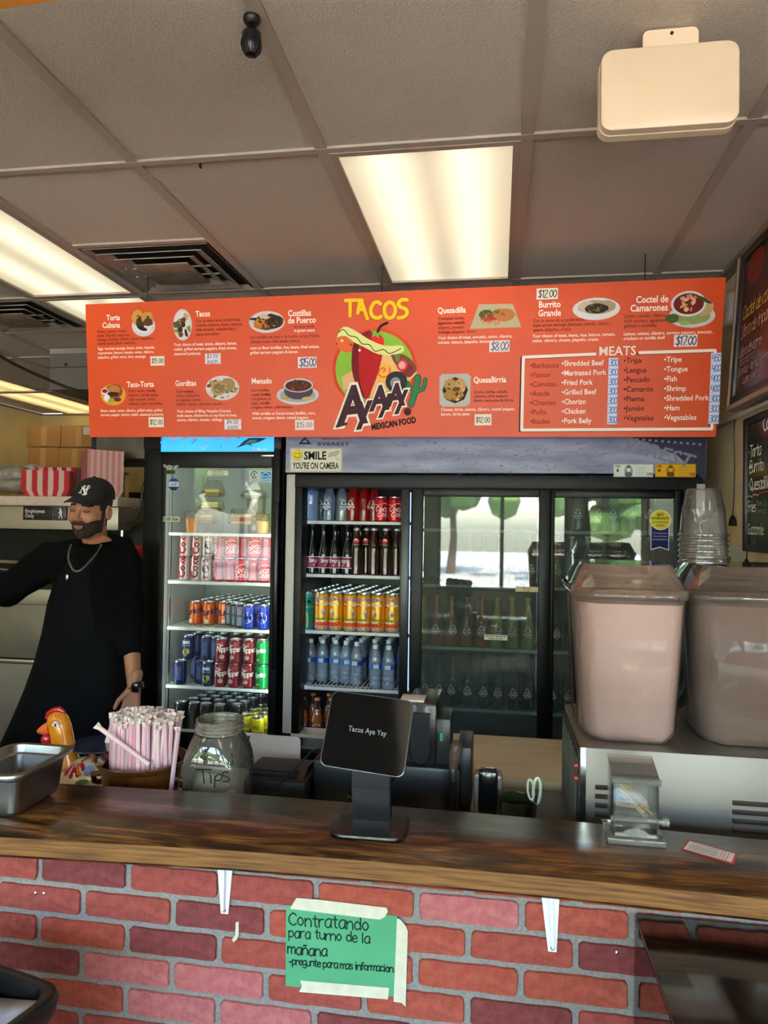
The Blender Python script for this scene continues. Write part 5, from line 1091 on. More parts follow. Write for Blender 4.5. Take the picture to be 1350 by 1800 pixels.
# left bay
z = lz[0]
bput('large plastic water bottle', bx(546, 3.50, 890), 3.50, z, 'at the left of the top shelf'); bput('clear mineral water bottle', bx(564, 3.58, 890), 3.58, z, 'standing behind the pale blue bottle')
bput('pale blue soda bottle', bx(579, 3.48, 890), 3.48, z, 'on the top shelf beside the large water bottle'); bput('clear mineral water bottle', bx(601, 3.49, 890), 3.49, z, 'on the top shelf beside the red bottles', rot=.5)
for i, px in enumerate((620, 640, 658)): bput('red soda bottle', bx(px, 3.50 + .02 * i, 890), 3.50 + .02 * i, z, 'on the top shelf, %s from left' % ORD[i], rot=(-.2, 1.4, .3)[i])
for i, px in enumerate((670, 694)): place('red cola can', bx(px, 3.475, 890), 3.475, z, '%s one beside the red bottles in the wide cooler' % ('left' if i == 0 else 'right'), rot=.1)
z = lz[1]
for i, px in enumerate((548, 568, 588, 610)): bput('dark sangria bottle', bx(px + 1, 3.49, 980), 3.49, z, 'on the second shelf, %s from left' % ORD[i], rot=(.5, .5, 0, -.6)[i])
for i, px in enumerate((630, 640, 657, 678, 697)): bput('brown fruit punch bottle', bx(px, 3.49 + (.05 if i == 0 else 0), 980), 3.49 + (.06 if i == 1 else 0), z, 'on the second shelf, %s from left' % ORD[i], rot=(.1, 0, 1.6, 0, 1.5)[i])
for j in range(1, 3):
    for i in range(7): bput('dark sangria bottle' if i < 4 else 'brown fruit punch bottle', -.89 + i * .066, 3.51 + .075 * j, z, 'behind the front row on the second shelf', grp='bottles behind the second shelf front row')
z = lz[2]
place('tall teal and green tea can', bx(540, 3.48, 1070), 3.48, z, 'at the left of the mango tea cans', rot=0)
for i, px in enumerate((566, 591, 616, 640, 665, 690)): place('tall orange mango tea can', bx(px, 3.475, 1070), 3.475, z, 'in the front row, %s from left' % ORD[i], rot=(.1, -.7, 0.15, 0, -.75, -.35)[i])
for j in range(1, 7):
    for i in range(7): place('tall orange mango tea can', -.915 + i * .0735 + .005 * j, 3.475 + .0745 * j, z, 'in the rows behind the front row', grp='mango tea cans behind the front row', rot=random.uniform(-.5, .5))
z = lz[3]
wp = [(546, 1190, 3.56), (567, 1190, 3.56), (590, 1192, 3.56), (608, 1195, 3.545), (627, 1200, 3.52), (660, 1212, 3.465), (683, 1214, 3.455)]
for i, (px, py, yy) in enumerate(wp): bput('plastic water bottle', bx(px, yy, 1160), yy, z, 'with blue label in the front row, %s from left' % ORD[i])
for j in range(1, 5):
    for i in range(7):
        if 3.57 + .068 * j < 3.95: bput('plastic water bottle', -.90 + i * .071, 3.56 + .07 * j, z, 'with blue label behind the front row', grp='water bottles behind the front row')
z = .604
for i, (px, yy) in enumerate(((530, 3.47), (556, 3.47), (548, 3.56), (580, 3.48), (576, 3.57))): bput('orange soda bottle', bx(px + 2, yy, 1250), yy, .515 + .03, ('in front at the bottom, %s from left' % ORD[(0, 1, 0, 2, 1)[i]]) if i in (0, 1, 3) else 'standing behind the bottom front bottles, %s one' % ('left' if i == 2 else 'right'), rot=.1)
MB().rbox(LX0, LX1, 3.43, 4.0, .512, .545, mat('#8c8f88', .4), .003).build('bottom_deck', wide)
# slot between doors: more blue water
for i, zz in enumerate((lz[3], lz[0])): bput('plastic water bottle', bx(729, 3.60, 1150), 3.60, rz[3 if i == 0 else 0], 'seen through the slot between the doors, %s one' % ('lower' if i == 0 else 'upper'))
# middle and right bays
def row(kinds, z, y, x0, dx, where, back=0, backk=None):
    cnt = {}
    for i, k in enumerate(kinds):
        if k is None: continue
        cnt[k] = cnt.get(k, 0) + 1
        bput(k, x0 + i * dx, y + random.uniform(-.006, .006), z, where + ', %s from left' % ORD[cnt[k] - 1])
    for j in range(back):
        for i, k in enumerate(kinds):
            if k: bput(k, x0 + i * dx, y + .078 * (j + 1), z, 'second or third row ' + where, grp=where + ', rows behind')
row([None, None, None, 'red soda bottle', 'red soda bottle', 'red soda bottle', 'brown tamarind soda bottle', 'brown tamarind soda bottle'], rz[1], 3.56, -.36, .073, 'middle bay second shelf')
row(['yellow pineapple soda bottle', 'orange mandarin soda bottle', 'orange mandarin soda bottle', 'orange mandarin soda bottle', 'orange mandarin soda bottle', 'yellow-green soda bottle', 'yellow-green soda bottle', 'yellow-green soda bottle'], rz[2], 3.55, -.365, .073, 'middle bay third shelf', 1)
row(['dark cola bottle'] * 8, rz[3], 3.55, -.355, .073, 'middle bay bottom shelf', 1)
row(['yellow pineapple soda bottle', 'clear mineral water bottle', 'clear mineral water bottle', 'clear mineral water bottle', 'brown tamarind soda bottle', 'brown tamarind soda bottle', 'brown tamarind soda bottle'], rz[1], 3.56, .275, .076, 'right bay second shelf')
row(['dark cola bottle', 'dark cola bottle', 'brown tamarind soda bottle', 'dark cola bottle'], rz[2], 3.55, .275, .075, 'right bay third shelf')
row(['dark green soda bottle', 'dark green soda bottle', 'dark green soda bottle', 'dark green soda bottle'], rz[3], 3.55, .27, .072, 'right bay bottom shelf')
row([None, 'clear mineral water bottle', 'red soda bottle', 'clear mineral water bottle', 'red soda bottle', 'red soda bottle'], rz[0], 3.57, .30, .082, 'right bay top shelf')

# =================================================================== THINGS ON AND BEHIND THE BAR
def rrect(cx, cy, hx, hy, r, n=5):
    P = []
    for (sx, sy, a0) in ((1, 1, 0), (-1, 1, PI / 2), (-1, -1, PI), (1, -1, 3 * PI / 2)):
        for k in range(n + 1):
            a = a0 + PI / 2 * k / n; P.append((cx + sx * (hx - r) + r * math.cos(a), cy + sy * (hy - r) + r * math.sin(a)))
    return P
def ring(cx, cy, hx, hy, r, z, rot=0):
    c, s = math.cos(rot), math.sin(rot)
    return [(cx + (x) * c - (y) * s, cy + x * s + y * c, z) for x, y in rrect(0, 0, hx, hy, r)]
# steel food pan
pcx, pcy = -1.087, 1.503; rot = .0
pt = thing('steel_pan', 'brushed stainless steel food pan standing on the left of the wooden bar', 'pan', (pcx, pcy, CT))
ps = mat('#8e8c8a', .34, 1, bump=.04, nscale=60)
HX, HY, PH = .073, .098, .100
def pr_(k, z, dx=0): return ring(pcx, pcy, HX + k, HY + k, .028 + max(k, -.01), CT + z, 0)
f = MB(); f.loft([pr_(-.026, 0), pr_(-.017, .004), pr_(-.012, .012), pr_(-.003, PH - .018), pr_(.001, PH - .014), pr_(.002, PH - .002), pr_(.013, PH - .001), pr_(.014, PH - .004), pr_(.0155, PH - .004), pr_(.0145, PH + .001), pr_(.0, PH + .001), pr_(-.004, PH - .016), pr_(-.008, PH - .02), pr_(-.016, .014), pr_(-.022, .004)], ps, cap=True)
f.build('pan_body', pt, ang=25)
# tablet on stand
tx, ty = -.262, 1.530
tb = thing('tablet_stand', 'black touch screen tablet on a black stand, on the wooden bar', 'tablet', (tx, ty, CT))
bk1 = mat('#0e0e10', .35, coat=.15)
f = MB(); R0 = lambda hx, hy, r, z: ring(tx, ty, hx, hy, r, CT + .0004 + z, .03)
f.loft([R0(.074, .062, .03, 0), R0(.080, .068, .03, .003), R0(.079, .067, .03, .007), R0(.050, .040, .02, .014)], bk1); f.build('base', tb)
f = MB(); w = .041
sec = [(ty + .012, .012), (ty + .006, .05), (ty - .002, .09), (ty - .0, .13), (ty + .004, .17)]
f.loft([[(tx - w, y - .012, CT + z), (tx + w, y - .012, CT + z), (tx + w, y + .014, CT + z), (tx - w, y + .014, CT + z)] for y, z in sec], mat('#131418', .35, coat=.15)); f.build('stand_neck', tb, ang=60)
MB().box(tx - w - .0005, tx + w + .0005, ty - .0148, ty - .0135, CT + .086, CT + .0885, BLACK).build('neck_seam', tb)
# screen slab: corners back-projected on a tilted plane
sc_c = [(-.0, 0)]
TY0, TY1 = 1.492, 1.560                     # bottom nearer, top further back
bl_, br_ = U(557, 1349, TY0), U(713, 1365, TY0); tl_, tr_ = U(587, 1218, TY1), U(726, 1227, TY1)
O_ = Vector(((bl_[0] + br_[0]) / 2, TY0, (bl_[1] + br_[1]) / 2)); TT = Vector(((tl_[0] + tr_[0]) / 2, TY1, (tl_[1] + tr_[1]) / 2))
ex = (Vector((br_[0], TY0, br_[1])) - Vector((bl_[0], TY0, bl_[1]))); wb = ex.length; ex.normalize()
ey = (TT - O_); hb = ey.length; ey.normalize(); ez = ex.cross(ey).normalized(); ex = ey.cross(ez).normalized()
if ez.y > 0: ez = -ez
wt = math.hypot(tr_[0] - tl_[0], tr_[1] - tl_[1]); ws = (wb + wt) / 2
SM = Matrix(((ex.x, ey.x, ez.x, O_.x), (ex.y, ey.y, ez.y, O_.y), (ex.z, ey.z, ez.z, O_.z), (0, 0, 0, 1)))
def slab(k, z): return [(x, y, z) for x, y in rrect(0, hb / 2, ws / 2 + k, hb / 2 + k, .016, 6)]
f = MB(); f.loft([slab(-.004, -.012), slab(0, -.009), slab(0, -.001), slab(-.0012, 0)], mat('#77777a', .3, .8), M=SM); f.build('tablet_shell', tb)
f = MB(); f.loft([slab(-.0018, 0), slab(-.0018, .0006)], mat('#050506', .06, spec=.16), M=SM); f.build('screen', tb)
P = Print(lambda x, y, l: tuple(SM @ Vector((x, y, .0007 + l))), .0002)
P.text('Tacos Aya Yay', 0, hb * .49, .0165, '#8d9296', align='c', width=ws * .46); P.build('screen_text', tb)
MB().rbox(tx + .055, tx + .068, ty + .012, ty + .02, CT + .128, CT + .142, WHITE, .002).build('cable_plug', tb)
MB().tube([(tx + .061, ty + .025, CT + .13), (tx + .02, ty + .05, CT + .05), (tx - .05, ty + .09, CT + .015), (tx - .08, ty + .14, CT + .01), (tx - .10, ty + .20, CT - .06)], .0022, BLACK, 6).build('cable', tb)

# toothpick dispenser of clear acrylic
ac = glass('#f2f4f2', gl=1.2, haze=.035, hazec='#d9d6cf'); ace = glass('#f0f1ec', gl=1.3, haze=.16, hazec='#ddd8cf')
kx0, kx1, ky0, ky1 = .243, .333, 1.555, 1.635
tp_ = thing('toothpick_dispenser', 'clear acrylic toothpick dispenser on the bar before the steel drink machine', 'dispenser', ((kx0 + kx1) / 2, (ky0 + ky1) / 2, CT))
MB().rbox(kx0 - .012, kx1 + .014, ky0 - .012, ky1 + .006, CT, CT + .012, ace, .002).build('base', tp_)
ztk = CT + .152
for x in (kx0, kx1 - .004): MB().prism([(ky0, 0), (ky1, 0), (ky1, .14), (ky0 + .0, .115)], x, x + .004, ac, M=Matrix(((0, 0, 1, 0), (1, 0, 0, 0), (0, 1, 0, CT + .012), (0, 0, 0, 1)))).build('side_panel', tp_, smooth=False)
MB().box(kx0 + .004, kx1 - .004, ky1 - .004, ky1, CT + .012, ztk, ac).build('back_panel', tp_)
MB().box(kx0 + .004, kx1 - .004, ky0, ky0 + .004, CT + .050, CT + .125, ac).build('front_panel', tp_)
f = MB(); f.prismy([(kx0 + .004, CT + .013), (kx1 - .004, CT + .013), (kx1 - .004, CT + .02), (kx1 - .018, CT + .02), (kx1 - .026, CT + .026), ((kx0 + kx1) / 2, CT + .032), (kx0 + .026, CT + .026), (kx0 + .018, CT + .02), (kx0 + .004, CT + .02)], ky0, ky0 + .003, ace); f.build('front_lip', tp_)
MB().tube([(kx0 - .004, ky0 + .012, CT + .044), (kx1 + .012, ky0 + .012, CT + .044)], .0065, ace, 12).build('roller', tp_)
MB().tube([(kx1 + .008, ky0 + .012, CT + .044), (kx1 + .022, ky0 + .012, CT + .044)], .0095, ace, 12).build('roller_knob', tp_)
lid = MB(); M_ = Matrix.Translation((0, ky0, CT + .128)) @ Matrix.Rotation(math.atan2(.025, .08), 4, 'X'); lid.box(kx0 - .002, kx1 + .002, -.002, .085, 0, .004, ace, M=M_); lid.box(kx0 - .004, kx1 + .004, -.004, .003, -.006, .007, ace, M=M_); lid.build('lid', tp_)
tw = mat('#d8b48c', .7); tw2 = mat('#c99c6c', .7); R = random.Random(4)
for i in range(34):
    a = -.72 + R.uniform(-.08, .08); cx_ = (kx0 + kx1) / 2 + R.uniform(-.012, .012) + .004; cz_ = CT + .085 + R.uniform(-.014, .016); y = ky0 + .009 + .006 * (i // 4) * .9
    if i > 25: a = -.05 + R.uniform(-.04, .04); cx_ = (kx0 + kx1) / 2 - .002; cz_ = CT + .056 + R.uniform(0, .012)
    L = .032; dx, dz = L * math.cos(a), L * math.sin(a)
    b = max(kx0 + .006, min(kx1 - .006, cx_ - dx)); c = max(kx0 + .006, min(kx1 - .006, cx_ + dx))
    k_ = MB().tube([(cx_ - dx, y, cz_ - dz), (cx_ - dx * .94, y, cz_ - dz * .94), (cx_ + dx * .94, y, cz_ + dz * .94), (cx_ + dx, y, cz_ + dz)], [.0003, .001, .001, .0003], R.choice([tw, tw2]), 6)
    one(k_, 'toothpick', 'thin wooden toothpick leaning in the acrylic dispenser' if i <= 25 else 'thin wooden toothpick lying flat at the bottom of the dispenser', 'toothpick', loc=(cx_, y, cz_), group='toothpicks in the dispenser')
# red edged card
cc = [G(*p, CT + .0006) for p in ((1209, 1476), (1296, 1502), (1290, 1520), (1198, 1492))]
f = MB(); f.prism(cc[::-1] if False else cc, CT + .0003, CT + .0012, mat('#b8342c', .5)); k = thing('printed_card', 'small red edged paper card lying on the bar at the right', 'card', (cc[0][0], cc[0][1], CT)); f.build('card', k, smooth=False)
mx_, my_ = sum(p[0] for p in cc) / 4, sum(p[1] for p in cc) / 4; ins = [(mx_ + (x - mx_) * .93, my_ + (y - my_) * .85) for x, y in cc]
P = Print(lambda x, y, l: (x, y, CT + .0012 + l), .0002); P.poly(ins, '#d9cfc9', 1)
def bil(u, v): a = [ins[3][i] + (ins[2][i] - ins[3][i]) * u for i in (0, 1)]; b = [ins[0][i] + (ins[1][i] - ins[0][i]) * u for i in (0, 1)]; return (a[0] + (b[0] - a[0]) * v, a[1] + (b[1] - a[1]) * v)
for v in (.12, .3, .45, .6, .8): P.poly([bil(.06, v), bil(.68, v), bil(.68, v + .06), bil(.06, v + .06)], '#8f8a8a', 2)
for u in (.74, .8, .88): P.poly([bil(u, .05), bil(u + .012, .05), bil(u + .012, .95), bil(u, .95)], '#c25a50', 2)
P.build('print', k)

# tip jar (square glass jar with rounded corners)
jx, jy = U(385, 1340, 1.80)[0], 1.80; hw = .070
tj = thing('tip_jar', 'large square glass jar marked Tips, between the straws and the tablet', 'jar', (jx, jy, WC))
jg = glass('#e4e8e4', gl=1.5, haze=.12, hazec='#b9b0a6'); jr = glass('#e8ece8', gl=2.2, haze=.26, hazec='#c4b8ac')
JH = 1.087 - WC
def sqr(h, z, r=None, jit=0): r = r or h * .38; return ring(jx, jy, h, h, min(r, h * .999), WC + z)
f = MB(); f.loft([sqr(.066, .0), sqr(.075, .008), sqr(.077, .10), sqr(.077, JH - .115), sqr(.075, JH - .090, .035), sqr(.069, JH - .058, .050), sqr(.062, JH - .036, .061)], jg, cap=False); f.add(sqr(.066, .001), [tuple(range(24))], jg); f.build('jar_wall', tj)
f = MB()
c_ = (jx, jy, WC + JH - .034)
f.lathe([(.062, 0), (.0605, .004), (.0640, .008), (.0605, .013), (.0640, .018), (.0605, .022), (.0615, .028), (.0630, .031), (.060, .034), (.0565, .032), (.0565, .0)], jr, 36, c_, cap=False); f.build('threaded_rim', tj)
P = Print(lambda x, y, l: (x, jy - .0775 - l, y), .0004)
def jp(px, py): return U(px, py, jy - .078)
ink = '#141210'
P.line([jp(344, 1353), jp(371, 1353)], .0034, ink); P.line([jp(356, 1354), jp(359, 1377)], .0038, ink); P.line([jp(370, 1362), jp(371, 1377)], .0036, ink); P.line([jp(367, 1358), jp(369, 1359)], .0030, ink)
P.line([jp(378, 1364), jp(377, 1384)], .0038, ink); P.line([jp(378, 1366), jp(386, 1361), jp(390, 1367), jp(386, 1372), jp(379, 1372)], .0032, ink, smooth=3); P.line([jp(401, 1358), jp(394, 1357), jp(391, 1362), jp(402, 1368), jp(402, 1373), jp(392, 1374)], .0032, ink, smooth=3)
P.build('marker_lettering', tj)
for px, py in ((358, 1322), (405, 1331)):
    P = Print(lambda x, y, l: (x, jy - .0775 - l, y), .0004)
    for d in (-3, 3): P.line([jp(px + d, py - 6), jp(px + d, py)], .0020, ink)
    P.line([jp(px - 4, py + 6), jp(px - 3, py + 11), jp(px, py + 13), jp(px + 3, py + 11), jp(px + 4, py + 6)], .0022, ink, smooth=3)
    P.build('marker_face', tj)
R = random.Random(8)
for i in range(5):
    cx_, cz_ = jx + R.uniform(-.03, .03), WC + .04 + .02 * i; rings = []
    f = MB(); n = 6; M_ = Matrix.Translation((cx_, jy + R.uniform(-.025, .025), cz_)) @ Matrix.Rotation(R.uniform(-.6, .6), 4, 'Z') @ Matrix.Rotation(R.uniform(.2, 1.1), 4, 'X')
    vs = [((u - .5) * .075, (v - .5) * .045, .006 * math.sin(u * 7 + i)) for u in np.linspace(0, 1, n) for v in (0, .5, 1)]
    f.add(vs, [(3 * a + b, 3 * a + 3 + b, 3 * a + 4 + b, 3 * a + b + 1) for a in range(n - 1) for b in (0, 1)], mat(('#b9b49a', '#a8a88c', '#c8c2ae')[i % 3], .8, noise='#8f927a', nscale=40), M=M_)
    o_ = one(f, 'banknote', 'folded banknote loose inside the tip jar', 'banknote', loc=(cx_, jy, cz_), group='banknotes in the tip jar')
    sm = o_.modifiers.new('thick', 'SOLIDIFY'); sm.thickness = .0006

# clay dish crammed with wrapped straws
dx_, dy_ = U(250, 1360, 1.83)[0], 1.83; DZ = U(250, 1345, 1.77)[1]
cz_ = WC
dish = thing('clay_dish', 'glazed brown clay dish holding the pink wrapped straws', 'dish', (dx_, dy_, cz_))
cl = mat('#5e3312', .2, noise='#3c200c', nscale=12, coat=.5); H_ = .957 - cz_
MB().lathe([(.072, 0), (.085, .004), (.100, H_ * .5), (.106, H_ - .016), (.120, H_ - .004), (.122, H_ + .002), (.116, H_ + .004), (.100, H_ - .01), (.096, H_ * .5), (.07, .008), (0, .006)], cl, 40, (dx_, dy_, cz_)).build('bowl', dish)
for s_ in (-1, 1): MB().tube([(dx_ + s_ * .104, dy_ - .02, cz_ + H_ * .75), (dx_ + s_ * .135, dy_ - .016, cz_ + H_ * .7), (dx_ + s_ * .140, dy_ + .0, cz_ + H_ * .55), (dx_ + s_ * .135, dy_ + .016, cz_ + H_ * .5), (dx_ + s_ * .103, dy_ + .02, cz_ + H_ * .55)], .008, cl, 8).build('handle', dish)
pk = [mat(c, .75, bump=.2, nscale=60) for c in ('#dba3b0', '#e2b4bd', '#cf93a3', '#e6c6c8', '#c9a6b4')]; wt_ = mat('#dcc9c2', .8)
def straw_mesh(v):
    R = random.Random(v); f = MB(); L = .160; r = .0060
    f.tube([(0, 0, 0), (0, 0, L)], r, pk[v % 5], 7)
    a = R.uniform(0, PI); c, s = math.cos(a), math.sin(a)              # pinched paper end
    for k in range(2):
        z0 = L; q = R.uniform(-.004, .004)
        f.add([(-r * c, -r * s, z0), (r * c, r * s, z0), (r * 1.6 * c + q, r * 1.6 * s + q, z0 + .012), (-r * 1.6 * c + q, -r * 1.6 * s, z0 + .012 + R.uniform(-.003, .003)), (q * 1.5, q, z0 + .006)], [(0, 1, 4), (1, 2, 4), (2, 3, 4), (3, 0, 4)], wt_)
        a += 1.3; c, s = math.cos(a), math.sin(a)
    return f.mesh('straw')
sm_ = [straw_mesh(v) for v in range(10)]; R = random.Random(12); cnt = 0
for i in range(185):
    if i < 44: a = i / 44 * 2 * PI; rr = 1.0
    else: a = R.uniform(0, 2 * PI); rr = math.sqrt(R.random()) * .93
    x, y = math.cos(a) * .086 * rr, math.sin(a) * .070 * rr
    o = bpy.data.objects.new('wrapped_straw', sm_[R.randrange(10)]); COL.objects.link(o)
    lean = R.uniform(-.03, .05) * rr + (.10 if x > .05 else 0); z0 = cz_ + .110 + R.uniform(-.006, .014) + (.004 * (1 - rr) * 3)
    o.location = (dx_ + x * .96, dy_ + y * .96, z0 - .012)
    o.rotation_euler = (-math.sin(a) * lean + R.uniform(-.03, .03), math.cos(a) * lean + R.uniform(-.02, .03), R.uniform(0, 6))
    tag(o, 'pink paper wrapped straw standing in the clay dish', 'straw', 'wrapped straws in the clay dish')
o = bpy.data.objects.new('wrapped_straw', sm_[3]); COL.objects.link(o); tag(o, 'pink wrapped straw leaning diagonally across the front of the bunch', 'straw')
sx0, sz0 = U(262, 1344, 1.755); sx1, sz1 = U(180, 1283, 1.735); v = Vector((sx1 - sx0, -.02, sz1 - sz0)); o.location = (sx0, 1.755, sz0); o.rotation_euler = v.to_track_quat('Z', 'Y').to_euler()
o = bpy.data.objects.new('wrapped_straw', sm_[4]); COL.objects.link(o); tag(o, 'pale lilac wrapped straw sticking out low at the right of the bunch', 'straw')
sx0, sz0 = U(299, 1352, 1.755); o.location = (sx0, 1.762, cz_ + H_ - .06 + .0); o.rotation_euler = (0, .10, 0)
# painted rooster
rx, ry = U(100, 1300, 1.97)[0], 1.97
ro = thing('ceramic_rooster', 'painted ceramic rooster with orange head behind the steel pan', 'figurine', (rx + .06, ry, WC))
og = mat('#d98a1a', .2, noise='#c87410', nscale=14, coat=.6); red = mat('#b01820', .22, coat=.6); bea = mat('#e0682a', .25, coat=.5)
def rp(px, py, Y=ry): x, z = U(px, py, Y); return x, z
hx_, hz_ = rp(103, 1275)
f = MB(); prof = [(rp(118, 1345), .046), (rp(112, 1315), .036), (rp(109, 1292), .0345), (rp(104, 1272), .036), (rp(102, 1260), .031), (rp(103, 1251), .018), (rp(104, 1247), .004)]
f.loft([[(c[0] + r * math.cos(2 * PI * k / 18), ry + r * .8 * math.sin(2 * PI * k / 18), c[1]) for k in range(18)] for c, r in prof], og); f.build('head', ro)
f = MB(); b0, b1 = rp(88, 1278), rp(68, 1284); f.loft([[(b0[0] + (b1[0] - b0[0]) * t + 0, ry - .008 + r * math.cos(2 * PI * k / 12), b0[1] + (b1[1] - b0[1]) * t + r * math.sin(2 * PI * k / 12)) for k in range(12)] for t, r in ((-.2, .019), (.2, .019), (.6, .013), (.9, .006), (1, .002))], bea); f.build('beak', ro)
wx_, wz_ = rp(86, 1298); MB().sph((wx_, ry - .012, wz_), (.017, .012, .018), red).build('wattle', ro)
f = MB(); 
cmb = [rp(*q_) for q_ in ((83, 1262), (88, 1254), (97, 1248), (107, 1246), (116, 1251))]; f.tube([(c[0], ry - .006, c[1]) for c in cmb], [.004, .0085, .0095, .009, .004], red, 12)
f.build('comb', ro)
ex_, ez_ = rp(108, 1270); P = Print(lambda x, y, l: (x, ry - .0285 - l - max(0, 0), y), .0006)
P.disc(ex_, ez_, .0125, .0062, '#5a4a3c', 16, 1); P.disc(ex_, ez_, .0112, .0048, '#e8e0d0', 16, 2); P.disc(ex_, ez_, .0044, .0044, '#3c4a50', 12, 3); P.disc(ex_, ez_, .0022, .0022, '#101010', 10, 4); P.line([(ex_ - .012, ez_ + .009), (ex_, ez_ + .013), (ex_ + .013, ez_ + .008)], .0012, '#4a3018', 1, 3)
P.build('eye', ro)
bcx, bcz = rp(148, 1358)
f = MB(); f.sph((bcx + .02, ry + .01, bcz - .035), (.135, .075, .080), mat('#d8ccb0', .2, coat=.5), 28); bo = f.build('body', ro)
def on_body(x, z, l):
    a = (x - bcx - .02) / .135; c = (z - bcz + .035) / .080; q = max(0, 1 - a * a - c * c); return (x, ry + .01 - .075 * math.sqrt(q) - l - .001, z)
P = Print(on_body, .0006)
def bpol(cx, cy, pts, c, ly): X, Z = rp(cx, cy); P.poly([(X + a, Z + b) for a, b in pts], c, ly)
for ang_ in (-1.0, -.5, 0, .5, 1.0):
    X, Z = rp(143, 1330); q = [(X + r * math.sin(ang_ + da) , Z - r * math.cos(ang_ + da)) for r, da in ((.008, 0), (.022, .16), (.04, .13), (.048, 0), (.04, -.13), (.022, -.16))]; P.poly(q, '#a81c22', 2)
P.line([(rp(160, 1340)[0] + .018 * math.cos(a), rp(160, 1340)[1] + .018 * math.sin(a)) for a in np.linspace(.6, 4.6, 9)], .007, '#c8641c', 3); P.disc(*rp(170, 1346), .014, .012, '#7f96b8', 14, 4); P.disc(*rp(165, 1362), .020, .007, '#5d8a34', 12, 4, rot=.2); P.disc(*rp(125, 1345), .010, .006, '#c85a3c', 12, 3); P.line([rp(120, 1368), rp(135, 1370)], .005, '#d8b49a', 3)
P.line([rp(146, 1345), rp(142, 1378)], .013, '#9c1018', 2.5)
P.build('painted_pattern', ro)
f = MB()       # tray/lid resting on its back and the tail feathers
lp0 = rp(125, 1318); f.lathe([(.0, .0), (.085, .002), (.09, .006), (.088, .008), (0, .006)], mat('#2c3350', .2, coat=.5), 30, (rp(168, 1310)[0], ry + .02, rp(168, 1322)[1] + .012), M=None); f.build('back_opening', ro)
tl0 = rp(205, 1262); f = MB()
for k, c in enumerate(('#161418', '#d8601c', '#e8dccc')): f.tube([(tl0[0] - .035 - .006 * k, ry + .05, tl0[1] - .11), (tl0[0] - .012 - .010 * k, ry + .05, tl0[1] - .035), (tl0[0] + .022 - .012 * k, ry + .05, tl0[1] + .012 - .006 * k)], [.022, .016, .006], mat(c, .2, coat=.5), 10)
f.build('tail', ro)

# white board / receipt printer / register
x0, z0 = U(437, 1392, 2.22); x1, z1 = U(528, 1296, 2.22)
f = MB(); f.loft([[(x, y, z) for x, z in [(a, b) for a, b in rrect((x0 + x1) / 2, (max(z0, WC) + z1) / 2, (x1 - x0) / 2, (z1 - max(z0, WC)) / 2, .014)]] for y in (2.22, 2.226)], mat('#b9b2b0', .45))
one(f, 'plastic_board', 'pale grey plastic board standing behind the tip jar', 'board', loc=((x0 + x1) / 2, 2.223, WC))
f = MB(); x0, z1 = U(437, 1392, 2.0); x1, zt2 = U(545, 1352, 2.0)
rp2 = thing('receipt_printer', 'low black receipt printer behind the bar, left of the tablet', 'printer', ((x0 + x1) / 2, 2.05, WC))
MB().rbox(x0, x1, 1.95, 2.12, WC, zt2 - .022, BLACKM, .008).build('housing', rp2)
MB().prism([(1.96, zt2 - .022), (2.11, zt2 - .022), (2.09, zt2 - .004), (2.02, zt2)], x0 + .01, x1 - .01, mat('#1a1a1d', .4), M=Matrix(((0, 0, 1, 0), (1, 0, 0, 0), (0, 1, 0, 0), (0, 0, 0, 1)))).build('cover', rp2)
for k in range(3): MB().box(x0 + .012, x1 - .03, 1.972 + .02 * k, 1.980 + .02 * k, zt2 - .0225, zt2 - .010 + .003 * k, DARKMETAL).build('cover_ridge', rp2)
MB().tube([(U(560, 1316, 2.0)[0], 2.0, U(560, 1316, 2.0)[1]), (U(548, 1320, 1.95)[0], 1.95, U(548, 1320, 1.95)[1]), (U(515, 1355, 1.93)[0], 1.93, U(515, 1355, 1.93)[1]), (U(480, 1392, 1.90)[0], 1.90, U(480, 1392, 1.90)[1] + .004)], .003, BLACK, 6).build('cable', rp2)
x0, x1 = U(548, 0, 2.1)[0], U(800, 1400, 2.1)[0]
rg = thing('cash_register', 'bulky black register and card terminal behind the tablet', 'register', ((x0 + x1) / 2, 2.1, WC))
zz = lambda px, py, Y: U(px, py, Y)[1]
MB().rbox(U(548, 1400, 2.0)[0], U(808, 1400, 2.0)[0], 2.0, 2.24, WC, zz(700, 1345, 2.0), mat('#0e0f12', .35), .01).build('lower_box', rg)
MB().rbox(U(712, 1300, 2.02)[0], U(768, 1300, 2.02)[0], 2.02, 2.22, zz(740, 1345, 2.02), zz(740, 1236, 2.02), mat('#17171a', .3, coat=.3), .012).build('printer_tower', rg)
f = MB(); xa_, xb_ = U(722, 1300, 2.0)[0], U(755, 1300, 2.0)[0]; f.prismy([(xa_, zz(730, 1255, 2.0)), (xa_, zz(730, 1318, 2.0)), (xa_ + .008, zz(730, 1338, 2.0)), ((xa_ + xb_) / 2, zz(730, 1344, 2.0)), (xb_ - .008, zz(730, 1338, 2.0)), (xb_, zz(730, 1318, 2.0)), (xb_, zz(730, 1255, 2.0))], 2.0, 2.02, mat('#1e1f26', .25, coat=.5)); f.build('front_flap', rg)
MB().rbox(U(765, 1300, 2.03)[0], U(792, 1300, 2.03)[0], 2.03, 2.16, zz(780, 1345, 2.03), zz(780, 1264, 2.03), mat('#24262a', .35), .006).build('side_module', rg)
P = Print(frm(2.0285), .0003); a, b = U(767, 1302, 2.0285), U(780, 1289, 2.0285)
for k, c in enumerate(('#1c2a28', '#2f9a7c')): P.rect(a[0] + k * .010, a[1], a[0] + .008 + k * .010, b[1], c, 2)
P.build('port_lights', rg)
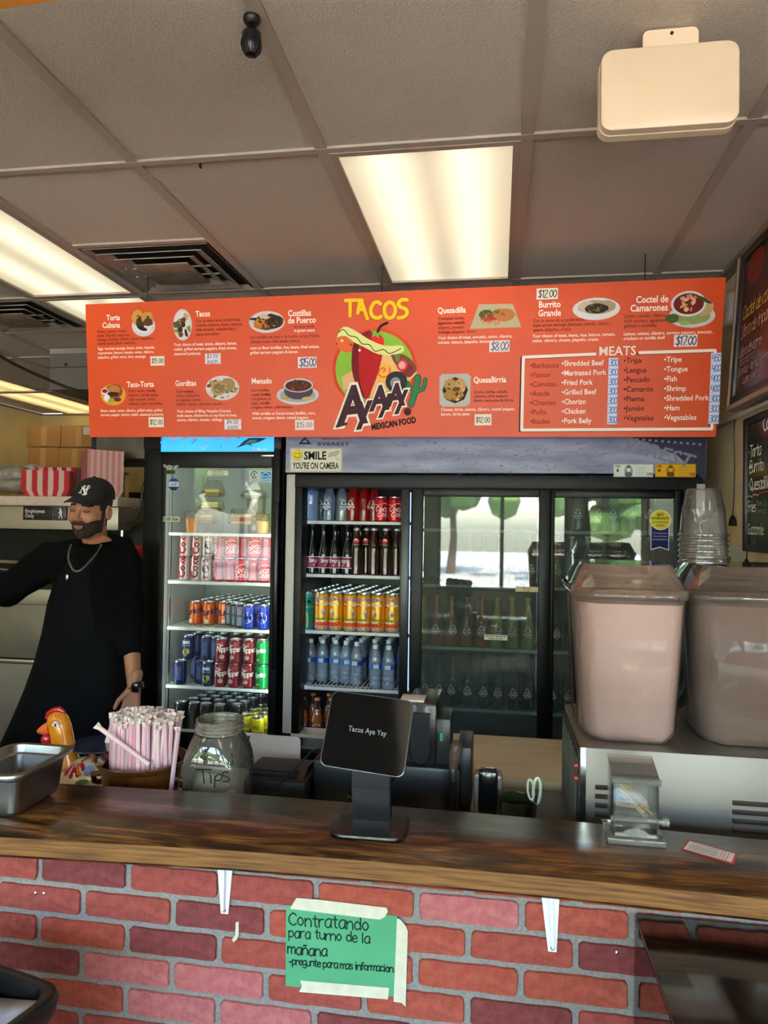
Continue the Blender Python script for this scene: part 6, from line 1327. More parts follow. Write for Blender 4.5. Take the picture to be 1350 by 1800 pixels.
MB().rbox(U(714, 1300, 2.03)[0] - .02, U(726, 1300, 2.03)[0] + .03, 2.03, 2.1, zz(740, 1236, 2.03), zz(740, 1231, 2.03), mat('#c9c6c2', .5), .003).build('paper_slip', rg)
MB().rbox(U(802, 1400, 2.06)[0], U(828, 1400, 2.06)[0], 2.06, 2.24, WC, zz(815, 1314, 2.06), mat('#26272a', .4), .006).build('side_box', rg)
hd_ = thing('handset', 'brown handled tool standing upright at the right of the register', 'tool', (U(800, 1380, 1.95)[0], 1.95, WC))
MB().loft([[(U(px, py, 1.95)[0] + r * math.cos(2 * PI * k / 16), 1.95 + r * math.sin(2 * PI * k / 16), U(px, py, 1.95)[1]) for k in range(16)] for px, py, r in ((797, 1350, .012), (799, 1335, .0165), (801, 1320, .0185), (802, 1308, .016), (802, 1303, .009), (802, 1301, .002))], mat('#4a3c34', .45, bump=.3, nscale=90)).build('grip', hd_)
MB().loft([[(U(px, py, 1.95)[0] + r * math.cos(2 * PI * k / 8 + .4), 1.95 + r * math.sin(2 * PI * k / 8 + .4), U(px, py, 1.95)[1]) for k in range(8)] for px, py, r in ((797, 1373, .011), (797, 1362, .013), (797, 1350, .012))], mat('#9a9690', .3, .9, noise='#5a5652', nscale=50)).build('collar', hd_)
MB().loft([[(U(797, 1373, 1.95)[0] + .009 * math.cos(2 * PI * k / 8), 1.95 + .009 * math.sin(2 * PI * k / 8), z) for k in range(8)] for z in (WC, U(797, 1373, 1.95)[1])], BLACK).build('shaft', hd_)
# card holder + scissors in cup
ch = thing('pen_holder', 'tall black upright holder between the register and the scissors', 'holder', (U(860, 1400, 1.93)[0], 1.93, WC))
MB().rbox(U(841, 1400, 1.93)[0], U(875, 1400, 1.93)[0], 1.92, 1.965, WC, zz(860, 1354, 1.93), mat('#0a0a0c', .15, coat=.5), .010).build('body', ch)
MB().rbox(U(832, 1400, 1.98)[0], U(884, 1400, 1.98)[0], 1.98, 2.03, WC, zz(860, 1361, 1.98), mat('#8a8078', .2, coat=.5), .012).build('clear_back', ch)
one(MB().rbox(U(830, 1410, 2.05)[0], U(888, 1410, 2.05)[0], 2.04, 2.10, WC, zz(860, 1405, 2.04), mat('#b8a8a4', .6, noise='#8d7f7c', nscale=60, stretch=(.2, .2, 8)), .003), 'note_stack', 'stack of pink-grey paper slips behind the black upright holder', 'paper stack', loc=(U(860, 1410, 2.05)[0], 2.07, WC))
sx_, sy_ = U(907, 1425, 1.90)[0], 1.90
cu_ = thing('green_cup', 'dark green glass cup holding the scissors', 'cup', (sx_, sy_, WC))
zt3 = zz(900, 1412, 1.87); MB().lathe([(.034, 0), (.040, .006), (.044, zt3 - WC), (.046, zt3 - WC + .004), (.042, zt3 - WC + .002), (.037, .01), (0, .008)], mat('#26301c', .1, coat=.6), 26, (sx_, sy_, WC)).build('cup', cu_)
sc_ = thing('scissors', 'scissors with pale green handles standing in the green cup', 'scissors', (U(937, 1400, 1.90)[0], 1.90, zt3))
hm = mat('#c6cdb8', .35)
for (cx1, cy1, a1, b1, r_, nm) in ((933, 1388, 5.5, 18, .003, 0), (944, 1391, 6.5, 23, .0042, 1)):
    pts = [(U(cx1 + a1 * math.cos(t) + (cy1 - (cy1 + b1 * math.sin(t))) * (-.08 if nm == 0 else .05), cy1 + b1 * math.sin(t), 1.895)) for t in np.linspace(0, 2 * PI, 17)]
    MB().tube([(p[0], 1.895 + .004 * nm, p[1]) for p in pts], r_, hm, 8).build('handle', sc_)
MB().loft([[(U(938, 1412, 1.895)[0] + s_ * w_, 1.895 + q_, z) for s_, q_ in ((-1, 0), (1, 0), (1, .006), (-1, .006))] for z, w_ in ((WC + .02, .002), (zt3 - .02, .008), (zt3 + .012, .009))], CHROME).build('blade', sc_)
# long cream board table behind
f = MB(); q = [G(*p, .82) for p in ((786, 1288), (1002, 1309), (1002, 1382), (850, 1369), (786, 1364))]
q = [(-.20, 2.35), (.60, 2.35), (.60, 2.74), (-.20, 2.74)]
pt2 = thing('prep_table', 'low cream topped prep table before the wide cooler', 'table', (.2, 2.55, 0))
yb_, yf_ = 2.725, 2.27
MB().rbox(-.26, .72, yf_, yb_, .785, .82, mat('#d6c8a8', .5, noise='#cdbd9b', nscale=6, stretch=(1, 4, 1)), .006).build('top_board', pt2)
MB().rbox(-.25, .71, yf_ + .01, yb_ - .01, .70, .784, STEEL, .004).build('steel_apron', pt2)
for x in (-.22, .68):
    for y in (yf_ + .04, yb_ - .04): MB().box(x - .02, x + .02, y - .02, y + .02, 0, .70, CHROME).build('leg', pt2)
# drink machine
dm = thing('drink_machine', 'stainless two-bowl cold drink machine behind the right of the bar', 'drink dispenser', (.5, 1.95, WC))
mx0, mx1, my0, my1 = .203, .85, 1.79, 2.22; mz = 1.072
f = MB(); f.rbox(mx0, mx1, my0, my1, WC, mz, mat('#8f8883', .52, 1, bump=.03, nscale=70, stretch=(1, 1, 10)), .006); f.build('housing', dm)
MB().box(mx0 - .001, mx0 + .012, my0 - .003, my0 + .01, WC + .01, mz, CHROME).build('corner_trim', dm)
MB().box(mx0 - .004, mx0, my0 + .02, my1 - .02, WC + .02, mz - .01, mat('#2a2a26', .5)).build('side_grille', dm)
for i in range(9):
    f = MB(); f.tube([(mx0 - .006, my0 + .03 + .045 * i, WC + .02), (mx0 - .006, my0 + .045 + .045 * i, WC + .12), (mx0 - .006, my0 + .03 + .045 * i, WC + .24)], .003, mat('#8c8c84', .4, .8), 6); f.build('grille_bar', dm)
for z in (mz - .055, mz - .085): MB().tube([(mx0 - .012, my0 + .03, z), (mx0 - .003, my0 + .03, z)], .008, mat('#b01c1c', .3), 10).build('red_switch', dm)
lv = mat('#7a746e', .4, .9)
for i in range(5):
    z = U(1060, 1380 + i * 16, my0)[1]
    for a, b in ((U(1046, 1390, my0)[0], U(1082, 1390, my0)[0]), (U(1287, 1430, my0)[0], .70)):
        z_ = z if a < .4 else U(1310, 1408 + i * 16, my0)[1]
        MB().loft([[(a, my0 - .0002, z_), (b, my0 - .0002, z_), (b, my0 - .010, z_ - .003), (a + .004, my0 - .010, z_ - .003)], [(a, my0 - .0002, z_ - .011), (b, my0 - .0002, z_ - .011), (b, my0 - .001, z_ - .0115), (a + .004, my0 - .001, z_ - .0115)]], lv).build('louver', dm, smooth=False)
def bowl(x0, x1, yb0, yb1, liquid, lab, nm, clear_m, zt_b=1.455, frost=None):
    cx, cy = (x0 + x1) / 2, (yb0 + yb1) / 2; hx, hy = (x1 - x0) / 2, (yb1 - yb0) / 2
    t = thing('drink_bowl', lab, 'drink bowl', (cx, cy, mz))
    def oc(k, z, ch=.045): a, b = hx + k, hy + k; return [(cx + px, cy + py, z) for px, py in ((-a + ch, -b), (a - ch * .6, -b), (a - ch * .25, -b + ch * .12), (a, -b + ch * .5), (a, b - ch), (a - ch, b), (-a + ch, b), (-a, b - ch), (-a, -b + ch * 1.5), (-a + ch * .25, -b + ch * .7))]
    H0 = mz + .002
    if liquid: MB().loft([oc(-.034, H0 + .004), oc(-.020, H0 + .03), oc(-.004, zt_b - .040)], liquid).build('drink', t, ang=50)
    MB().loft([oc(-.032, H0), oc(-.018, H0 + .022), oc(0, zt_b - .03), oc(.004, zt_b - .028), oc(.006, zt_b - .02), oc(.004, zt_b - .014)], clear_m, cap=False).build('bowl_wall', t, ang=50)
    MB().loft([oc(.007, zt_b - .016), oc(.008, zt_b - .004), oc(.000, zt_b), oc(-.026, zt_b + .055)], frost or clear_m).build('lid', t, ang=40)
horch = mat('#d2bcb8', .35, noise='#ccb4b0', nscale=3)
bowlg = glass('#f6ece8', gl=1.4, haze=.16, hazec='#d8c0b8'); bowlg2 = glass('#e2d2ca', gl=1.6, haze=.26, hazec='#b5a39a')
dm['label'] = 'stainless two-bowl cold drink machine base behind the right of the bar'
bowl(.192, .452, 1.815, 2.16, horch, 'clear drink bowl full of creamy pinkish rice drink, left one on the machine', 'a', bowlg, frost=glass('#ead8cc', gl=1.6, haze=.30, hazec='#c2a596'))
bowl(.478, .83, 1.84, 2.185, mat('#8c756c', .35, noise='#84695c', nscale=2), 'fogged clear drink bowl with a little brown tea, right one on the machine', 'b', bowlg2, frost=glass('#c8b8ae', gl=1.6, haze=.34, hazec='#8f7c74'))
# upside-down cups on the lid of the right bowl
ux, uy, uz = U(1236, 950, 1.98)[0], 1.98, 1.512
cupm = glass('#eef0f0', gl=1.7, haze=.12, hazec='#c9c0ba')
for k in range(6):
    t = thing('plastic_cup', 'clear plastic cup upside down in the stack on the drink machine, %s from the bottom' % ('lowest' if k == 0 else ORD[k]) if k < 5 else 'clear plastic cup with handwriting, topmost of the upside-down stack', 'cup', (ux, uy, uz + .014 * k), group='upside-down clear cups')
    if k == 0: t['label'] = 'clear plastic cup upside down at the bottom of the stack on the drink machine'
    zz0 = uz + .014 * k; hC = .124
    MB().lathe([(.060, 0), (.0615, .002), (.0615, .006), (.058, .008), (.0555, .03), (.0525, .07), (.0545 - .008, .098), (.042, hC - .003), (.040, hC), (.036, hC), (0, hC - .004)] if k == 5 else [(.060, 0), (.0615, .002), (.0615, .006), (.058, .008), (.0555, .03), (.0505, .085)], cupm, 32, (ux, uy, zz0), cap=False).build('cup_wall', t)
P = Print(lambda x, y, l: (ux + .0565 * math.sin(x / .056), uy - .0565 * math.cos(x / .056) + (y - uz) * .06, y), .0003)
for i, s_ in enumerate(('32 oz agua', 'fresca', '+ tax', 'w/ Refill')): P.hand(s_, -.045, uz + .135 - i * .022, .013, '#3a3238', .0009, sp=.95)
P.build('handwriting', t)

# =================================================================== FRONT LEFT BIN, DARK GLASS CASE
bm0 = mat('#0d0d0f', .3); cnx, cny = G(104, 1742, .80); RB = -.24
BCX, BCY = cnx + .012 - (.19 * math.cos(RB) - .16 * math.sin(RB)), cny + .012 - (.19 * math.sin(RB) + .16 * math.cos(RB))
bn = thing('bin', 'black plastic bin with rounded rim at the lower left corner', 'bin', (BCX, BCY, 0))
def br(k, z, r=.045): return ring(BCX, BCY, .19 + k, .16 + k, r + min(0, k * .3), z, RB)
MB().loft([br(-.05, 0), br(-.045, .02), br(-.012, .75), br(-.001, .77), br(.002, .79), br(-.002, .800), br(-.010, .803), br(-.020, .800), br(-.026, .76), br(-.06, .05)], bm0).build('bin_body', bn)
f = MB(); n = 9; R = random.Random(2); vs = []
for i in range(n + 1):
    for j in range(n + 1):
        lx, ly = -.15 + .305 * i / n, -.13 + .255 * j / n; vs.append((BCX + lx * math.cos(RB) - ly * math.sin(RB), BCY + lx * math.sin(RB) + ly * math.cos(RB), .778 + .010 * math.sin(i * 1.3 + j) + R.uniform(-.004, .004)))
f.add(vs, [(i * (n + 1) + j, (i + 1) * (n + 1) + j, (i + 1) * (n + 1) + j + 1, i * (n + 1) + j + 1) for i in range(n) for j in range(n)], mat('#b4bacb', .35, noise='#9297aa', nscale=18, bump=.3))
o = one(f, 'bin_liner', 'crumpled pale blue-grey plastic sheet inside the black bin', 'plastic sheet', loc=(BCX, BCY, .76)); sd_ = o.modifiers.new('t', 'SOLIDIFY'); sd_.thickness = .002
cx0, cy1_ = G(1117, 1609, .882); cy1_ = 1.408
gc = thing('glass_case', 'dark tinted glass case with glossy black top against the brick front', 'display case', (.55, 1.2, 0))
tg = glass('#7a5448', gl=1.3, haze=.10, hazec='#2c1c16')
MB().rbox(cx0, .98, .92, cy1_, .874, .882, mat('#120c0a', .10, spec=.7), .002).build('top_panel', gc)
MB().box(cx0, cx0 + .006, .925, cy1_, .04, .873, tg).build('side_pane', gc); MB().box(cx0 + .007, .975, .925, .931, .04, .873, tg).build('front_pane', gc)
MB().box(cx0 + .007, .975, .935, cy1_ - .01, .44, .45, mat('#22160f', .4)).build('inner_shelf', gc); MB().box(cx0, .98, .92, cy1_, 0, .039, BLACKM).build('plinth', gc)
MB().box(cx0 + .05, .975, cy1_ - .008, cy1_ - .002, .04, .873, mat('#1c120c', .5)).build('back_board', gc)

# =================================================================== CEILING THINGS
x, y = G(443, 28, CZ)
pd = thing('ceiling_hook_ornament', 'small black acorn shaped ornament hanging from the ceiling, upper left', 'ornament', (x, y, CZ))
MB().lathe([(0, -.018), (.012, -.016), (.018, -.010), (.020, -.004), (.019, 0)], BLACK, 20, (x, y, CZ - .004)).build('ceiling_cup', pd)
dmx = BLACK
MB().lathe([(.0, -.086), (.012, -.084), (.019, -.074), (.0225, -.060), (.021, -.046), (.0205, -.044), (.0215, -.040), (.0205, -.036), (.010, -.024), (.003, -.018), (.003, -.012)], dmx, 22, (x, y, CZ - .004)).build('acorn_body', pd)
for k in range(11): a = 2 * PI * k / 11; MB().tube([(x + r * math.cos(a), y + r * math.sin(a), CZ - .004 + z) for r, z in ((.0205, -.046), (.0232, -.060), (.0195, -.075), (.012, -.0845))], .0012, BLACKM, 5).build('rib', pd)
BXY = 1.648
(bx0, bz1), (bx1, bz0) = U(1058, 88, BXY), U(1300, 214, BXY); bz0 = U(1057, 229, BXY)[1]
wb_ = thing('ceiling_box', 'cream plastic box hanging by its tab from the ceiling, upper right', 'ceiling unit', ((bx0 + bx1) / 2, BXY, CZ)); cm = mat('#d6bd9c', .4, noise='#d0b796', nscale=3)
bcx_, bcz_, bhx, bhz = (bx0 + bx1) / 2, (bz0 + bz1) / 2, (bx1 - bx0) / 2, (bz1 - bz0) / 2
def vr(k, y, r=.026): return [(bcx_ + a, y, bcz_ + b) for a, b in rrect(0, 0, bhx + k, bhz + k, r)]
f = MB(); f.loft([vr(-.004, BXY), vr(0, BXY + .003), vr(.001, BXY + .022), vr(-.002, BXY + .023), vr(-.002, BXY + .025), vr(.002, BXY + .026), vr(.003, BXY + .048), vr(-.003, BXY + .052)][::-1], cm); f.build('housing', wb_)
(t0_, _), (t1_, tz_) = U(1130, 50, BXY + .03), U(1228, 38, BXY + .03)
f = MB(); f.loft([[((t0_ + t1_) / 2 + a, y, (CZ + bz1) / 2 + b) for a, b in rrect(0, 0, (t1_ - t0_) / 2, (CZ - .002 - bz1) / 2 + .0, .014)] for y in (BXY + .034, BXY + .028)], cm); f.build('mounting_tab', wb_)
hx_2, hz_2 = U(1181, 58, BXY + .027); MB().lathe([(0, 0), (.004, 0), (.004, .003), (0, .003)], BLACK, 8, M=Matrix.Translation((hx_2, BXY + .0285, hz_2)) @ Matrix.Rotation(PI / 2, 4, 'X')).build('screw_hole', wb_)
x, y = G(1118, 246, 2.69); one(MB().tube([(x, y, CZ), (x, y, CZ - .018), (x + .003, y - .004, CZ - .030)], .004, BLACK, 6), 'small_hook', 'tiny black hook in the ceiling just below the cream box', 'hook', loc=(x, y, CZ))
x, y = G(352, 290, CZ - .006); one(MB().tube([(x, y, CZ - .002), (x, y, CZ - .012), (x + .003, y, CZ - .016)], .004, BLACK, 6), 'small_hook', 'tiny black hook on the ceiling grid left of the main light', 'hook', loc=(x, y, CZ))
a, b = G(-20, 22, 2.45), G(135, -2, 2.45)
f = MB(); f.add([], [], cm); f.box(a[0] - .55, a[0] + .18, .55, a[1] + .02, 2.452, 2.47, mat('#d9822a', .5)); 
q0, q1 = G(0, 20, 2.45), G(131, 0, 2.45)
f = MB(); f.prism([(q0[0] - .5, q0[1] - .5), (q0[0] + .22, q0[1] - .5), (q1[0] + .06, q1[1] - .008), (q0[0] - .5, q0[1] + (q0[1] - q1[1]) * .5 / (q1[0] - q0[0]))], 2.45, 2.462, mat('#d88a34', .5))
ob_ = thing('orange_banner', 'orange hanging board edge at the top left corner', 'sign', (q0[0], q0[1] - .2, 2.45)); f.build('panel', ob_, smooth=False)
MB().tube([(q0[0], q0[1] - .2, 2.46), (q0[0], q0[1] - .2, CZ)], .003, DARKMETAL, 6).build('hanger_wire', ob_)

# =================================================================== RIGHT WALL
WX = 1.0
def XW(px, py, X): r = ray(px, py); t = X / r[0]; return float(r[1] * t), float(EYE + r[2] * t)
def wallboard(label, X, y0, y1, z0, z1, face, fw, frame, tilt, art, noise=None, lip=None):
    t = thing('menu_chalkboard', label, 'sign', (X, (y0 + y1) / 2, z0)); f = MB(); fm_ = mat(frame, .4)
    M_ = Matrix.Translation((X, 0, z0)) @ Matrix.Rotation(tilt, 4, 'Y'); h = z1 - z0
    for q in ((y0, y0 + fw, 0, h), (y1 - fw, y1, 0, h), (y0 + fw, y1 - fw, 0, fw), (y0 + fw, y1 - fw, h - fw, h)): f.rbox(-.045, -.012, q[0], q[1], q[2], q[3], fm_, .004, M=M_)
    f.build('frame', t)
    if lip:
        g = MB(); lm = mat(lip, .45); g.box(-.052, -.012, y0, y1 + .012, -.020, -.0005, lm, M=M_); g.box(-.052, -.012, y1 + .0005, y1 + .012, -.0005, h, lm, M=M_); g.build('outer_lip', t)
    MB().box(-.034, -.015, y0 + fw, y1 - fw, fw, h - fw, mat(face, .22, noise=noise or face, nscale=2.5), M=M_).build('panel', t)
    P = Print(lambda a, b, l: tuple(M_ @ Vector((-.0345 - l, y1 - fw - a, b))), .0004); art(P, h); P.build('chalk_lettering', t); return t
ya, za = XW(1306, 738, WX - .05); yb2, zb2 = XW(1300, 968, WX - .05)
ya2 = ya
def art1(P, h):
    c1 = '#c9a24a'; T_ = h - .05
    y_ = lambda py: XW(1330, py, WX - .06)[1]
    for txt, c, z, s in (('Coctel de camaron', '#c9a24a', .335, .052), ('Libra de tripa', '#b99a7a', .262, .050), ('Libra de carne', '#b9a8a0', .185, .040), ('tacos de todo', '#9a8078', .15, .032), ('Burritos - tortilla, fresco', '#a8908c', .11, .032), ('queso, frijol', '#a8908c', .068, .032)):
        P.hand(txt, .025 + (.06 if s < .033 and z < .1 else 0), z, s, c, s * .10, slant=.1, sp=.72, layer=2)
    P.disc(.14, .52, .09, .07, '#7a2c20', 14, .5, jit=.1)
def art2(P, h):
    P.hand('Combos', .17, h * .86, h * .10, '#e8e4da', .006, sp=.8, layer=2)
    for i, (s_, q) in enumerate((('*Torta', .70), ('*Burrito', .585), ('*Quesadilla', .455))): P.hand(s_, .012, h * q, h * .085, '#dcdcd2', .0050, slant=.1, sp=.85, layer=2)
    P.line([(0, h * .405), (.02, h * .415), (.05, h * .405), (.08, h * .42), (.12, h * .41)], .004, '#c9c9bc', 2, 3); P.line([(.06, h * .41), (.07, h * .418)], .006, '#c24a3a', 3); P.line([(.12, h * .415), (.17, h * .43), (.25, h * .425)], .005, '#b84434', 2, 3)
    P.hand('Fries', .010, h * .295, h * .075, '#dcdcd2', .0045, sp=.8, layer=2); P.hand('Cheese Sal', .10, h * .335, h * .04, '#5c7a54', .003, sp=.8, layer=2); P.hand('Cheese dip', .10, h * .28, h * .04, '#5c7a54', .003, sp=.8, layer=2)
    P.hand('Guacamole:', .006, h * .13, h * .075, '#dcdcd2', .0042, sp=.72, layer=2); P.hand('3.00', .05, h * .06, .022, '#6a7a62', .003, layer=2)
wallboard('upper framed dark red chalkboard menu on the right wall', WX - .032, 1.75, 3.10, 2.100, 2.715, '#3a2622', .035, '#2a1c1a', .066, art1, '#5a2c24', lip='#8f7a66')
MB  # lighter outer lip of the upper frame
wallboard('lower black chalkboard menu on the right wall listing torta and burrito', WX, 1.80, 3.03, XW(1300, 968, .96)[1], XW(1306, 738, .96)[1] , '#23261f', .028, '#101012', 0, art2, '#34361f')
y, z = XW(1283, 545, .97)
al = thing('wall_siren', 'small white rounded plastic sensor on the right wall beside the menu board', 'sensor', (WX, y, z)); f = MB()
f.loft([[(WX - d, y + a, z + b) for a, b in rrect(0, 0, .06 * k, .075 * k, .05 * k)] for d, k in ((0, 1), (.03, 1), (.048, .88), (.055, .6))], mat('#cfc4b8', .4)); f.build('housing', al)
MB().box(WX - .058, WX - .054, y - .02, y + .02, z - .005, z + .018, mat('#a89c90', .4)).build('label_plate', al)
pm = mat('#c9bfb2', .45); 
x0p, x1p = .905, .945
px_, pz_ = U(1249, 700, 3.75)[0], 0
one(MB().tube([(px_, 3.75, 1.60), (px_, 3.75, 2.72)], .022, pm, 16).tube([(px_, 3.75, 1.835), (px_, 3.75, 1.875)], .026, pm, 16), 'wall_pipe', 'vertical white pipe in the corner right of the wide cooler', 'pipe', loc=(px_, 3.75, 1.6))
one(MB().box(.905, .935, 3.95, 4.0, .9, 2.7, pm), 'cable_trunk', 'narrow white cable trunk behind the pipe', 'trunk', loc=(.92, 3.97, .9))
ph = XW(1262, 762, .98); one(MB().tube([(.985, 3.72, 2.085), (.985, 2.3, 2.07)], .011, pm, 10), 'wall_pipe', 'thin horizontal white pipe on the right wall under the menu board end', 'pipe', loc=(.985, 3.4, 2.1))
def cord(label, pts, X=.985):
    t = thing('power_cord', label, 'cord', (X, XW(*pts[0], X)[0], XW(*pts[0], X)[1])); P3 = [(X, *XW(px, py, X)) for px, py in pts]
    MB().tube(P3, .0028, BLACK, 6).build('cable', t); e = P3[-1]
    MB().loft([[(e[0] + a, e[1] + b, e[2] + z) for a, b in ((-s_, -s_), (s_, -s_), (s_, s_), (-s_, s_))] for z, s_ in ((.006, .004), (0, .006), (-.012, .010), (-.038, .013), (-.040, .011))], BLACK).build('plug', t)
cord('black cord hanging beside the lower chalkboard with its plug dangling', ((1292, 735), (1290, 760), (1291, 820), (1290, 870), (1288, 908)))
cord('short black cord with plug hanging below the lower chalkboard', ((1313, 968), (1313, 975), (1312, 985)), .96)
tc_ = []
f = MB(); f.tube([(.975, *XW(px, py, .975)) for px, py in ((1258, 487), (1290, 455), (1322, 422), (1362, 380))], .006, BLACK, 6); one(f, 'ceiling_cable', 'thick black cable running along the top of the right wall', 'cable', loc=(.975, 3.0, 2.7))
ya, za = XW(1279, 958, .99); yb2, zb2 = XW(1304, 1008, .99)
cl_ = thing('wall_card', 'white printed instruction card on the right wall below the chalkboard', 'card', (.995, ya, zb2))
MB().box(.990, .998, yb2 - .05, ya + .05, zb2 - .02, za, mat('#c9c4bc', .5)).build('card', cl_)
P = Print(lambda a, b, l: (.9895 - l, ya + .05 - a, b), .0004); P.rect(.05, za - .085, .10, za - .05, '#3a3f30', 1); P.rect(.055, za - .08, .075, za - .055, '#6a8296', 2); P.disc(.088, za - .067, .008, .012, '#8a8a3c', 10, 2); P.rect(.05, za - .105, .10, za - .095, '#5a544a', 1); P.rect(.04, za - .03, .09, za - .025, '#a8a39a', 1)
P.build('print', cl_)
ot = XW(1345, 1005, .99); one(MB().rbox(.985, .999, ot[0] - .25, ot[0] + .1, ot[1] - .05, ot[1] + .012, mat('#8a7a70', .5), .003), 'wall_ledge', 'brownish ledge low on the right wall under the chalkboard', 'ledge', loc=(.99, ot[0], ot[1]))

# =================================================================== KITCHEN AT THE LEFT
def X4(px, py, Y): return U(px, py, Y)
KY = 4.0
ks = mat('#8f887c', .38, .85, bump=.05, nscale=60); ks2 = mat('#a39a8c', .42, .7)
pu = thing('prep_counter', 'tall stainless kitchen prep unit with open dark bay behind the worker', 'kitchen unit', (-3.3, 4.3, 0))
z = lambda py, Y=KY: U(60, py, Y)[1]
xr = U(206, 1000, KY)[0]; xl = -4.3
MB().rbox(xl, xr, KY - .01, KY + .55, z(889), z(872), mat('#c9b5a6', .6, noise='#bfa999', nscale=20), .006).build('top_slab', pu)
MB().rbox(xl, xr, KY, KY + .5, z(930), z(890), ks2, .004).build('upper_band', pu)
MB().rbox(xl, xr, KY + .004, KY + .02, z(906), z(903), DARKMETAL, .001).build('band_seam', pu)
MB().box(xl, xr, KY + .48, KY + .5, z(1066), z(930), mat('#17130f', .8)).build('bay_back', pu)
MB().rbox(xl, xr, KY + .02, KY + .48, z(1064), z(1036), ks2, .004).build('pan_ledge', pu)
for a, b in (((0, 985), (38, 987)), ((0, 988), (36, 989)), ((0, 996), (28, 1003))):
    p, q = U(a[0] - 60, a[1] - 2, KY + .1), U(b[0], b[1], KY + .02); MB().tube([(p[0], KY + .1, p[1]), (q[0], KY + .02, q[1])], .006, CHROME, 8).build('rail', pu)
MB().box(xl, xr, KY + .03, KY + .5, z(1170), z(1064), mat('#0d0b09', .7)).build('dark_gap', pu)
MB().rbox(xl, xr, KY, KY + .03, z(1158), z(1063), mat('#7d7466', .5, .55, noise='#736a5c', nscale=5, bump=.1), .006).build('door', pu)
MB().rbox(xl, xr, KY - .012, KY, z(1166), z(1160), CHROME, .002).build('door_trim', pu)
MB().rbox(xl, xr, KY, KY + .5, .05, z(1168), mat('#8a8172', .5, .5, noise='#7e7567', nscale=5), .006).build('lower_door', pu)
MB().box(xl, xr, KY + .03, KY + .48, .0, .05, BLACKM).build('plinth', pu)
for x in (xr - .03, xl + .03): MB().tube([(x, KY + .25, z(1064)), (x, KY + .25, z(889))], .015, CHROME, 10).build('post', pu)
# employees only sign
es = thing('employees_sign', 'black plastic sign reading Employees Only on the steel shelf edge', 'sign', (U(76, 903, KY)[0], KY - .02, z(903)))
(x0, z1), (x1, z0) = U(41, 889, KY - .02), U(116, 915, KY - .02)
MB().rbox(x0, x1, KY - .022, KY - .016, z0, z1, mat('#0b0b0b', .3), .0025).build('plate', es)
P = Print(frm(KY - .0225), .0004); w, h = x1 - x0, z1 - z0
P.text('Employees', x0 + w * .05, z0 + h * .52, h * .36, '#c9c9c4', bold=.02, width=w * .46); P.text('Only', x0 + w * .05, z0 + h * .18, h * .36, '#c9c9c4', bold=.02, width=w * .22)
for q in (((.7, .08), (.96, .08)), ((.7, .92), (.96, .92)), ((.7, .08), (.7, .92)), ((.96, .08), (.96, .92)), ((.77, .88), (.77, .38)), ((.77, .38), (.7, .3)), ((.77, .88), (.84, .78)), ((.84, .2), (.77, .38))): P.line([(x0 + w * q[0][0], z0 + h * q[0][1]), (x0 + w * q[1][0], z0 + h * q[1][1])], .0018, '#8a8a86')
P.disc(x0 + w * .865, z0 + h * .8, h * .07, h * .07, '#e4e4e0', 10); P.line([(x0 + w * .88, z0 + h * .7), (x0 + w * .885, z0 + h * .45)], .014, '#e4e4e0'); P.line([(x0 + w * .88, z0 + h * .45), (x0 + w * .84, z0 + h * .17)], .007, '#e4e4e0'); P.line([(x0 + w * .89, z0 + h * .45), (x0 + w * .91, z0 + h * .17)], .007, '#e4e4e0'); P.line([(x0 + w * .87, z0 + h * .68), (x0 + w * .835, z0 + h * .5)], .006, '#e4e4e0')
P.build('lettering', es)
# nested paper food trays
ra, rb, rc_, rd_ = mat('#c02c34', .7), mat('#d8b9ae', .7), mat('#d38a88', .7), mat('#7a3026', .7)
def tray_mesh(hx, hy, H, nseg, cols, cols2):
    f = MB(); top = []; bot = []
    for (ax, ay, bx_, by_, cc) in ((-1, -1, 1, -1, cols), (1, -1, 1, 1, cols2), (1, 1, -1, 1, cols), (-1, 1, -1, -1, cols2)):
        for k in range(nseg):
            t0, t1 = k / nseg, (k + 1) / nseg
            g = lambda t, s, zz: ((ax + (bx_ - ax) * t) * hx * s, (ay + (by_ - ay) * t) * hy * s, zz)
            f.add([g(t0, .80, 0), g(t1, .80, 0), g(t1, 1, H), g(t0, 1, H)], [(0, 1, 2, 3)], cc[k % len(cc)])
    f.add([(-hx * .8, -hy * .8, 0), (hx * .8, -hy * .8, 0), (hx * .8, hy * .8, 0), (-hx * .8, hy * .8, 0)], [(0, 1, 2, 3)], rb)
    return f.mesh('food_tray', smooth=False)
tmA = tray_mesh(.14, .12, .045, 9, [ra, rb], [rc_, rb]); tmB = tray_mesh(.11, .10, .045, 12, [rc_, rb], [rd_, rc_])
zt0 = z(872) + .001
def stack(mesh, px, Y, ytop, rotz, n, lb, gr, tx=0, zbase=zt0):
    x = U(px, 850, Y)[0]; zt_ = U(px, ytop, Y)[1]
    for i in range(n):
        o = bpy.data.objects.new('food_tray', mesh); COL.objects.link(o); o.location = (x + tx * i, Y, zbase + (zt_ - .045 - zbase) * i / (n - 1)); o.rotation_euler = (random.uniform(-.01, .01), random.uniform(-.01, .01), rotz + random.uniform(-.006, .006)); tag(o, lb, 'food tray', gr)
stack(tmA, 86, 4.17, 829, .42, 22, 'red and white striped paper tray nested in the low front stack', 'paper trays in the low front stack')
stack(tmA, 112, 4.36, 824, .1, 18, 'red and white striped paper tray in the low stack behind', 'paper trays in the low stack behind')
stack(tmB, 179, 4.22, 794, .75, 34, 'pink checked paper tray nested in the tall stack behind the black cap', 'paper trays in the tall stack')
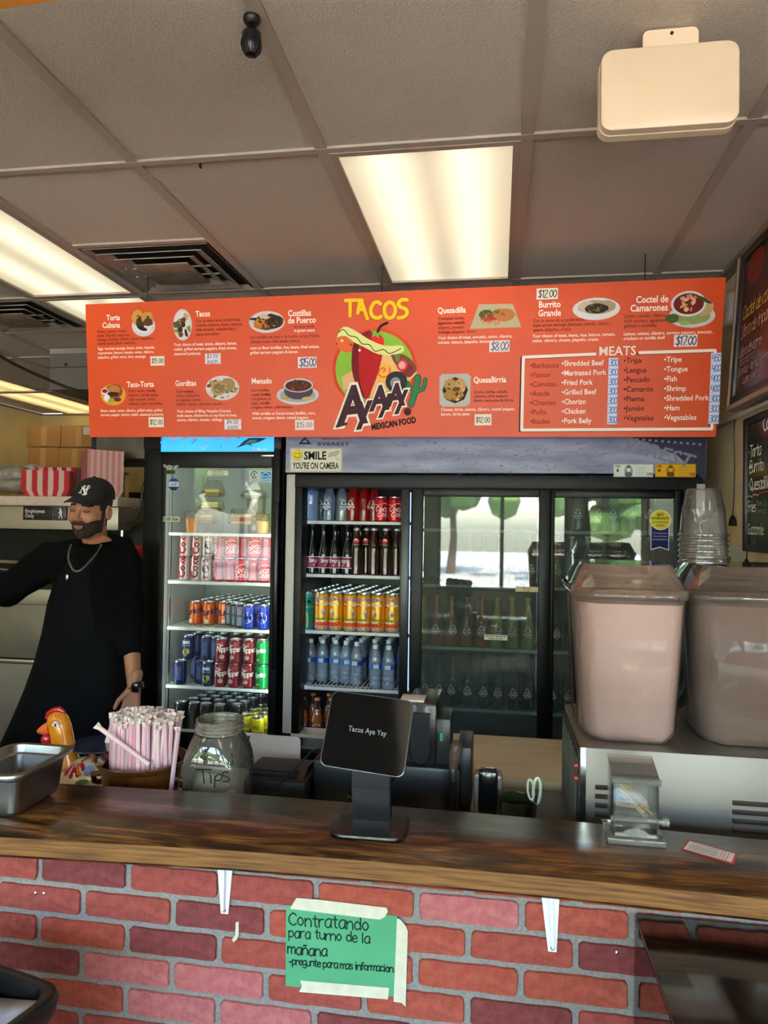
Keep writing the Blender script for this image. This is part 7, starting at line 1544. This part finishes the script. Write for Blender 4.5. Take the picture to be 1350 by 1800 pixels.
# wrapped plastic lids at the far left of the shelf
def lump(px, py, Y, r, mt, seed, n=20):
    x, zc = U(px, py, Y); R = random.Random(seed); f = MB(); f.sph((0, 0, 0), r, mt, n); ph = [R.uniform(0, 6) for _ in range(6)]
    f.v = [(x + a * (1 + .14 * math.sin(40 * b + ph[0]) * math.cos(50 * c + ph[1])), Y + b, zc + c * (1 + .16 * math.sin(45 * a + ph[2]) + .1 * math.sin(90 * a + 60 * c + ph[3]))) for a, b, c in f.v]; return f, (x, Y, zc)
f, l = lump(14, 833, 4.2, (.17, .12, .055), mat('#b9b2a6', .25, noise='#8f887c', nscale=25, bump=.4), 3); one(f, 'wrapped_bundle', 'shiny plastic wrapped bundle on the far left of the steel shelf, upper one', 'bundle', loc=l)
f, l = lump(24, 853, 4.2, (.17, .12, .05), mat('#a0978a', .4, noise='#857c70', nscale=14, bump=.3), 5); one(f, 'wrapped_bundle', 'grey wrapped bundle on the steel shelf beneath the shiny one', 'bundle', loc=l)
f, l = lump(56, 826, 4.3, (.08, .06, .035), mat('#c9c0b0', .35, noise='#a89f90', nscale=30, bump=.5), 9); one(f, 'crumpled_bag', 'small crumpled pale plastic bag behind the striped trays', 'bag', loc=l)
MB
# cardboard boxes on a back shelf
BYY = 6.3
def cbox(px0, py0, px1, py1, lb, c='#b5864c', dy=0, label_card=False):
    (x0, z1), (x1, z0) = U(px0, py0, BYY + dy), U(px1, py1, BYY + dy); t = thing('cardboard_box', lb, 'box', ((x0 + x1) / 2, BYY + dy + .2, z0))
    MB().rbox(x0, x1, BYY + dy, BYY + dy + .38, z0, z1 - .002, mat(c, .8, noise='#a87a42', nscale=4), .004).build('carton', t)
    MB().box((x0 + x1) / 2 - .03, (x0 + x1) / 2 + .03, BYY + dy - .001, BYY + dy + .0, z0 + .01, z1 - .01, mat('#c09860', .4)).build('tape', t)
    if label_card: (a, c_), (b, d_) = U(147, 750, BYY + dy), U(158, 764, BYY + dy); MB().box(a, b + .06, BYY + dy - .002, BYY + dy - .001, d_, c_, mat('#cfc6b4', .7)).build('shipping_label', t)
cbox(48, 748, 106, 785, 'brown cardboard box, upper left of the four in the kitchen'); cbox(108, 748, 168, 786, 'brown cardboard box with white label, upper right of the four', label_card=True)
cbox(50, 786, 101, 823, 'brown cardboard box, lower left of the four in the kitchen', '#b07f42'); cbox(102, 787, 160, 823, 'brown cardboard box, lower right of the four in the kitchen', '#b28044')
bs = thing('wall_shelf', 'pale kitchen shelf carrying the cardboard boxes', 'shelf', (U(100, 824, BYY)[0], BYY + .2, U(100, 824, BYY)[1]))
xa, xb = U(40, 824, BYY)[0], U(185, 824, BYY)[0]; zz_ = U(100, 824, BYY)[1] - .004
MB().rbox(xa, xb, BYY - .02, BYY + .45, zz_ - .03, zz_, mat('#b9a98a', .6), .004).build('board', bs)
for x in (xa + .05, xb - .05): MB().box(x - .02, x + .02, BYY + .38, BYY + .42, 0, zz_ - .03, ks2).build('post', bs)
# duct box, hood panel, cable
(x0, z1), (x1, z0) = U(88, 626, 4.3), U(158, 684, 4.3)
db = thing('duct_box', 'dark grey metal box on the kitchen ceiling left of the menu board', 'duct', ((x0 + x1) / 2, 4.5, CZ))
MB().box(x0, x0 + .75, 4.3, 4.95, z0, CZ - .001, mat('#6d665e', .55, .3)).build('casing', db); MB().box(x0 - .004, x0 + .754, 4.292, 4.3, U(90, 646, 4.3)[1] - .004, U(90, 646, 4.3)[1], DARKMETAL).build('seam', db)
MB().sph((U(116, 641, 4.3)[0], 4.296, U(116, 641, 4.3)[1]), .010, BLACK, 10).build('knob', db); MB().box(x0, x0 + .75, 4.296, 4.30, CZ - .035, CZ - .004, mat('#9a907c', .5)).build('top_flange', db)
P3 = [(U(px, py, 3.6)[0], 3.6, U(px, py, 3.6)[1]) for px, py in ((-60, 590), (0, 626), (30, 643), (60, 657), (90, 670), (120, 682), (155, 694), (200, 704))]
one(MB().tube(P3, .009, mat('#1c1a18', .3), 8), 'black_cable', 'thick black cable sagging across the kitchen at the left', 'cable', loc=P3[3])
hd = thing('vent_hood', 'mottled grey steel hood panel beneath the left end of the menu board', 'hood', (-2.45, 4.4, 2.0))
(x0, z1), (x1, z0) = U(170, 745, 4.35), U(266, 806, 4.35); MB().box(x0, -1.98, 4.35, 4.9, z0, z1 + .05, mat('#5c564e', .45, .6, noise='#6e675e', nscale=9)).build('casing', hd)
MB().rbox(x0 - .03, x0 + .0, 4.34, 4.6, z0 - .05, z1 + .1, BLACKM, .004).build('dark_edge', hd)
p, q = U(218, 809, 4.6), U(264, 821, 4.6); MB().box(p[0], q[0] + .1, 4.58, 4.62, q[1], p[1], mat('#4a4c52', .4, .5)).build('lower_bar', hd)
(x0, z1), (x1, z0) = U(226, 865, 4.5), U(268, 884, 4.5); one(MB().rbox(x0, x1 + .1, 4.5, 4.55, z0, z1, mat('#1a1414', .3, noise='#3a2a28', nscale=30), .004), 'dark_poster', 'dark printed board in the kitchen left of the narrow cooler', 'panel', loc=(x0, 4.5, z0))
sh2 = thing('dark_shelf', 'dark reddish steel shelf in the kitchen between the worker and the cooler', 'shelf', (U(230, 895, 4.4)[0], 4.4, 1.7))
(x0, z1), (x1, z0) = U(214, 885, 4.4), U(268, 907, 4.4); MB().rbox(x0, U(240, 0, 4.4)[0], 4.4, 4.7, z0, z1, mat('#4a3836', .5), .004).build('dark_front', sh2); MB().rbox(U(240, 0, 4.4)[0], x1 + .05, 4.4, 4.7, z0, z1, mat('#7a6e60', .5), .004).build('pale_front', sh2)
MB().tube([(U(216, 900, 4.38)[0], 4.38, 0), (U(216, 900, 4.38)[0], 4.38, z0)], .014, CHROME, 10).build('post', sh2)
(x0, z1), (x1, z0) = U(206, 908, 4.6), U(268, 1010, 4.6)
gp = thing('steel_cabinet', 'brownish grey steel cabinet in the kitchen behind the red baskets', 'cabinet', (x0, 4.7, 0)); mc = mat('#6b6152', .5, .4, noise='#5f5648', nscale=8)
MB().rbox(x0, x1 + .1, 4.6, 5.0, .02, z1, mc, .004).build('body', gp); MB().rbox(x0 + .05, x1 + .08, 4.59, 4.6, U(220, 945, 4.6)[1], z1 - .02, mat('#756a5a', .5, .4), .002).build('door', gp)
P3 = [(U(px, py, 4.1)[0], 4.1, U(px, py, 4.1)[1]) for px, py in ((264, 822), (258, 840), (251, 860), (248, 885), (242, 905), (228, 918), (212, 927), (196, 936))]
one(MB().tube([tuple(smooth_pts([(p[0], p[2]) for p in P3], 3)[i][0:1]) + (4.1,) + tuple(smooth_pts([(p[0], p[2]) for p in P3], 3)[i][1:2]) for i in range(22)], .010, mat('#2a2220', .4), 8), 'black_hose', 'black hose curving down between the cooler and the worker', 'hose', loc=P3[3])
f, l = lump(258, 955, 4.0, (.12, .10, .12), mat('#0b0b0c', .6), 4); 
st_ = thing('black_stand', 'black cabinet under the red baskets beside the narrow cooler', 'cabinet', (U(240, 1000, 3.95)[0], 3.95, 0)); zb_ = U(240, 1001, 3.85)[1]
MB().rbox(U(205, 1000, 3.85)[0], U(266, 1000, 3.85)[0] - .0, 3.85, 4.0 - .02, 0, zb_ - .002, mat('#121214', .5), .006).build('body', st_)
MB().box(U(262, 1010, 3.84)[0] - .012, U(262, 1010, 3.84)[0] - .006, 3.84, 3.85, .6, zb_ - .01, CHROME).build('edge', st_)
one(MB().sph((U(256, 955, 4.15)[0], 4.15, U(256, 955, 4.15)[1]), (.14, .08, .13), mat('#0b0b0c', .6), 20), 'black_bag', 'black bag bulging above the red baskets', 'bag', loc=(U(256, 955, 4.15)[0], 4.15, U(256, 955, 4.15)[1]))
zt_ = U(240, 960, 3.92)[1]; nb = 9
for i in range(nb):
    zz_ = zb_ + (zt_ - .05 - zb_) * i / (nb - 1); x_ = U(238, 980, 3.92)[0]; f = MB()
    f.lathe([(.060, 0), (.075, .045), (.080, .047), (.080, .051), (.073, .050), (.057, .004), (0, .004)], mat('#b81420', .35), 26, (x_, 3.92, zz_), sx=1.0, sy=.75)
    one(f, 'food_basket', 'red plastic food basket in the stack right of the worker, ' + ('top one' if i == nb - 1 else 'bottom one' if i == 0 else '%s from the bottom' % ORD[i]), 'basket', loc=(x_, 3.92, zz_), group='stacked red food baskets')

# =================================================================== THE WORKER
def surface_nets(fn, lo, hi, h):
    """smooth surface of fn<0 as (verts, quads)"""
    nx_, ny_, nz_ = [int(math.ceil((hi[i] - lo[i]) / h)) + 1 for i in range(3)]
    X, Y, Z = np.meshgrid(lo[0] + h * np.arange(nx_), lo[1] + h * np.arange(ny_), lo[2] + h * np.arange(nz_), indexing='ij')
    V = fn(X, Y, Z); S = V < 0
    c = [S[a:nx_ - 1 + a, b:ny_ - 1 + b, d:nz_ - 1 + d] for a in (0, 1) for b in (0, 1) for d in (0, 1)]
    s_ = sum(q.astype(int) for q in c); act = (s_ > 0) & (s_ < 8); idx = -np.ones(act.shape, int); ids = np.argwhere(act); idx[act] = np.arange(len(ids))
    acc = np.zeros((len(ids), 3)); cnt = np.zeros(len(ids)); i, j, k = ids.T
    offs = [(a, b, d) for a in (0, 1) for b in (0, 1) for d in (0, 1)]
    for p in range(8):
        for q in range(p + 1, 8):
            A, B = np.array(offs[p]), np.array(offs[q])
            if np.abs(A - B).sum() != 1: continue
            va, vb = V[i + A[0], j + A[1], k + A[2]], V[i + B[0], j + B[1], k + B[2]]; m = (va < 0) != (vb < 0)
            t = np.where(m, va / np.where(m, va - vb, 1), 0)
            acc += m[:, None] * (A + (B - A) * t[:, None]); cnt += m
    P = np.array(lo) + h * (ids + acc / cnt[:, None]); F = []
    for ax in range(3):
        sl0 = [slice(None)] * 3; sl1 = [slice(None)] * 3; sl0[ax] = slice(0, -1); sl1[ax] = slice(1, None)
        a, b = S[tuple(sl0)], S[tuple(sl1)]; E = np.argwhere(a != b); u, v = [(1, 2), (2, 0), (0, 1)][ax]
        ok = (E[:, u] > 0) & (E[:, v] > 0) & (E[:, u] < act.shape[u]) & (E[:, v] < act.shape[v]); E = E[ok]
        du = np.zeros(3, int); dv = np.zeros(3, int); du[u] = 1; dv[v] = 1
        q = [idx[tuple((E - d).T)] for d in (du * 0, du, du + dv, dv)]; flip = ~a[tuple(E.T)]
        Q = np.stack(q, 1); Q[flip] = Q[flip][:, ::-1]; F.append(Q)
    return P, np.concatenate(F)
def el(X, Y, Z, c, r):
    k0 = np.sqrt(((X - c[0]) / r[0]) ** 2 + ((Y - c[1]) / r[1]) ** 2 + ((Z - c[2]) / r[2]) ** 2); return (k0 - 1) * min(r)
def cap_(X, Y, Z, a, b, ra, rb):
    a, b = np.array(a, float), np.array(b, float); d = b - a; t = np.clip(((X - a[0]) * d[0] + (Y - a[1]) * d[1] + (Z - a[2]) * d[2]) / (d @ d), 0, 1)
    return np.sqrt((X - a[0] - d[0] * t) ** 2 + (Y - a[1] - d[1] * t) ** 2 + (Z - a[2] - d[2] * t) ** 2) - (ra + (rb - ra) * t)
def su(a, b, k): h = np.clip(.5 + .5 * (b - a) / k, 0, 1); return b + (a - b) * h - k * h * (1 - h)
def ss(a, b, k): return -su(-a, b, k)      # a minus b
def mk(P, F, mts, mi, name, parent):
    me = bpy.data.meshes.new(name); me.from_pydata([tuple(p) for p in P], [], [tuple(map(int, f)) for f in F])
    for m_ in mts: me.materials.append(m_)
    if mi is not None: me.polygons.foreach_set('material_index', [int(v) for v in mi])
    me.polygons.foreach_set('use_smooth', [True] * len(me.polygons)); me.update()
    o = bpy.data.objects.new(name, me); COL.objects.link(o); o.parent = parent; return o
MY = 2.90
hc = U(160, 893, MY); HC3 = Vector((hc[0], MY, hc[1] - .004))              # eye-level centre of the head
yaw_h, roll_h, pit = -.02, .07, .10                                   # turned to his right (picture left), tilted, looking down
HR = Matrix.Rotation(yaw_h, 3, 'Z') @ Matrix.Rotation(-pit * -1, 3, 'X') @ Matrix.Rotation(roll_h, 3, 'Y')
def head(X, Y, Z):
    d = el(X, Y, Z, (0, .018, .035), (.074, .094, .085))
    d = su(d, el(X, Y, Z, (0, -.022, -.03), (.063, .072, .082)), .03)
    d = su(d, el(X, Y, Z, (0, -.030, -.085), (.050, .048, .036)), .03)
    d = su(d, el(X, Y, Z, (0, -.070, -.106), (.022, .018, .018)), .018)
    d = su(d, cap_(X, Y, Z, (-.034, -.083, .020), (.034, -.083, .020), .009, .009), .014)
    for s in (-1, 1):
        d = su(d, el(X, Y, Z, (s * .040, -.062, -.030), (.026, .026, .024)), .02)
        d = ss(d, el(X, Y, Z, (s * .031, -.104, .002), (.019, .018, .012)), .012)
        d = su(d, el(X, Y, Z, (s * .031, -.0815, .001), (.0155, .0125, .0105)), .003)
        d = su(d, el(X, Y, Z, (s * .0125, -.100, -.038), (.009, .010, .008)), .006)
        d = su(d, np.maximum(el(X, Y, Z, (s * .080, .010, -.012), (.011, .021, .033)), -el(X, Y, Z, (s * .089, .006, -.010), (.006, .011, .019))), .006)
    d = su(d, cap_(X, Y, Z, (0, -.090, .006), (0, -.112, -.034), .0075, .0115), .010)
    d = su(d, cap_(X, Y, Z, (-.019, -.089, -.064), (.019, -.089, -.064), .0055, .0055), .005)
    d = su(d, cap_(X, Y, Z, (-.015, -.089, -.0745), (.015, -.089, -.0745), .0065, .0065), .004)
    d = ss(d, cap_(X, Y, Z, (-.021, -.099, -.0690), (.021, -.099, -.0690), .0022, .0022), .004)
    d = su(d, cap_(X, Y, Z, (0, .028, -.06), (0, .040, -.17), .050, .054), .03)
    return d
P_, F_ = surface_nets(head, (-.10, -.135, -.20), (.10, .13, .13), .0026)
fc = P_[F_].mean(1); x_, y_, z_ = fc.T; ax_ = np.abs(x_)
skin = mat('#a87458', .5, noise='#9c6a4e', nscale=14); lipm = mat('#8a4c42', .5); beard = mat('#241914', .85, noise='#3a2a20', nscale=160, bump=.5); brow = mat('#1a110d', .8); lidm = mat('#7d4f3c', .55); nek = skin; hairm = mat('#17100d', .8)
mi = np.zeros(len(F_), int)
wob = .0012 * np.sin(900 * x_) + .0012 * np.sin(700 * y_ + 300 * x_)
zb_line = -.047 - .040 * np.exp(-(ax_ / .025) ** 2) + .32 * np.clip(ax_ - .044, 0, 1) + wob
jaw = (z_ < zb_line) | ((ax_ > .060) & (ax_ < .0735) & (z_ < .020) & (y_ > -.022 + .10 * z_ + wob) & (y_ < .002))
mus = (z_ < -.0495 + .15 * ax_) & (z_ > -.0635) & (ax_ < .030) & (y_ < -.072) | ((ax_ > .0235) & (ax_ < .034) & (z_ < -.052) & (z_ > -.09) & (y_ < -.06))
under = (z_ < -.082)
bd = (jaw | mus | under) & (y_ < .004) & (z_ > -.122) & ~((y_ > -.035 + .6 * (z_ + .1)) & (z_ < -.100))
cheek_clear = (ax_ < .045) & (z_ > -.046)
bd &= ~cheek_clear; bd &= ax_ < .0735
mi[bd] = 1
lip = (ax_ < .0195) & (np.abs(z_ + .0700) < .0076 * np.sqrt(np.clip(1 - (ax_ / .0235) ** 2, 0, 1))) & (y_ < -.078); mi[lip] = 2
bw = (np.abs(z_ - .0215 + .10 * (ax_ - .03) ** 1 - .002) < .0042) & (ax_ > .013) & (ax_ < .052) & (y_ < -.05); mi[bw] = 3
ey_ = ((ax_ - .031) ** 2 / .0145 ** 2 + (z_ - .000) ** 2 / .0075 ** 2 < 1) & (y_ < -.06); mi[ey_] = 4
ln = ((ax_ - .031) ** 2 / .0145 ** 2 < 1) & (np.abs(z_ + .0045 - .0035 * ((ax_ - .031) / .0145) ** 2) < .0015) & (y_ < -.06); mi[ln] = 3
hr = (y_ > .022) & (z_ > -.075) & (ax_ < .0765) | ((ax_ > .06) & (z_ > .0) & (y_ > -.035) & (ax_ < .0765)); mi[hr] = 5
PH_ = np.array([HR @ Vector(p) for p in P_]) + np.array(HC3)
# body skin: torso core, left forearm and hand hanging, right forearm reaching out of frame
cxm = U(165, 1000, MY)[0]
zneck = U(160, 955, MY)[1]
shL, shR = (U(203, 1003, MY)[0], MY + .03, U(203, 1003, MY)[1]), (U(82, 985, MY)[0], MY + .03, U(82, 985, MY)[1])
elL = (U(221, 1085, MY)[0], MY + .03, U(221, 1085, MY)[1]); wrL = (U(236, 1200, MY - .06)[0], MY - .06, U(236, 1200, MY)[1])
elR = (U(20, 1040, MY)[0], MY - .02, U(20, 1035, MY)[1]); wrR = (U(-75, 1020, MY - .1)[0], MY - .15, U(-75, 1035, MY)[1])
def limbs(X, Y, Z):
    d = cap_(X, Y, Z, elL, wrL, .043, .028); d = su(d, cap_(X, Y, Z, elR, wrR, .046, .028), .01)
    d = su(d, cap_(X, Y, Z, shL, elL, .055, .047), .02); d = su(d, cap_(X, Y, Z, shR, elR, .055, .047), .02)
    d = su(d, el(X, Y, Z, (cxm, MY + .04, 1.22), (.15, .10, .32)), .04); d = su(d, cap_(X, Y, Z, shL, shR, .06, .06), .05)
    for s in (-1, 1): d = su(d, cap_(X, Y, Z, (cxm + s * .09, MY + .05, .95), (cxm + s * .10, MY + .05, .12), .085, .05), .04)
    return d
h_ = .009; P2, F2 = surface_nets(limbs, (-2.62, 2.55, .03), (-1.35, 3.12, 1.55), h_)
wl = Vector(wrL)
def handfn(w, out, down, side):
    w, out, down = Vector(w), Vector(out), Vector(down)
    def f(X, Y, Z):
        p = w + down * .05; d = cap_(X, Y, Z, tuple(w - down * .05), tuple(w), .027, .024)
        for k in (-1.5, -.5, .5, 1.5): d = su(d, cap_(X, Y, Z, tuple(w + down * .01 + out * k * .010), tuple(w + down * .085 + out * k * .018), .0145, .0115), .008)
        L = (.060, .070, .066, .052)
        for i, k in enumerate((-1.5, -.5, .5, 1.5)):
            a = w + down * .085 + out * k * .019; c = a + down * L[i] * .5 + side * .010; e = c + down * L[i] * .34 + side * .022; g = e + down * L[i] * .12 + side * .018
            for q0, q1, r0, r1 in ((a, c, .0095, .0088), (c, e, .0086, .0080), (e, g, .0078, .0066)): d = np.minimum(d, cap_(X, Y, Z, tuple(q0), tuple(q1), r0, r1))
        t0 = w + down * .025 - out * .020 + side * .004; t1 = t0 + down * .035 - out * .022 + side * .014; t2 = t1 + down * .030 - out * .004 + side * .008
        d = su(d, cap_(X, Y, Z, tuple(t0), tuple(t1), .0135, .0105), .008); d = np.minimum(d, cap_(X, Y, Z, tuple(t1), tuple(t2), .0105, .0085)); return d
    return f
hl = handfn(wrL, (.95, .25, -.1), (-.10, -.12, -.98), Vector((-.25, -.95, 0)))
P3_, F3 = surface_nets(hl, (wl.x - .10, wl.y - .14, wl.z - .21), (wl.x + .09, wl.y + .08, wl.z + .07), .0036)
wr_ = Vector(wrR); hr_f = handfn(wrR, (.1, .1, .98), (-.97, -.2, -.05), Vector((0, -1, -.1)))
P4, F4 = surface_nets(hr_f, (wr_.x - .22, wr_.y - .14, wr_.z - .09), (wr_.x + .07, wr_.y + .08, wr_.z + .09), .0045)
n1, n2, n3 = len(PH_), len(P2), len(P3_)
# trim the coarse limbs where the finer hands take over
Pall = np.concatenate([PH_, P2, P3_, P4]); Fall = np.concatenate([F_, F2 + n1, F3 + n1 + n2, F4 + n1 + n2 + n3]); miall = np.concatenate([mi, np.zeros(len(F2) + len(F3) + len(F4), int)])
per = thing('person', 'bearded man in black shirt, apron and cap standing behind the bar at the left', 'person', (cxm, MY, 0))
body = mk(Pall - np.array([cxm, MY, 0]), Fall, [skin, beard, lipm, brow, lidm, hairm], miall, 'body', per)
# shirt
def shirt(X, Y, Z):
    d = el(X, Y, Z, (cxm, MY + .045, 1.22), (.205, .135, .40)); d = su(d, cap_(X, Y, Z, shL, shR, .066, .074), .06)
    d = su(d, cap_(X, Y, Z, shL, elL, .066, .055), .03)
    cu = tuple(Vector(elL) + (Vector(wrL) - Vector(elL)) * .56); d = su(d, cap_(X, Y, Z, elL, cu, .055, .050), .02)
    d = su(d, cap_(X, Y, Z, shR, elR, .078, .070), .03); cr_ = tuple(Vector(elR) + (Vector(wrR) - Vector(elR)) * .7); d = su(d, cap_(X, Y, Z, elR, cr_, .068, .058), .02)
    d = su(d, cap_(X, Y, Z, (HC3.x + .012, MY + .045, zneck - .03), (HC3.x + .01, MY + .035, zneck + .012), .086, .068), .03)
    ca = Vector(cu); dn = (Vector(wrL) - Vector(elL)).normalized(); d = np.maximum(d, np.where((X > elL[0] - .12) & (Z < elL[2]), (X - ca.x) * dn.x + (Y - ca.y) * dn.y + (Z - ca.z) * dn.z - .0, -1))
    nk = (Z - (zneck + .004)) - .30 * (Y - MY); d = np.maximum(d, nk)
    d = np.maximum(d, -cap_(X, Y, Z, (HC3.x + .006, MY + .03, zneck - .01), (HC3.x, MY + .03, zneck + .1), .056, .062))
    fold = .0022 * np.sin(38 * X + 14 * Z) + .0020 * np.sin(26 * Z - 22 * X + 2) + .0018 * np.sin(60 * X + 9 * np.sin(12 * Z)); return d + fold
P5, F5 = surface_nets(shirt, (-2.62, 2.52, .80), (-1.33, 3.16, 1.60), .008)
bk_cloth = mat('#0a0a0b', .95, noise='#0f0f10', nscale=5, bump=.15, spec=.05)
mk(P5 - np.array([cxm, MY, 0]), F5, [bk_cloth], None, 'shirt', per)
# apron: bib and flared skirt
f = MB(); apm = mat('#07080b', .8, spec=.10, noise='#0a0b0f', nscale=4); rings = []
prof = [(955 + 25, 118, 205, .130), (1010, 100, 206, .150), (1060, 84, 212, .160), (1110, 74, 216, .165), (1160, 60, 224, .170), (1210, 42, 234, .175), (1260, 20, 236, .18), (1310, -4, 238, .185), (1400, -30, 240, .19), (1560, -50, 242, .19)]
for py, xl_, xr_, dy in prof:
    a, zz_ = U(xl_, py, MY); b = U(xr_, py, MY)[0]; cx_ = (a + b) / 2; hx2 = (b - a) / 2; n = 40
    rings.append([(cx_ + hx2 * math.copysign(abs(math.cos(t)) ** .75, math.cos(t)), MY + .04 + dy * math.sin(t) * .86 + .006 * math.sin(9 * t + py * .01), zz_) for t in np.linspace(0, 2 * PI, n, endpoint=False)])
f.loft(rings[::-1], apm); f.build('apron', per)
# trousers and shoes below
f = MB()
for s in (-1, 1):
    f.tube([(cxm + s * .09, MY + .05, .60), (cxm + s * .10, MY + .05, .35), (cxm + s * .105, MY + .05, .05)], [.105, .085, .08], bk_cloth, 14)
f.build('trousers', per)
for s in (-1, 1): MB().loft([[(cxm + s * .105 + a * .048 * k, MY - .02 + b * .13, z2_) for a, b in rrect(0, 0, 1, 1, .7)] for z2_, k in ((0, 1), (.03, 1.02), (.06, .8), (.075, .5))], BLACKM).build('shoe', per)
# cap
HM = Matrix.Translation(HC3) @ HR.to_4x4() @ Matrix.Translation((0, .005, .024)) @ Matrix.Rotation(.05, 4, 'X') @ Matrix.Scale(.85, 4, (0, 0, 1))
f = MB(); capm = mat('#121213', .85, bump=.1, nscale=200); rings = []
for t in np.linspace(0, 1, 9):
    a = t * PI / 2; rings.append([(.0825 * math.cos(a) * math.cos(u) * (1 + 0 * u), .018 + .102 * math.cos(a) * math.sin(u), .034 + .030 * (math.sin(u) * -1 < 0) * 0 + .100 * math.sin(a) ** .9 if t else .028 - .022 * max(0, math.sin(u))) for u in np.linspace(0, 2 * PI, 36, endpoint=False)])
rings[-1] = [(.003 * math.cos(u), .018 + .003 * math.sin(u), .1335) for u in np.linspace(0, 2 * PI, 36, endpoint=False)]
f.loft(rings, capm, M=HM, cap=False)
f.sph((0, .018, .135), (.008, .008, .004), capm, 10, M=HM); f.build('cap', per, ang=60)
f = MB(); nu, nv = 20, 6; top = []; 
for i in range(nu + 1):
    u = -1.15 + 2.3 * i / nu
    for j in range(nv + 1):
        v = j / nv; r0x, r0y = .0825 * math.sin(u), .018 - .102 * math.cos(u)
        ext = .066 * math.cos(u * .86) ** .6 * v
        top.append((r0x * (1 + .04 * v), r0y - ext, .040 - .010 * v - .024 * (math.sin(u) ** 2) * (.35 + .65 * v)))
k = nv + 1; fs = [(i * k + j, i * k + j + 1, (i + 1) * k + j + 1, (i + 1) * k + j) for i in range(nu) for j in range(nv)]
N = len(top); bot = [(a, b, c - .004) for a, b, c in top]; fs2 = [tuple(q + N for q in ff[::-1]) for ff in fs]
edge = [(i * k + nv, i * k + nv + N, (i + 1) * k + nv + N, (i + 1) * k + nv) for i in range(nu)]
f.add(top + bot, fs + fs2 + edge, capm, M=HM); f.build('cap_brim', per, ang=60)
def on_cap(x, z2_, l):
    sa = min(1, max(0, (z2_ - .034) / .100)) ** (1 / .9); a = math.asin(sa); ca = math.cos(a); cx2 = x / (.0825 * ca + 1e-6); cx2 = max(-1, min(1, cx2))
    return tuple(HM @ Vector((x, .018 - (.102 * ca + l + .0012) * math.sqrt(1 - cx2 * cx2), z2_)))
P = Print(on_cap, .0006); lw = '#d9d6d2'
def ny(P_l, w): P.line([(a * .0115 + .012, .0785 + b * .0115) for a, b in P_l], w, lw, 1, 2, 8)
ny([(-1.3, -1.1), (-.9, .9), (-1.2, 1.2)], .0042); ny([(-1.1, 1.1), (-.6, .8), (.7, -1.3), (1.1, -1.5)], .0052); ny([(.9, -1.3), (1.0, .6), (1.5, 1.1)], .0042)
ny([(-.5, 1.7), (-.2, .6), (.3, -.1), (.2, -1.9)], .0046); ny([(.9, 1.8), (.7, .9), (.2, -.1)], .0044); ny([(-1.9, -1.0), (-1.3, -1.3), (-.9, -1.0)], .0036); ny([(-.5, -1.8), (.2, -2.0), (.8, -1.8)], .0032); ny([(-.9, 1.7), (-.5, 1.9), (-.1, 1.6)], .0030); ny([(.5, 1.8), (1.0, 2.0), (1.3, 1.7)], .0030)
P.build('cap_emblem', per)
# necklace, pendant, watch, earring
ch_pts = [(125, 958), (121, 970), (120, 982), (124, 994), (130, 1003), (140, 1003), (150, 995), (160, 984), (170, 972), (178, 958)]
sp_pts = smooth_pts([(a * 1., b * 1.) for a, b in ch_pts], 4); YC = MY - .155
f = MB()
for i, (a, b) in enumerate(sp_pts):
    t = i / (len(sp_pts) - 1); yy = YC + .085 * (abs(t - .5) * 2) ** 2.2 - .01; x, zz_ = U(a, b, yy); f.sph((x, yy, zz_), (.0042, .0042, .0042), mat('#b9b7b2', .3, 1), 8)
f.build('necklace', per)
x, zz_ = U(118, 1015, YC - .01); MB().rbox(x - .006, x + .006, YC - .014, YC - .008, zz_ - .012, zz_ + .012, mat('#b9b6b0', .25, 1), .002).build('pendant', per)
wv = (Vector(wrL) - Vector(elL)).normalized(); wc = Vector(U(236, 1207, MY - .07) [0:1] + (MY - .055,) + U(236, 1207, MY - .07)[1:2]); Mw = Matrix.Translation(wc) @ wv.to_track_quat('Z', 'Y').to_matrix().to_4x4()
MB().lathe([(.0300, -.013), (.0325, -.012), (.0325, .012), (.0300, .013)], mat('#101012', .5), 26, M=Mw).build('watch_strap', per)
MB().rbox(wc.x - .002, wc.x + .028, wc.y - .040, wc.y - .026, wc.z - .020, wc.z + .020, mat('#08080a', .12, spec=.7), .006).build('watch_face', per)
ep = HM @ Vector((.083, -.002, -.048)); MB().sph(tuple(ep), .0035, CHROME, 8).build('earring', per)

# =================================================================== OUTSIDE THE FRONT WINDOWS (seen in the cooler glass)
struct(MB().box(-30, 30, -40, WY - .13, -.12, -.05, mat('#a8a49c', .9, noise='#98948c', nscale=2)), 'ground')
gm = [mat(c, .9, noise=d, nscale=3) for c, d in (('#3c5a2a', '#5c7c3c'), ('#4a6a34', '#6c8a48'), ('#2e4a24', '#4c6c34'))]
for i, (x, y, s) in enumerate(((-11, -17, 1.2), (-6.2, -16, 1.0), (-1.6, -18, 1.3), (3.2, -16, 1.0), (7.9, -18, 1.25), (12.8, -16, 1.1), (-17, -18, 1.3))):
    t = thing('street_tree', 'green leafy tree across the parking lot outside, %s in its row' % ORD[i], 'tree', (x, y, -.05))
    MB().tube([(x, y, -.05), (x + .1, y, 1.2), (x, y, 2.6 * s)], [.16, .12, .08], mat('#4a3a2c', .9), 8).build('trunk', t)
    f = MB(); R = random.Random(i)
    for k in range(26): f.sph((x + R.uniform(-1.5, 1.5) * s, y + R.uniform(-1.2, 1.2) * s, (2.9 + R.uniform(-1.2, 1.6)) * s), (R.uniform(.5, .9), R.uniform(.5, .9), R.uniform(.4, .7)), gm[k % 3], 8)
    f.build('crown', t)
